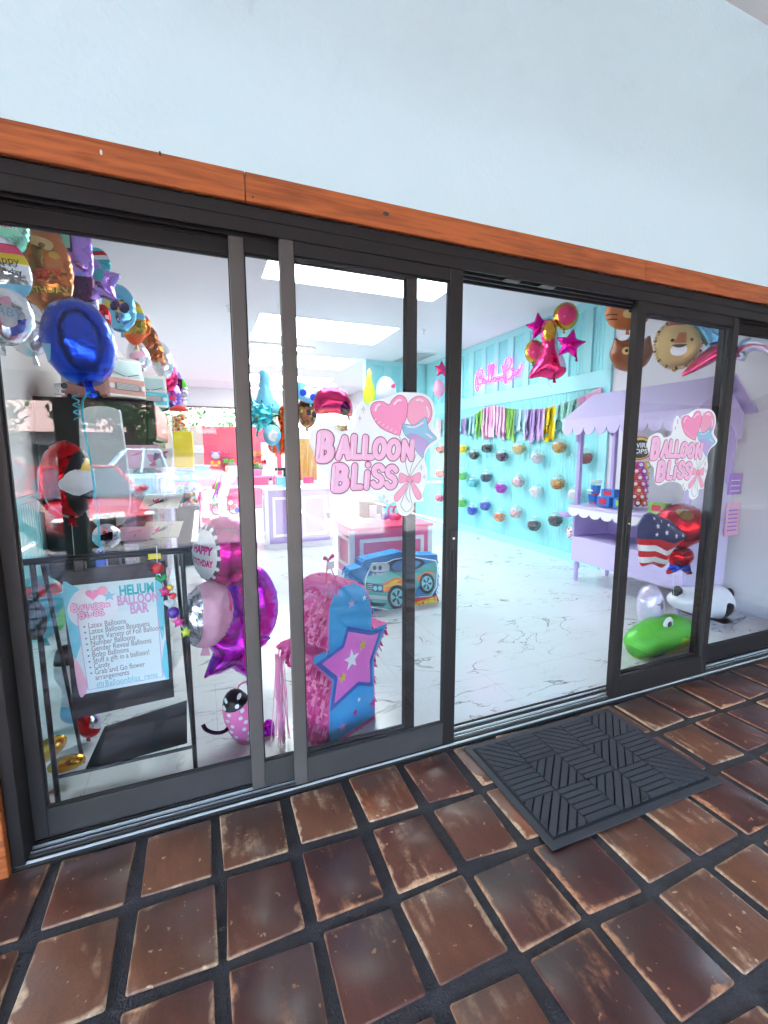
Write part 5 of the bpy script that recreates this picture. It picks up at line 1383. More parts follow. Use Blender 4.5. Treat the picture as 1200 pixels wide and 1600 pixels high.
for zx, zy, s_, m_ in ((437, 372, .02, 'pn_magenta'), (540, 1030, .022, 'pn_magenta'), (412, 1205, .022, 'st_white'), (637, 980, .03, 'pn_magenta'), (520, 430, .03, 'st_lilac'), (590, 400, .018, 'st_white'), (470, 1110, .03, 'st_lilac'), (560, 960, .016, 'st_white'), (520, 740, .06, 'st_white'), (470, 840, .03, 'tag_yellow'), (580, 660, .03, 'tag_yellow')):
    c_ = zp(zx, zy); MB().prism(starpoly(s_, s_ * .42, 5, *c_), -.0125, -.0105).build('printed_star', m_, fp)
# paper tassel on the left tip, hanging loop with tag on top
lt = zp(300, 745)
m = MB(); q = random.Random(4)
for k_ in range(26):
    x = lt[0] + q.uniform(-.03, .03); y = DP + q.uniform(-.05, .02)
    m.tube([(x, y, lt[1] - .05), (x + q.uniform(-.02, .02), y, lt[1] * .5), (x + q.uniform(-.05, .03), y + q.uniform(-.03, .03), .012)], .0028, 4)
m.build('tassel', mat('tassel_pink', C(246, 160, 205), .6), pn, kind='stuff')
tp_ = zp(480, 318)
MB().tube([(tp_[0] - .03, .1, tp_[1] - .02), (tp_[0] + .0, .12, tp_[1] + .11), (tp_[0] + .04, .1, tp_[1] - .01)], .004, 6).build('hanging_loop', PR('rose'), pn)
MB().box((tp_[0] - .03, .085, tp_[1] + .06), (tp_[0] + .02, .089, tp_[1] + .10)).build('price_tag', 'leaflet_white', pn)
MB().tube([(tp_[0] - .03, .11, tp_[1] + .12), (tp_[0], .11, tp_[1] + .105), (tp_[0] + .035, .11, tp_[1] + .125)], [.012, .005, .012], 6).build('bow', PR('rose'), pn)

# car pinata
A = P(566, 952, z=.014); B = P(684, 949, z=.014)
A = Vector((A.x, 2.10, .014)); B = Vector((B.x, 2.14, .014))
d, n = plane_frame(A, B)
zp2 = lambda zx, zy: on_plane(400 + zx * .2833, 820 + zy * .2833, A, d, n)
CAR = [zp2(*q) for q in ((630, 462), (560, 440), (560, 380), (540, 300), (510, 275), (520, 250), (585, 232), (600, 195), (680, 175), (790, 150), (850, 165), (1000, 165), (1000, 210), (1002, 330), (985, 400), (1000, 452), (870, 466), (760, 486))]
CAR = [(a, max(0.0, b)) for a, b in CAR]
cp = thing('car_pinata', 'blue fringed pinata with a printed teal hot rod standing before the pink desk', 'pinata', A, math.atan2(d.y, d.x))
MB().prism(CAR, .004, .17).build('body', 'crepe_bluefr', cp)
fringe(CAR, .17, .02, 'crepe_bluefr', cp, None, 6)
ol_ = MB(); ol_.tube([(a, -.003, b) for a, b in [zp2(*q) for q in ((604, 292), (628, 240), (640, 212), (720, 207), (760, 190), (860, 176), (990, 197), (1000, 236), (994, 340), (965, 392), (870, 400), (820, 460), (770, 474), (616, 450), (598, 380))]], .006, 6, True); ol_.build('white_outline', 'st_white', cp)
pc = MB().prism(shr(CAR, 1.0), -.002, .003).build('front_board', mat('pn_board', C(40, 120, 180), .6), cp)
mat('car_teal', C(84, 168, 162), .35); mat('car_dark', C(26, 40, 52), .3); mat('car_flame', C(240, 130, 40), .4); mat('car_flame2', C(245, 205, 70), .4); mat('car_chrome', C(190, 200, 205), .25); mat('car_glass', C(90, 130, 180), .2); mat('car_rim', C(120, 200, 205), .3)
def zpoly(pts, d0, nm, m_, sm=True, par=pc):
    pl = [zp2(*q) for q in pts]
    pl = smoothloop(pl, 3) if sm else pl
    return MB().prism(pl, d0 - .0016, d0).build(nm, m_, par)
zpoly([(600, 290), (720, 262), (740, 250), (870, 240), (990, 200), (998, 235), (990, 340), (960, 390), (900, 330), (860, 420), (800, 455), (760, 470), (620, 445), (600, 380)], -.003, 'printed_body', 'car_teal')
zpoly([(606, 292), (700, 262), (745, 262), (800, 300), (690, 322), (606, 314)], -.0050, 'printed_bonnet', mat('car_teal_light', C(120, 205, 200), .35))
zpoly([(720, 235), (760, 195), (860, 180), (930, 205), (880, 245), (760, 260)], -.0052, 'printed_roof', 'car_dark')
zpoly([(745, 240), (770, 203), (830, 195), (820, 240)], -.0074, 'printed_window', 'car_glass')
zpoly([(840, 235), (850, 195), (905, 205), (880, 232)], -.0074, 'printed_window', 'car_glass')
zpoly([(690, 330), (760, 290), (830, 290), (800, 310), (860, 320), (790, 335), (740, 345), (770, 360), (700, 370)], -.0052, 'printed_flame', 'car_flame', False)
zpoly([(700, 340), (760, 305), (800, 300), (770, 320), (810, 325), (740, 340)], -.0074, 'printed_flame', 'car_flame2', False)
zpoly([(880, 290), (940, 255), (985, 262), (960, 280), (985, 300), (900, 320)], -.0052, 'printed_flame', 'car_flame', False)
for cx_, cz_, rx_, rz_ in ((775, 398, 52, 68), (940, 322, 42, 58)):
    zpoly([(cx_ + rx_ * math.cos(a), cz_ + rz_ * math.sin(a)) for a in [k_ * math.pi / 8 for k_ in range(16)]], -.0096, 'printed_tyre', 'rubber_black', False)
    zpoly([(cx_ + rx_ * .7 * math.cos(a), cz_ + rz_ * .72 * math.sin(a)) for a in [k_ * math.pi / 8 for k_ in range(16)]], -.0118, 'printed_rim', 'car_rim', False)
    for k_ in range(5): zpoly([(cx_ + rx_ * (.6 if j else .15) * math.cos(k_ * 1.257 + j * .0 + e), cz_ + rz_ * (.6 if j else .15) * math.sin(k_ * 1.257 + e)) for j, e in ((0, -.5), (1, -.22), (1, .22), (0, .5))], -.014, 'printed_spoke', 'car_dark', False)
zpoly([(605, 320), (700, 330), (700, 372), (612, 362)], -.0074, 'printed_grille', 'car_dark', False)
for k_ in range(4): zpoly([(610, 326 + k_ * 10), (640, 328 + k_ * 10), (640, 332 + k_ * 10), (610, 330 + k_ * 10)], -.0096, 'printed_bar', 'car_chrome', False)
for zx in (655, 682): zpoly([(zx + 11 * math.cos(a), 349 + 13 * math.sin(a)) for a in [k_ * math.pi / 6 for k_ in range(12)]], -.0096, 'printed_headlight', 'car_rim', False)
zpoly([(610, 385), (720, 392), (722, 412), (612, 405)], -.0074, 'printed_bumper', 'car_chrome', False)
zpoly([(618, 425), (720, 432), (700, 450), (625, 444)], -.0074, 'printed_bumper', 'car_dark', False)
zpoly([(625, 240), (640, 215), (720, 210), (735, 235), (720, 255), (640, 258)], -.0074, 'printed_engine', 'car_chrome')
for zx in (652, 682): zpoly([(zx + 11 * math.cos(a), 236 + 13 * math.sin(a)) for a in [k_ * math.pi / 6 for k_ in range(12)]], -.0096, 'printed_intake', 'car_dark', False)
for zx in (645, 668, 690, 712): zpoly([(zx + 9 * math.cos(a), 274 + 11 * math.sin(a)) for a in [k_ * math.pi / 5 for k_ in range(10)]], -.0096, 'printed_pipe', 'car_chrome', False)
zpoly([(868, 462), (876, 408), (930, 400), (985, 388), (1002, 405), (994, 446)], -.0120, 'logo_flame', mat('logo_red', C(215, 50, 40), .4))
c_ = zp2(934, 426)
m = MB(); put_text(m, 'HOT WHEELS', c_[0], c_[1], -.0145, .078, .004, sx=.56, rot=.10); m.build('logo_lettering', 'tag_yellow', pc)

# ================================================================ right wall
def W8(zx, zy, x=XR - .04):
    return P(670 + zx * .2939, 430 + zy * .2939, x=x)
# candy globes
GL = [(62, 922, 'red', None), (182, 920, 'yellow', None), (240, 953, 'charcoal', None), (310, 915, 'black', None), (390, 960, 'plum', None), (478, 920, 'tan', None), (578, 968, 'silver', None), (694, 910, 'gold', None), (830, 965, 'brown', 'red'),
      (60, 1052, 'red', None), (178, 1062, 'green', None), (234, 1100, 'teal', None), (305, 1072, 'navy', None), (383, 1128, 'purple', None), (476, 1095, 'palepink', 'mix'), (570, 1148, 'white', None), (685, 1103, 'gold', 'brown'), (778, 1165, 'white', 'silver'),
      (57, 1180, 'rose', None), (176, 1206, 'green', None), (231, 1248, 'blue', None), (300, 1222, 'blue', 'navy'), (376, 1282, 'orange', 'mix'), (463, 1260, 'palepink', 'mix'), (560, 1325, 'charcoal', None), (673, 1300, 'black', None), (768, 1365, 'white', 'red')]
mat('print_charcoal', C(58, 58, 66), .25, .25)
DESC = {'red': 'red', 'yellow': 'yellow', 'charcoal': 'charcoal grey', 'black': 'black', 'plum': 'dark plum', 'tan': 'beige', 'silver': 'silver', 'gold': 'golden', 'brown': 'red-brown', 'green': 'green', 'teal': 'teal', 'navy': 'navy', 'purple': 'purple', 'palepink': 'pastel mixed', 'white': 'white', 'rose': 'rose pink', 'blue': 'blue', 'orange': 'multicoloured'}
rows = ('top', 'middle', 'bottom')
cnt = {}
shellp = [(.004, -.122), (.06, -.105), (.104, -.06), (.122, .0), (.118, .05), (.092, .10), (.05, .13), (.034, .136)]
for k, (zx, zy, c1, c2) in enumerate(GL):
    row = rows[k // 9]
    p = W8(zx, zy, XR - .135)
    lab = 'globe of %s sweets, %s in the %s row on the teal wall' % (DESC[c1], ('farthest', 'second', 'third', 'fourth', 'fifth', 'sixth', 'seventh', 'eighth', 'nearest')[k % 9], row)
    t = thing('candy_globe', lab, 'candy globe', p, 0, group='candy globes on the teal wall')
    t.scale = (.86, .86, .86)
    MB().lathe(shellp, n=22).build('shell', 'clear_plastic', t, True, angle=180)
    MB().lathe([(.036, .133), (.036, .142), (.03, .144)], n=16).build('rim', 'white', t, True)
    MB().tube([(0, -.035 * math.cos(a), .142 + .04 * math.sin(a)) for a in [math.pi * i / 8 for i in range(9)]], .0025, 5).build('hook', 'mill_metal', t)
    q = random.Random(k); m = MB()
    cols = [c1] if not c2 else ([c1, c2] if c2 != 'mix' else ['rose', 'sky', 'yellow', 'white', 'green'])
    MB().lathe([(.004, -.116), (.055, -.10), (.096, -.056), (.112, .0), (.108, .035), (.085, .052), (.045, .04), (.0, .018)], n=18).build('fill', 'print_' + c1, t, True)
    for j in range(150):
        z = q.uniform(-.105, .06); rr = math.sqrt(max(0, .116 ** 2 - z * z)) * (q.uniform(.9, 1) if z < .03 else q.uniform(.45, .98)) * .98; a = q.uniform(0, 6.28)
        s_ = q.uniform(.011, .017)
        T = Matrix.Translation((rr * math.cos(a), rr * math.sin(a), z)) @ Matrix.Rotation(q.uniform(0, 3), 4, Vector((q.random(), q.random(), q.random() + .1)).normalized())
        mm = MB(T); mm.add([(s_, 0, 0), (-s_, 0, 0), (0, s_, 0), (0, -s_, 0), (0, 0, s_), (0, 0, -s_)], [(0, 2, 4), (2, 1, 4), (1, 3, 4), (3, 0, 4), (2, 0, 5), (1, 2, 5), (3, 1, 5), (0, 3, 5)])
        m.add(mm.v, mm.f, q.randrange(len(cols)))
    m.build('sweets', ['print_' + c_ for c_ in cols], t, kind='stuff')

# streamer garland
rope = [(40, 760), (110, 775), (175, 765), (240, 740), (290, 705), (350, 692), (420, 708), (520, 715), (610, 708), (670, 695), (730, 672), (790, 655), (850, 630), (915, 597)]
rp_ = [W8(a, b, XR - .05) for a, b in rope]
gar = thing('streamer_garland', 'paper streamer garland in pastel colours hanging across the teal wall', 'garland', rp_[6])
g0 = rp_[6]
MB().tube([p - g0 for p in rp_], .005, 6).build('rope', 'ribbon_pale', gar)
SEG = [(40, 70, 'palepink', 100), (170, 198, 'lilac', 90), (198, 248, 'sky_s', 120), (248, 285, 'leafgreen', 140), (285, 410, 'candypink', 170), (410, 455, 'leafgreen', 175), (455, 512, 'sky_s', 130), (512, 612, 'lilac2', 175), (612, 672, 'yellow_s', 190), (672, 790, 'mint_s', 150), (790, 915, 'candypink', 200)]
for nm, c_ in (('sky_s', (198, 236, 246)), ('leafgreen', (160, 216, 110)), ('candypink', (252, 190, 226)), ('lilac2', (210, 176, 234)), ('yellow_s', (242, 214, 40)), ('mint_s', (176, 236, 226)), ('palepink', (246, 200, 220)), ('lilac', (206, 170, 226))):
    mat('crepe_' + nm, C(*c_), .8, var=.1, scale=20)
q = random.Random(21)
ru = [a for a, _ in rope]
def ropez(zx): return float(np.interp(zx, ru, [b for _, b in rope]))
for a, b, nm, ln in SEG:
    m = MB(); n_ = max(4, int((b - a) / 8))
    for j in range(n_):
        zx = a + (b - a) * (j + .5) / n_; z0 = ropez(zx)
        top_ = W8(zx, z0, XR - .05 - q.uniform(0, .02)) - g0; L_ = (W8(zx, z0).z - W8(zx, z0 + ln * q.uniform(.86, 1.03)).z)
        w_ = q.uniform(.038, .058); dx = q.uniform(-.012, .012); ph = q.uniform(0, 6)
        prev = None
        for i in range(7):
            s_ = i / 6; x = top_.x + .012 * math.sin(ph + 5 * s_) * s_; y = top_.y + dx * s_ + .008 * math.sin(ph + 7 * s_)
            tw = ph * .12 + s_ * q.uniform(-.3, .4)
            e = Vector((math.sin(tw) * w_, math.cos(tw) * w_, 0)); c_ = Vector((x, y, top_.z - L_ * s_))
            cur = (c_ - e, c_ + e)
            if prev: m.quad(prev[0], prev[1], cur[1], cur[0])
            prev = cur
    m.build('streamers', 'crepe_' + nm, gar, kind='stuff')
for zx, zy in ((640, 740), (632, 790), (628, 845), (775, 690), (778, 740), (908, 670), (895, 850), (540, 910), (345, 960), (435, 935), (535, 965), (760, 955), (620, 850)):
    p = W8(zx, zy, XR - .08) - g0
    T = Matrix.Translation(p) @ Matrix.Rotation(R(-90), 4, 'Z')
    MB(T).prism(starpoly(.028, .012), -.002, .002).build('foil_star', F_('teal' if zy < 860 and zx < 700 else 'silver'), gar)

# neon sign
mat('neon', C(255, 70, 200), .4, emit=.11)
nz = lambda zx, zy: P(670 + zx * .2939, 430 + zy * .2939, x=XR - .075)
n0 = nz(365, 530)
neon = thing('neon_sign', 'glowing magenta handwritten Balloon Bar neon sign on the upper teal wall', 'neon sign', n0)
NS = [[(256, 520), (262, 612), (250, 600), (252, 540), (270, 505), (285, 510), (280, 535), (262, 548), (282, 548), (288, 565), (272, 582), (262, 575)],
      [(300, 558), (288, 556), (286, 572), (298, 574), (305, 558), (304, 574), (312, 570)],
      [(312, 570), (324, 520), (328, 484), (320, 480), (316, 520), (320, 566), (328, 566)],
      [(328, 566), (342, 515), (345, 478), (337, 476), (333, 516), (336, 562), (344, 560)],
      [(352, 545), (345, 545), (344, 558), (354, 562), (360, 548), (352, 543)], [(370, 540), (363, 542), (362, 554), (372, 558), (378, 543), (370, 539)],
      [(382, 555), (384, 533), (388, 540), (396, 530), (398, 550), (406, 547)],
      [(392, 480), (404, 570), (410, 560), (404, 490), (412, 450), (432, 440), (440, 455), (430, 490), (412, 506), (436, 498), (448, 515), (436, 545), (412, 558)],
      [(462, 512), (450, 512), (448, 530), (458, 532), (466, 512), (466, 530), (472, 526)], [(474, 526), (476, 500), (480, 508), (490, 495), (492, 470)]]
for st in NS:
    pts = smoothloop([tuple(nz(*q_) - n0) for q_ in st], 5, False)
    MB().tube(pts, .013, 6).build('tube', 'neon', neon, True)
MB().box(Vector((.035, nz(490, 530).y - n0.y, -.005)), Vector((.04, nz(250, 530).y - n0.y, .005))).build('bracket', 'clear_plastic', neon)

# bouquet on the right wall
def wb_(u, v_, w_, h_, x, mats, lab, ol=None, rz=-62, ry=0, regions=(), texts=(), wr=.12, name='foil_balloon', thick=None, tail=True, step=None):
    p = P(u, v_, x=x); a, b = px(p, w_) * 1.12, px(p, h_)
    ol = ol(a, b) if ol else circ(a, 34, rz=b)
    return balloon(name, lab, ol, thick or min(a, b) * 1.1, mats, p, rz=R(rz), ry=R(ry), regions=regions(a, b) if callable(regions) else regions, texts=texts, wr=wr, tail=tail, step=step or min(a, b) / 6)
scallop = lambda a, b: rnd_regions(min(a, b) * .9, 5, 4, (1, 2))
wb_(884, 494, 17, 21, 4.5, [F_('gold'), PR('rose'), PR('pink')], 'gold-edged round balloon with pink print at the top of the wall bouquet', regions=lambda a, b: [(circ(a * .72, 24, 0, 0, b * .72), 1)] + scallop(a * .7, b * .7), wr=.3, rz=-30)
wb_(843, 510, 20, 20, 4.6, [F_('magenta')], 'left magenta star balloon of the wall bouquet', ol=lambda a, b: roundstar(b * 1.1, b * .55, rot=100), name='star_balloon', rz=-30, thick=.16)
wb_(891, 538, 22, 22, 4.3, [F_('magenta')], 'right magenta star balloon of the wall bouquet', ol=lambda a, b: roundstar(b * 1.1, b * .55, rot=80), name='star_balloon', rz=-30, thick=.16)
wb_(835, 549, 13, 18, 4.6, [F_('gold'), PR('rose'), PR('pink')], 'gold-edged round balloon with pink print low on the left of the wall bouquet', regions=lambda a, b: [(circ(a * .72, 24, 0, 0, b * .72), 1)] + scallop(a * .7, b * .7), wr=.3, rz=-30)
wb_(856, 546, 26, 46, 4.3, [F_('rose'), F_('palepink'), F_('gold')], 'tall pink gown-shaped foil balloon with a golden top in the wall bouquet', ol=lambda a, b: smoothloop([(-a * .95, -b * .92), (-a * .55, -b * .3), (-a * .3, b * .12), (-a * .42, b * .5), (-a * .3, b * .85), (0, b), (a * .3, b * .85), (a * .5, b * .45), (a * .5, b * .1), (a * .85, -b * .3), (a, -b * .75), (a * .4, -b), (-a * .3, -b * .9)], 4), regions=lambda a, b: [([(a * .28, b), (a * 2, b), (a * 2, -b * .7), (a * .6, -b * .6), (a * .3, 0)], 1), (smoothloop([(-a * .25, b * .3), (a * .25, b * .3), (a * .28, b * .8), (0, b * .9), (-a * .25, b * .75)], 4), 2)], rz=-30, wr=.1)
st = MB().tube([P(866, 595, x=4.4), P(862, 610, x=4.6), P(863, 632, x=4.75)], .003, 5).tube([P(853, 596, x=4.4), P(861, 606, x=4.6), P(863, 632, x=4.75)], .003, 5).build('balloon_string', 'ribbon_pale')
tag(st, 'thin white strings under the wall bouquet', 'string')

# animal balloons over the candy cart
def face(a, b, ear, hat):
    return smoothloop([(0, -b), (a * .7, -b * .72), (a, 0), (a * .92, b * .45), (a * .8, b * ear), (a * .5, b * .78), (0, b * .85), (-a * .5, b * .78), (-a * .8, b * ear), (-a * .92, b * .45), (-a, 0), (-a * .7, -b * .72)], 4)
wb_(982, 488, 30, 27, 3.9, [PR('copper'), PR('black'), PR('brown'), PR('tan')], 'orange-brown cat face balloon high beside the doorway', ol=lambda a, b: face(a, b, 1.15, 0), regions=lambda a, b: [(circ(a * .05, 10, -a * .3, b * .12), 1), (circ(a * .05, 10, a * .3, b * .12), 1), (circ(a * .3, 18, 0, -b * .2, b * .25), 3), (circ(a * .07, 10, 0, -b * .08), 1)] + [([(s_ * a * .5, z), (s_ * a * .95, z + .02), (s_ * a * .95, z + .03), (s_ * a * .5, z + .01)], 1) for s_ in (-1, 1) for z in (-.04, -.08)] + [([(x, b * .55), (x + .015, b * .55), (x + .008, b * .8)], 2) for x in (-.05, 0, .05)], rz=-40, step=.03)
t = wb_(986, 553, 27, 27, 3.9, [PR('brown'), PR('black'), PR('tan'), PR('copper')], 'brown bear face balloon with a green party hat below the cat balloon', ol=lambda a, b: face(a, b, .95, 0), regions=lambda a, b: [(circ(a * .2, 16, -a * .3, b * .1, b * .22), 2), (circ(a * .08, 10, -a * .3, b * .1), 1), (circ(a * .08, 10, a * .35, b * .15), 1), (circ(a * .3, 18, .02, -b * .25, b * .22), 2), (circ(a * .09, 10, .02, -b * .16), 1)], rz=-40, step=.03)
k = px(t.location, 1)
MB(Matrix.Rotation(R(12), 4, 'Y')).lathe([(12 * k, 0), (.5 * k, 24 * k)], (0, 0, 20 * k), 18).build('party_hat', mat('hat_green', C(100, 165, 145), .5), t, True)
t = wb_(1059, 538, 30, 34, 4.0, [PR('tan'), PR('black'), PR('brown'), PR('white'), PR('copper')], 'tan lion face balloon with a ruffled mane and red party hat on the white wall', regions=lambda a, b: [(circ(a * .08, 10, -a * .45, b * .08), 1), (circ(a * .08, 10, a * .35, b * .08), 1), ([(-a * .2, b * .4), (a * .1, b * .4), (.02, -b * .05), (-.08, -b * .05)], 4), (circ(a * .34, 20, -.03, -b * .35, b * .25), 3), (smoothloop([(-.09, -b * .12), (.03, -b * .12), (-.03, -b * .26)], 3), 1)], rz=-30, step=.03)
k = px(t.location, 1)
m = MB()
for i in range(44):
    a = 2 * math.pi * i / 44; ca, sa = math.cos(a), math.sin(a)
    m.tube([(ca * 31 * k, 0, sa * 33 * k), (ca * 36 * k, -.012 * (i % 2), sa * 38.5 * k)], [1.7 * k, 2.3 * k], 6, m=i % 3 == 0)
m.build('mane', [PR('tan'), PR('brown')], t, True)
MB(Matrix.Rotation(R(4), 4, 'Y')).lathe([(13 * k, 0), (.5 * k, 26 * k)], (-6 * k, 0, 26 * k), 18).build('party_hat', mat('hat_red', C(176, 70, 70), .5), t, True)
wb_(1114, 516, 24, 30, 4.2, [F_('sky'), F_('teal')], 'shiny light blue foil upper half of the mermaid tail balloon', ol=lambda a, b: smoothloop([(-a * .9, b * .9), (a * .9, b * .9), (a * 1.05, b * .2), (a * .5, -b * .5), (0, -b), (-a * .6, -b * .4), (-a * 1.1, b * .3)], 4), wr=.4, rz=-30, tail=False)
wb_(1112, 562, 28, 26, 4.15, [F_('rose'), F_('palepink')], 'pink foil fluke of the mermaid tail balloon', ol=lambda a, b: smoothloop([(.05, b), (a * .9, b * .6), (a * 1.3, b * .1), (a * .4, b * .05), (-a * .1, -b * .3), (-a * 1.3, -b * .95), (-a * .9, -b * .1), (-a * .4, b * .5)], 4), wr=.35, rz=-30, tail=False)
p = P(1178, 548, x=4.4)
m = MB().tube(smoothloop([tuple(P(u, v_, x=4.4)) for u, v_ in ((1150, 562), (1160, 545), (1180, 536), (1205, 540), (1225, 560))], 5, False), .065, 12)
tag(m.build('arch_balloon', F_('silver'), None, True, angle=180), 'curved silvery pink tube balloon at the right edge', 'balloon')
m = MB(); wd = P(1088, 564, x=XR - .004)
T = Matrix.Translation(wd) @ Matrix.Rotation(R(-90), 4, 'Z')
mm = MB(T); put_text(mm, 'D', 0, 0, 0, .15, .004)
tag(mm.build('wall_letter', mat('letter_green', C(110, 160, 160), .5)), 'small grey-green letter D on the white wall', 'letter')

# ================================================================ candy cart
CX0, CX1, CY0, CY1 = 4.18, 4.80, .84, 2.24
ct = thing('candy_cart', 'lavender wooden candy cart with a scalloped awning right of the doorway', 'cart', ((CX0 + CX1) / 2, (CY0 + CY1) / 2, .012))
co = Vector(ct.location)
def cb(a, b, nm, m_, bev=.004, par=ct): return MB().box(Vector(a) - co, Vector(b) - co, bev=bev).build(nm, m_, par)
for x in (CX0 + .05, CX1 - .05):
    for y in (CY0 + .05, CY1 - .05):
        MB().lathe([(.018, 0), (.026, .05), (.02, .12), (.032, .2), (.024, .24), (.04, .27)], Vector((x, y, .012)) - co, 12).build('leg', 'lavender', ct, True)
cb((CX0, CY0, .27), (CX1, CY1, .57), 'base_box', 'lavender_pale')
cb((CX1 - .05, CY0 + .02, .57), (CX1, CY1 - .02, .95), 'back_panel', 'lavender')
cb((CX0, CY1 - .03, .57), (CX1 - .05, CY1, .93), 'side_panel', 'lavender'); cb((CX0, CY0, .57), (CX1 - .05, CY0 + .03, .93), 'side_panel', 'lavender')
cb((CX0 - .06, CY0 - .02, .93), (CX1, CY1 + .02, .965), 'shelf', 'lavender_pale')
def scal(y0, y1, n_, z0, dz, x, nm, m_, par=ct):
    p = [(y0, z0)]; w_ = (y1 - y0) / n_
    for i in range(n_): p += [(y0 + w_ * (i + .5 - .5 * math.cos(t)), z0 - dz * .45 - dz * .55 * math.sin(t)) for t in [math.pi * j / 6 for j in range(7)]]
    p.append((y1, z0))
    pp = []
    for q_ in p:
        if not pp or (abs(pp[-1][0] - q_[0]) + abs(pp[-1][1] - q_[1])) > 1e-5: pp.append(q_)
    return MB(Matrix.Translation(-co)).prism(pp, x - .006, x + .006, 'x').build(nm, m_, par)
scal(CY0 - .02, CY1 + .02, 9, .93, .10, CX0 - .054, 'scalloped_edge', 'trim_white')
for x in (CX0 + .03, CX1 - .03):
    for y in (CY0 + .03, CY1 - .03): cb((x - .025, y - .025, .965), (x + .025, y + .025, 2.02), 'post', 'lavender')
RX, EX0, EX1 = (CX0 + CX1) / 2 + .02, CX0 - .14, CX1 + .08
ZE, ZR = 1.98, 2.30
ya, yb_ = CY0 - .1, CY1 + .1
m = MB(Matrix.Translation(-co)); m.prism([(EX0, ZE), (RX, ZR), (RX, ZR - .02), (EX0, ZE - .02)], ya, yb_, 'y'); m.build('awning_slope', 'lavender_pale', ct)
m = MB(Matrix.Translation(-co)); m.prism([(RX + .001, ZR), (EX1, ZE), (EX1, ZE - .02), (RX + .001, ZR - .02)], ya, yb_, 'y'); m.build('awning_slope', 'lavender_pale', ct)
scal(ya, yb_, 10, ZE - .02, .17, EX0 + .008, 'valance', 'lavender_pale'); 
for y in (CY0, CY1):
    arch = [(EX0 + .12, ZE - .02), (RX, ZR - .03), (EX1 - .04, ZE - .02), (EX1 - .04, 1.72)] + [(RX + .26 * math.cos(t), 1.72 + .18 * math.sin(t)) for t in [math.pi * j / 8 for j in range(9)]] + [(EX0 + .12, 1.72)]
    m = MB(Matrix.Translation(-co)); m.prism(arch, y - .008, y + .008, 'y'); m.build('gable', 'lavender_pale', ct)
cb((CX0 + .02, CY0 - .014, .27), (CX1 - .02, CY0 - .002, 1.30), 'end_board', mat('cart_end', C(214, 206, 240), .4))
cb((CX0 - .09, CY1 + .02, .80), (CX0 + .02, CY1 + .16, .86), 'handle', 'lavender', .02)

# goods on the cart
def goods(name, label, cat, loc, parts):
    t = thing(name, label, cat, loc)
    for nm, m_, b_ in parts: b_.build(nm, m_, t, True)
    return t
mat('tub_blue', C(60, 120, 200), .35); mat('tub_red', C(215, 40, 70), .35); mat('lime_box', C(140, 195, 70), .4)
zs = .977
def tub(u, v_, lab, zoff=0):
    p = P(u, v_, x=CX0 + .12); p.z = zs + zoff
    goods('candy_tub', lab, 'tub', p, [('cup', 'clear_plastic', MB().lathe([(.045, 0), (.06, .16)])), ('label', 'tub_blue', MB().lathe([(.049, .03), (.0575, .12)])), ('lid', 'white', MB().lathe([(.065, .16), (.065, .175), (.05, .18)])), ('sweets', PR('rose'), MB().lathe([(.04, .006), (.047, .09), (.0, .1)]))])
tub(925, 802, 'clear tub with a blue label standing at the left end of the cart shelf')
tub(930, 778, 'clear tub with a blue label on top of the sweet boxes', .11)
def sbox(u, y, lab, c1, c2, h_=.11, z=0):
    x = CX0 + .10
    goods('sweet_box', lab, 'box', (x, y, zs + z), [('box', c1, MB().box((-.05, -.09, 0), (.05, .09, h_), bev=.004)), ('print', c2, MB().box((-.0525, -.05, h_ * .25), (-.0505, .05, h_ * .8)))])
sbox(0, 1.86, 'blue sweet box with a red roundel at the front of the cart shelf', 'tub_blue', 'tub_red')
sbox(0, 1.63, 'blue and lime sweet box at the front of the cart shelf', 'tub_blue', 'lime_box')
sbox(0, 1.80, 'second blue sweet box stacked on the red roundel box', 'tub_blue', 'tub_red', .09, .112)
sbox(0, 1.2, 'lime sweet box nearer the glass on the cart shelf', 'lime_box', 'tub_red')
sw = thing('lollipop_stand', 'tall stand of striped swirl lollipops with a round Swirl Pops sign on the cart', 'lollipop stand', (CX0 + .30, 1.62, zs))
MB().cyl((0, 0, 0), (0, 0, .62), .012, n=8).build('pole', 'mill_metal', sw)
q = random.Random(2)
for j in range(7):
    for i in range(8):
        a = i * .785 + j * .4; c_ = Vector((.085 * math.cos(a), .085 * math.sin(a), .06 + j * .07))
        dr = Vector((math.cos(a), math.sin(a), .3)).normalized()
        nm_ = ('red', 'orange', 'rose', 'purple', 'yellow')[(i + j) % 5]
        MB().cyl(c_ - dr * .01, c_ + dr * .012, .038, .034, 12).build('lollipop', PR(nm_), sw, True)
        MB().cyl(c_ + dr * .0125, c_ + dr * .016, .02, .018, 10).build('swirl', PR('white'), sw, True)
T = Matrix.Translation((-.02, 0, .66)) @ Matrix.Rotation(R(-60), 4, 'Z')
sgn = MB(T).prism(circ(.13, 30), -.004, .004).build('sign', PR('red'), sw)
MB(T).prism(circ(.118, 30, .0, -.0), -.0065, -.0045).build('sign_ring', PR('yellow'), sgn); MB(T).prism(circ(.10, 30, .008, -.008), -.009, -.007).build('sign_disc', PR('black'), sgn)
m = MB(T); put_text(m, 'SWIRL', 0, .03, -.0105, .07, .002, sx=.9); put_text(m, 'POPS', 0, -.035, -.0105, .07, .002); m.build('sign_lettering', PR('white'), sgn)
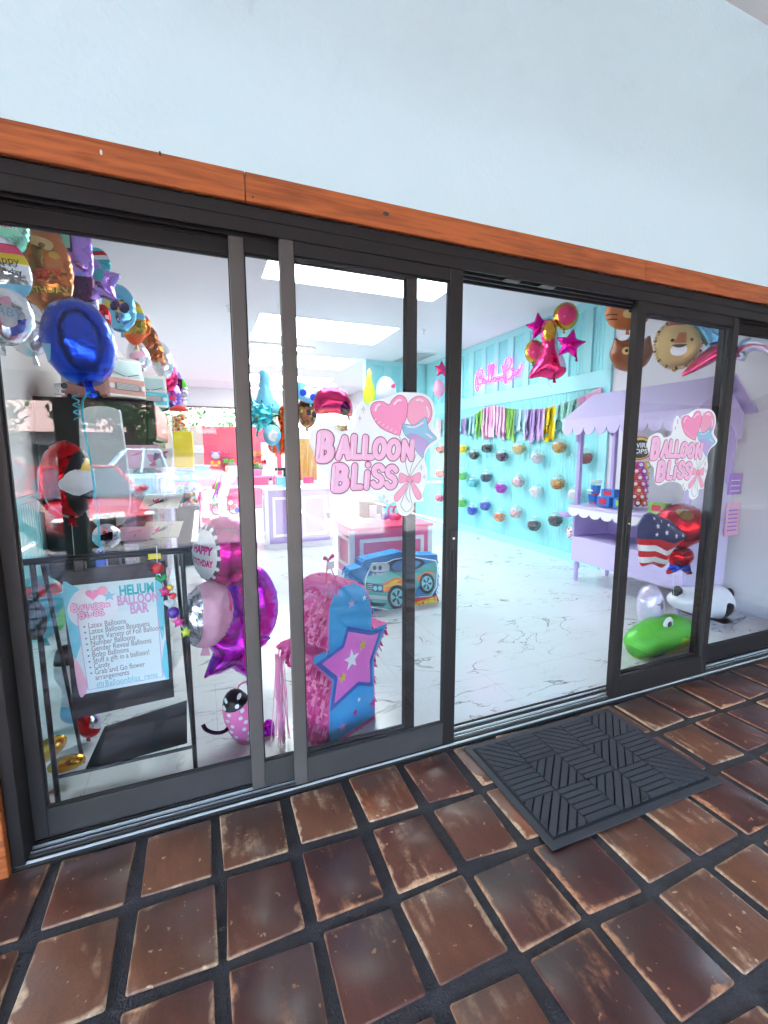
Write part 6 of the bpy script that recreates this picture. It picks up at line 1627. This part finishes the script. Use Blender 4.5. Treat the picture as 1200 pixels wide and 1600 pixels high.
# paper menus by the far right panel
for k, (u0, v0, u1, v1, c_, lab) in enumerate(((1140, 740, 1157, 772, 'lilac', 'small lilac price card on the right of the cart end'), (1136, 786, 1152, 836, 'palepink', 'pale pink menu card hung on the cart end'))):
    a, b = P(u0, v0, y=CY0 - .03), P(u1, v1, y=CY0 - .03)
    t = thing('menu_card', lab, 'card', ((a.x + b.x) / 2, CY0 - .03, b.z))
    w_, h_ = (b.x - a.x) / 2, a.z - b.z
    cdm = MB().box((-w_, -.003, 0), (w_, .003, h_), bev=.002).build('card', PR(c_), t)
    for j in range(6 if k else 3): MB().box((-w_ * .7, -.0045, h_ * (.15 + j * (.12 if k else .25))), (w_ * .7, -.0033, h_ * (.19 + j * (.12 if k else .25)))).build('line', PR('lilac' if k else 'white'), cdm)

# balloons behind the right-hand panel
def z2p(zx, zy): return (860 + zx * .2833, 700 + zy * .2833)
def trace(pts, y):
    c_ = P(*z2p(*np.mean(np.array(pts), 0)), y=y); out = []
    for q_ in pts:
        w__ = P(*z2p(*q_), y=y) - c_; out.append((w__.x, w__.z))
    return c_, out
L2 = lambda c_, y, zx, zy: ((P(*z2p(zx, zy), y=y) - c_).x, (P(*z2p(zx, zy), y=y) - c_).z)
y = .42
c_, ol = trace([(470, 1010), (540, 955), (620, 930), (680, 915), (750, 935), (800, 965), (812, 990), (795, 1030), (740, 1070), (680, 1105), (600, 1130), (520, 1150), (455, 1150), (430, 1080)], y)
G = lambda *pts: [L2(c_, y, *q_) for q_ in pts]
def dino_extra(t, f):
    for nm, mm, pts, th in (('arm', PR('lime'), [(575, 1085), (640, 1080), (715, 1085), (720, 1115), (640, 1145), (600, 1140)], .05), ('leg', PR('lime'), [(740, 1080), (790, 1075), (795, 1130), (770, 1150), (755, 1110)], .05), ('tail', PR('lime'), [(440, 1150), (520, 1155), (600, 1190), (600, 1205), (540, 1205), (460, 1190)], .06), ('foot', PR('blue'), [(500, 1130), (570, 1105), (605, 1130), (560, 1155), (510, 1155)], .05)):
        Foil(smoothloop(G(*pts), 4), th).mb(T=Matrix.Translation((0, -.06, 0))).build(nm, mm, t, True, angle=180)
    ew = P(*z2p(634, 966), y=y - .05) - c_; e = (ew.x, ew.z); sy = f.surf(*e)
    ml = MB(); ml.tube([(a_, f.surf(a_, b_) - .004, b_) for a_, b_ in smoothloop(G((800, 990), (760, 1012), (710, 1018), (660, 1012)), 5, False)], .004, 5); ml.build('mouth', mat('dino_line', C(40, 110, 40), .5), t)
    ey = MB(Matrix.Translation((e[0], sy - .004, e[1]))).ell((0, 0, 0), (.055, .014, .060), 18, 9).build('eye', PR('white'), t, True)
    MB(Matrix.Translation((e[0], sy - .014, e[1]))).ell((0, 0, 0), (.026, .008, .028), 12, 7).build('pupil', PR('black'), ey, True)
c_.z = max(c_.z, .0)
balloon('dinosaur_balloon', 'green and lime dinosaur foil balloon floating low behind the right panel', smoothloop(ol, 4), .26, [PR('green'), PR('lime'), PR('white')], c_, regions=[(smoothloop(G((814, 976), (765, 1006), (720, 1020), (650, 1018), (612, 1080), (508, 1128), (420, 1150), (440, 1200), (700, 1150), (840, 1040)), 4), 1)], tail=False, extra=dino_extra, step=.03, kw=26)
y = .75
c_, ol = trace([(665, 860), (690, 800), (740, 770), (800, 765), (870, 770), (930, 755), (975, 790), (985, 850), (960, 910), (900, 945), (800, 930), (720, 900)], y)
G = lambda *pts: [L2(c_, y, *q_) for q_ in pts]
def panda_extra(t, f):
    for q_ in ((700, 795), (985, 805)):
        e = G(q_)[0]; MB().ell((e[0], 0, e[1]), (.05, .04, .06), 14, 9).build('ear', PR('black'), t, True)
balloon('panda_balloon', 'white and black panda foil balloon behind the dinosaur balloon', smoothloop(ol, 4), .26, [PR('white'), PR('black'), F_('silver')], c_, regions=[(smoothloop(G((670, 880), (740, 900), (820, 925), (900, 930), (930, 960), (780, 960), (660, 920)), 4), 1), (smoothloop(G((895, 840), (935, 845), (935, 915), (900, 930)), 4), 1)], tail=False, extra=panda_extra, step=.035)
p = P(1016, 948, y=.55)
balloon('foil_balloon', 'pearly lilac oval foil balloon at the left behind the dinosaur balloon', circ(px(p, 19), 30, rz=px(p, 36)), .2, [mat('pearl', C(214, 206, 232), .25, .3, bump=.3, scale=12), F_('silver')], p, regions=[(starpoly(.05, .02, 4, .0, .05), 1)], tail=False)
# flag-printed balloon and red balloon
y = .50
c_, ol = trace([(500, 400), (540, 355), (600, 375), (660, 400), (740, 470), (735, 500), (690, 540), (650, 590), (620, 660), (560, 640), (500, 650), (490, 560), (480, 470)], y)
G = lambda *pts: [L2(c_, y, *q_) for q_ in pts]
flag = [(G((470, 330), (600, 350), (760, 470), (740, 495), (640, 520), (560, 495), (470, 500)), 1)]
flag += [(G((470, 535), (540, 528), (600, 560), (680, 535), (665, 575), (600, 585), (540, 560), (470, 570)), 2), (G((470, 605), (540, 590), (600, 610), (670, 600), (650, 640), (600, 635), (540, 620), (470, 640)), 2)]
for zx, zy, s_ in ((555, 425, .026), (600, 460, .026), (655, 478, .026), (545, 470, .02), (620, 420, .016), (700, 478, .018), (585, 400, .014), (545, 385, .016)):
    flag.append((starpoly(s_, s_ * .42, 5, *L2(c_, y, zx, zy)), 2))
balloon('flag_balloon', 'wavy foil balloon printed with white stars on blue above red and white stripes', smoothloop(ol, 4), .14, [PR('red'), PR('navy'), PR('white')], c_, regions=flag, tail=False, step=.03)
p = P(1062, 822, y=.66)
balloon('foil_balloon', 'big shiny red foil balloon with a painted yellow glint behind the flag balloon', circ(px(p, 39), 40, rz=px(p, 36)), .34, [F_('red'), F_('gold'), PR('sky')], p, regions=[(circ(.06, 14, -.06, .12, .045), 1)], rz=R(-15), kw=22, wr=.15, tail=False)  # the glint is a gold patch cut into the skin
p = P(1062, 873, y=.62)
balloon('foil_balloon', 'red and blue foil balloon hanging under the big red one', smoothloop([(px(p, a), -px(p, b)) for a, b in ((-18, -14), (0, -16), (18, -16), (26, -4), (22, 6), (18, 12), (30, 26), (22, 28), (6, 18), (-6, 18), (-20, 22), (-28, 20), (-16, 10), (-20, 0))], 4), .14, [F_('red'), F_('blue')], p, regions=[([(px(p, -30), -px(p, 8)), (px(p, 30), -px(p, 8)), (px(p, 16), -px(p, 22)), (px(p, -16), -px(p, 22))], 1), ([(px(p, 14), px(p, 20)), (px(p, 30), px(p, 20)), (px(p, 30), -px(p, 2)), (px(p, 16), -px(p, 2))], 1)], tail=False, wr=.3)
p = P(1052, 905, y=.7); 
m = MB().tube([P(1052, 885, y=.65), P(1052, 905, y=.65), P(1054, 1000, y=.65)], .002, 5); tag(m.build('balloon_string', 'ribbon_pale'), 'thin string hanging from the red and blue balloon', 'string')
p = P(1128, 1003, y=.62); p.z = .012
bx_ = thing('carton', 'small white carton with a printed label on the floor by the right panel', 'carton', p, R(-12))
hh = P(1128, 988, y=.62).z
MB().box((-.08, -.06, 0), (.08, .06, hh), bev=.003).build('box', 'white', bx_)
MB().box((-.06, -.063, hh * .3), (.06, -.061, hh * .85)).build('label', mat('label_teal', C(205, 240, 240), .5), bx_)
for j in range(4): MB().box((-.05, -.0645, hh * (.36 + j * .11)), (.05 - .02 * (j % 2), -.0632, hh * (.40 + j * .11))).build('print', 'van_grey', bx_)
MB().lathe([(.07, hh + .001), (.085, hh + .02), (.06, hh + .05), (.0, hh + .055)], n=14).build('black_wrap', mat('black_wrap', (.01, .01, .012), .2), bx_, True)

# ================================================================ door mat
A, B, C_, D_ = (P(728, 1166, z=.01), P(958, 1111, z=.01), P(1100, 1226, z=.01), P(864, 1334, z=.01))
MX0, MX1, MY0, MY1 = 1.225, 2.255, -.715, -.035
mat('mat_black', (.048, .046, .056), .85, var=.75, scale=260, bump=1.0, bscale=420)
mat('mat_rim', (.032, .031, .037), .6, var=.3, scale=180, bump=.3)
mt = thing('door_mat', 'black ribbed rubber door mat with a woven block pattern in front of the doorway', 'door mat', ((MX0 + MX1) / 2, (MY0 + MY1) / 2, .0105), R(-.8))
hx, hy = (MX1 - MX0) / 2, (MY1 - MY0) / 2
MB().box((-hx, -hy, 0), (hx, hy, .006), bev=.002).build('rim', 'mat_rim', mt)
MB().box((-hx + .035, -hy + .035, .006), (hx - .035, hy - .035, .0085)).build('bed', mat('mat_bed', (.012, .012, .014), .9), mt)
nx, ny = 5, 3
bw_, bh_ = (2 * hx - .09) / nx, (2 * hy - .09) / ny
def clip_rect(poly, x0, x1, y0, y1):
    for ax, lim, sg in ((0, x0, 1), (0, x1, -1), (1, y0, 1), (1, y1, -1)):
        out = []
        for i in range(len(poly)):
            a, b = poly[i - 1], poly[i]; da, db = (a[ax] - lim) * sg, (b[ax] - lim) * sg
            if (da >= 0) != (db >= 0):
                t = da / (da - db); out.append((a[0] + (b[0] - a[0]) * t, a[1] + (b[1] - a[1]) * t))
            if db >= 0: out.append(b)
        poly = out
        if not poly: return []
    return poly
for i in range(nx):
    for j in range(ny):                                  # j = 0 is the row by the shop
        cx_, cy_ = -hx + .045 + (i + .5) * bw_, hy - .045 - (j + .5) * bh_
        if (i + j) % 2: dr = 0.0
        else: dr = R(-40) if (j == 0 and i < 3) or (j == 2 and i == 4) else R(44)
        pitch_ = bh_ / 6 if dr == 0 else bh_ / 5.4
        u_ = np.array((math.cos(dr), math.sin(dr))); v_ = np.array((-u_[1], u_[0]))
        for k in range(-6, 7):
            o_ = (k + (.5 if dr == 0 else 0)) * pitch_; hw_ = pitch_ * .39
            pl = [tuple(u_ * a + v_ * (o_ + b)) for a, b in ((-.3, -hw_), (.3, -hw_), (.3, hw_), (-.3, hw_))]
            pl = clip_rect(pl, -bw_ * .485, bw_ * .485, -bh_ * .485, bh_ * .485)
            if len(pl) < 3: continue
            ar_ = abs(sum(pl[q_][0] * pl[(q_ + 1) % len(pl)][1] - pl[(q_ + 1) % len(pl)][0] * pl[q_][1] for q_ in range(len(pl)))) / 2
            if ar_ < 1e-4: continue
            MB().prism([(a + cx_, b + cy_) for a, b in pl], .0085, .0185, 'z').build('rib', 'mat_black', mt)

# ================================================================ the car park behind the viewer, mirrored in the glass
mat('car_red', C(150, 20, 34), .25, .2, coat=.8); mat('car_maroon', C(120, 24, 36), .28, .2, coat=.8); mat('car_sky', C(150, 185, 205), .3, .2, coat=.8)
mat('auto_glass', (.02, .03, .035), .04, coat=.5); mat('tyre', (.015, .015, .016), .8); mat('alloy', (.5, .5, .52), .3, .9); mat('lamp', (.75, .78, .8), .1, coat=.6); mat('line_white', (.75, .75, .73), .7)
def vehicle(name, label, cat, loc, rz, paint, L_=4.6, W_=1.84, H_=1.45, belt=.92, roof=(.30, .42, .72, .93), bed=None):
    """Nose towards +y of its own frame."""
    t = thing(name, label, cat, loc, rz)
    hl = L_ / 2
    # lower body: lofted sections along y
    sec = [(-hl, .5, .74, .78), (-hl + .12, .32, .86, .90), (-hl + .7, .22, belt, .97), (-.2, .2, belt + .02, 1.0), (.35 * hl, .2, belt, 1.0), (.45 * hl, .2, belt - .02, .99), (hl - .45, .22, belt - .16, .95), (hl - .12, .28, belt - .26, .86), (hl, .42, belt - .40, .72)]
    vs, fs = [], []
    for y, z0, z1, wf in sec:
        w_ = W_ / 2 * wf
        for x, z in ((-w_ * .86, z0), (-w_, z0 + .12), (-w_ * 1.0, (z0 + z1) / 2 + .03), (-w_ * .93, z1 - .05), (-w_ * .8, z1), (0, z1 + .03), (w_ * .8, z1), (w_ * .93, z1 - .05), (w_ * 1.0, (z0 + z1) / 2 + .03), (w_, z0 + .12), (w_ * .86, z0)): vs.append((x, y, z))
    k = 11
    for i in range(len(sec) - 1): fs += [(i * k + j, i * k + (j + 1) % k, (i + 1) * k + (j + 1) % k, (i + 1) * k + j) for j in range(k)]
    fs += [tuple(range(k)), tuple((len(sec) - 1) * k + j for j in reversed(range(k)))]
    MB().add(vs, fs).build('body', paint, t, True, angle=35)
    # cabin
    y0, y1, y2, y3 = (-hl + r_ * L_ for r_ in (roof[0] - .18, roof[0], roof[2] - .12, roof[3] - .12))
    if bed: y0, y1 = bed
    wb0, wt0 = W_ / 2 * .92, W_ / 2 * .72
    cabv = [(-wb0, y0, belt - .02), (wb0, y0, belt - .02), (wb0, y3, belt - .02), (-wb0, y3, belt - .02), (-wt0, y1, H_), (wt0, y1, H_), (wt0, y2, H_), (-wt0, y2, H_)]
    gz = MB().add(cabv, [(0, 1, 5, 4), (1, 2, 6, 5), (2, 3, 7, 6), (3, 0, 4, 7)]).build('windows', 'auto_glass', t)
    MB().box((-wt0 - .02, y1 - .03, H_ - .015), (wt0 + .02, y2 + .03, H_ + .035), bev=.03).build('roof', paint, t)
    for s_ in (-1, 1):
        for a, b in (((wb0, y3, belt - .02), (wt0, y2, H_)), ((wb0, y0, belt - .02), (wt0, y1, H_)), ((wb0, (y0 + y3) / 2 - .1, belt - .02), (wt0, (y1 + y2) / 2, H_))):
            MB().tube([(s_ * a[0] * 1.005, a[1], a[2]), (s_ * b[0] * 1.01, b[1], b[2])], .045, 6).build('pillar', paint, t)
        MB().ell((s_ * (W_ / 2 + .06), y3 - .25, belt + .08), (.1, .06, .07), 10, 7).build('mirror', paint, t, True)
        MB().ell((s_ * W_ * .36, hl - .16, belt - .36), (.2, .1, .06), 12, 7).build('headlight', 'lamp', t, True)
        for y in (-hl + .85, hl - .9):
            wh = MB().lathe([(.2, -.12), (.31, -.12), (.34, -.08), (.34, .08), (.31, .12), (.2, .12)], n=24)
            wh.v = [(s_ * (W_ / 2 - .1) + z, y + x, .34 + yy) for x, yy, z in wh.v]
            w0 = wh.build('wheel', 'tyre', t, True)
            for i in range(5):
                a = i * 1.2566; m = MB(); m.box((s_ * (W_ / 2 + .0), -.03, .0), (s_ * (W_ / 2 + .025), .03, .2)); Tm = Matrix.Translation((0, y, .34)) @ Matrix.Rotation(a, 4, 'X'); m.v = [tuple(Tm @ Vector(p)) for p in m.v]; m.build('spoke', 'alloy', w0)
    MB().box((-.45, hl - .02, .42), (.45, hl + .02, .55), bev=.02).build('grille', 'rubber_black', t)
    MB().box((-.26, hl + .005, .56), (.26, hl + .02, .66)).build('number_plate', 'lamp', t)
    return t
vehicle('parked_car', 'glossy red saloon car parked nose-in, mirrored in the left window', 'car', (-2.6, -9.4, -.16), R(-24), 'car_red')
vehicle('parked_car', 'maroon estate car farther back, mirrored at the left edge of the window', 'car', (-6.4, -14.5, -.16), R(-62), 'car_maroon', 4.8, 1.9, 1.75, 1.0, (.2, .3, .75, .92))
vehicle('pickup_truck', 'pale blue pickup truck mirrored behind the red car', 'truck', (-1.6, -15.8, -.16), R(78), 'car_sky', 5.6, 2.0, 1.85, 1.1, (.45, .5, .78, .9), bed=(-.3, -.1))
vehicle('parked_car', 'white car parked far to the right, mirrored in the right-hand panels', 'car', (8.5, -10.5, -.16), R(15), 'white')
for i in range(8):
    MB().box((-9 + i * 2.9, -12.6, -.157), (-8.88 + i * 2.9, -7.4, -.154)).build('parking_line', 'line_white', kind='structure')
kb = MB().box((-14, -6.35, -.16), (16, -6.1, -.02), bev=.02).build('kerb', 'concrete', kind='structure')
MB().box((-200, -21, -.16), (200, -19.6, -.04), bev=.02).build('pavement', 'concrete', kind='structure')

mat('bark', (.10, .07, .05), .9, var=.3, scale=12, bump=.6)
for k, c_ in enumerate(((.035, .085, .02), (.06, .13, .03), (.09, .17, .045))): mat('foliage_%d' % k, c_, .6, var=.3, scale=3)
def tree(label, loc, h_, rad, seed, n_=1500, name='street_tree'):
    q = random.Random(seed); t = thing(name, label, 'tree', loc)
    th = h_ * .38
    m = MB().tube([(0, 0, 0), (.05, .03, th * .5), (0, .08, th), (.1, 0, h_ * .75)], [rad * .085, rad * .06, rad * .05, rad * .015], 9)
    lobes = []
    for i in range(8):
        a = q.uniform(0, 6.28); e = q.uniform(.1, .95); d = rad * q.uniform(.35, .75)
        tip = Vector((d * math.cos(a), d * math.sin(a), th + (h_ - th) * e * .9)); lobes.append((tip, rad * q.uniform(.34, .52)))
        m.tube([(0, .05, th * .9), tuple((Vector((0, .05, th)) + tip) / 2 + Vector((0, 0, .1))), tuple(tip)], [rad * .035, rad * .025, rad * .01], 6)
    m.build('trunk', 'bark', t, True)
    lobes.append((Vector((0, 0, h_ * .8)), rad * .5))
    f = MB()
    for i in range(n_):
        c_, r_ = q.choice(lobes); v_ = Vector((q.gauss(0, 1), q.gauss(0, 1), q.gauss(0, 1))).normalized() * r_ * q.uniform(.55, 1.08)
        p = c_ + v_; s_ = q.uniform(.10, .2) * (rad / 2.4)
        a = Vector((q.gauss(0, 1), q.gauss(0, 1), q.gauss(0, .6))).normalized(); b = a.orthogonal().normalized()
        f.quad(p - a * s_, p - b * s_ * .6, p + a * s_, p + b * s_ * .6, m=q.choice((0, 0, 1, 1, 2)))
    f.build('crown', ['foliage_0', 'foliage_1', 'foliage_2'], t)
    return t
tree('leafy street tree behind the parked red car, mirrored in the left window', (-3.2, -22.5, -.16), 6.4, 3.0, 1, 2600)
tree('second leafy street tree mirrored above the pale truck', (1.6, -23.5, -.16), 6.8, 3.2, 2, 2600)
tree('third street tree farther right across the car park', (8.5, -23, -.16), 6.6, 3.0, 3, 1800)
tree('fourth street tree far to the left across the car park', (-10.5, -23, -.16), 6.5, 3.1, 4, 1800)
tree('tree behind the shop seen through the high rear window at the left', (-2.2, 18.5, -.16), 4.3, 2.4, 5, 1500)
tree('tree behind the shop seen through the high rear window at the right', (1.8, 18.8, -.16), 4.4, 2.6, 6, 1500)
tree('fifth street tree to the right of the pale truck', (4.6, -22.8, -.16), 6.2, 2.8, 8, 1600)
tree('sixth street tree between the house and the arcade', (12.5, -23.4, -.16), 6.4, 3.0, 9, 1400)
hs = thing('house', 'low pale house across the car park, mirrored above the parked cars', 'house', (-2, -32, -.16))
MB().box((-9, -4, 0), (9, 4, 3.0)).build('wall', mat('house_wall', (.34, .33, .31), .85, var=.1), hs)
MB().prism([(-4.6, 2.9), (4.6, 2.9), (0, 5.0)], -9.5, 9.5, 'x').build('roof', mat('house_roof', (.25, .17, .15), .8, var=.2), hs)
for x in (-7, -4, 1.5, 5):
    wn_ = MB().box((x, 4.0, 1.0), (x + 1.4, 4.03, 2.2)).build('window', 'auto_glass', hs); MB().box((x - .08, 4.0, .9), (x + 1.48, 4.06, 1.0)).build('sill', 'white', wn_)
dr_ = MB().box((-1.2, 4.0, 0), (-.2, 4.04, 2.1)).build('door', 'dark_timber', hs)

ar = thing('arcade_building', 'low stucco building with round arches across the car park, mirrored in the right-hand panels', 'building', (16, -27, -.16))
pf = [(-14, 0)]
for i in range(6):
    x = -12.6 + i * 4.3
    pf += [(x, 0), (x, 2.0)] + [(x + 1.5 - 1.5 * math.cos(math.pi * j / 10), 2.0 + 1.3 * math.sin(math.pi * j / 10)) for j in range(1, 10)] + [(x + 3.0, 2.0), (x + 3.0, 0)]
pf += [(13.4, 0), (13.4, 5.4), (-14, 5.4)]
MB().prism(pf, 0, .5, 'y').build('arcade_wall', mat('stucco', (.34, .30, .26), .9, var=.1), ar)
MB().box((-14, -3.2, 0), (13.4, -2.9, 5.4)).build('inner_wall', 'stucco', ar)
MB().prism([(-3.6, 5.4), (1.2, 5.4), (-1.2, 6.7)], -14.5, 13.9, 'x').build('roof', 'house_roof', ar)
for i in range(6):
    x = -12.4 + i * 4.3
    MB().box((x, -2.9, .3), (x + 2.6, -2.86, 2.5)).build('window', 'auto_glass', ar)

wg = thing('wing_building', 'shaded stucco wing with arches closing the walkway, mirrored at the right edge', 'building', (12.6, -9, -.16))
pf = [(-8, 0)]
for i in range(4):
    y = -7.2 + i * 3.6
    pf += [(y, 0), (y, 1.7)] + [(y + 1.2 - 1.2 * math.cos(math.pi * j / 10), 1.7 + 1.1 * math.sin(math.pi * j / 10)) for j in range(1, 10)] + [(y + 2.4, 1.7), (y + 2.4, 0)]
pf += [(8, 0), (8, 5.2), (-8, 5.2)]
MB().prism(pf, 0, .45, 'x').build('arcade_wall', 'stucco', wg)
MB().box((3.4, -8, 0), (3.7, 8, 5.2)).build('inner_wall', 'stucco', wg)
MB().box((-.3, -8.3, 5.2), (4, 8.3, 5.5)).build('roof', 'house_roof', wg)
for i in range(4): MB().box((3.36, -7 + i * 3.6, .3), (3.4, -5 + i * 3.6, 2.4)).build('window', 'auto_glass', wg)
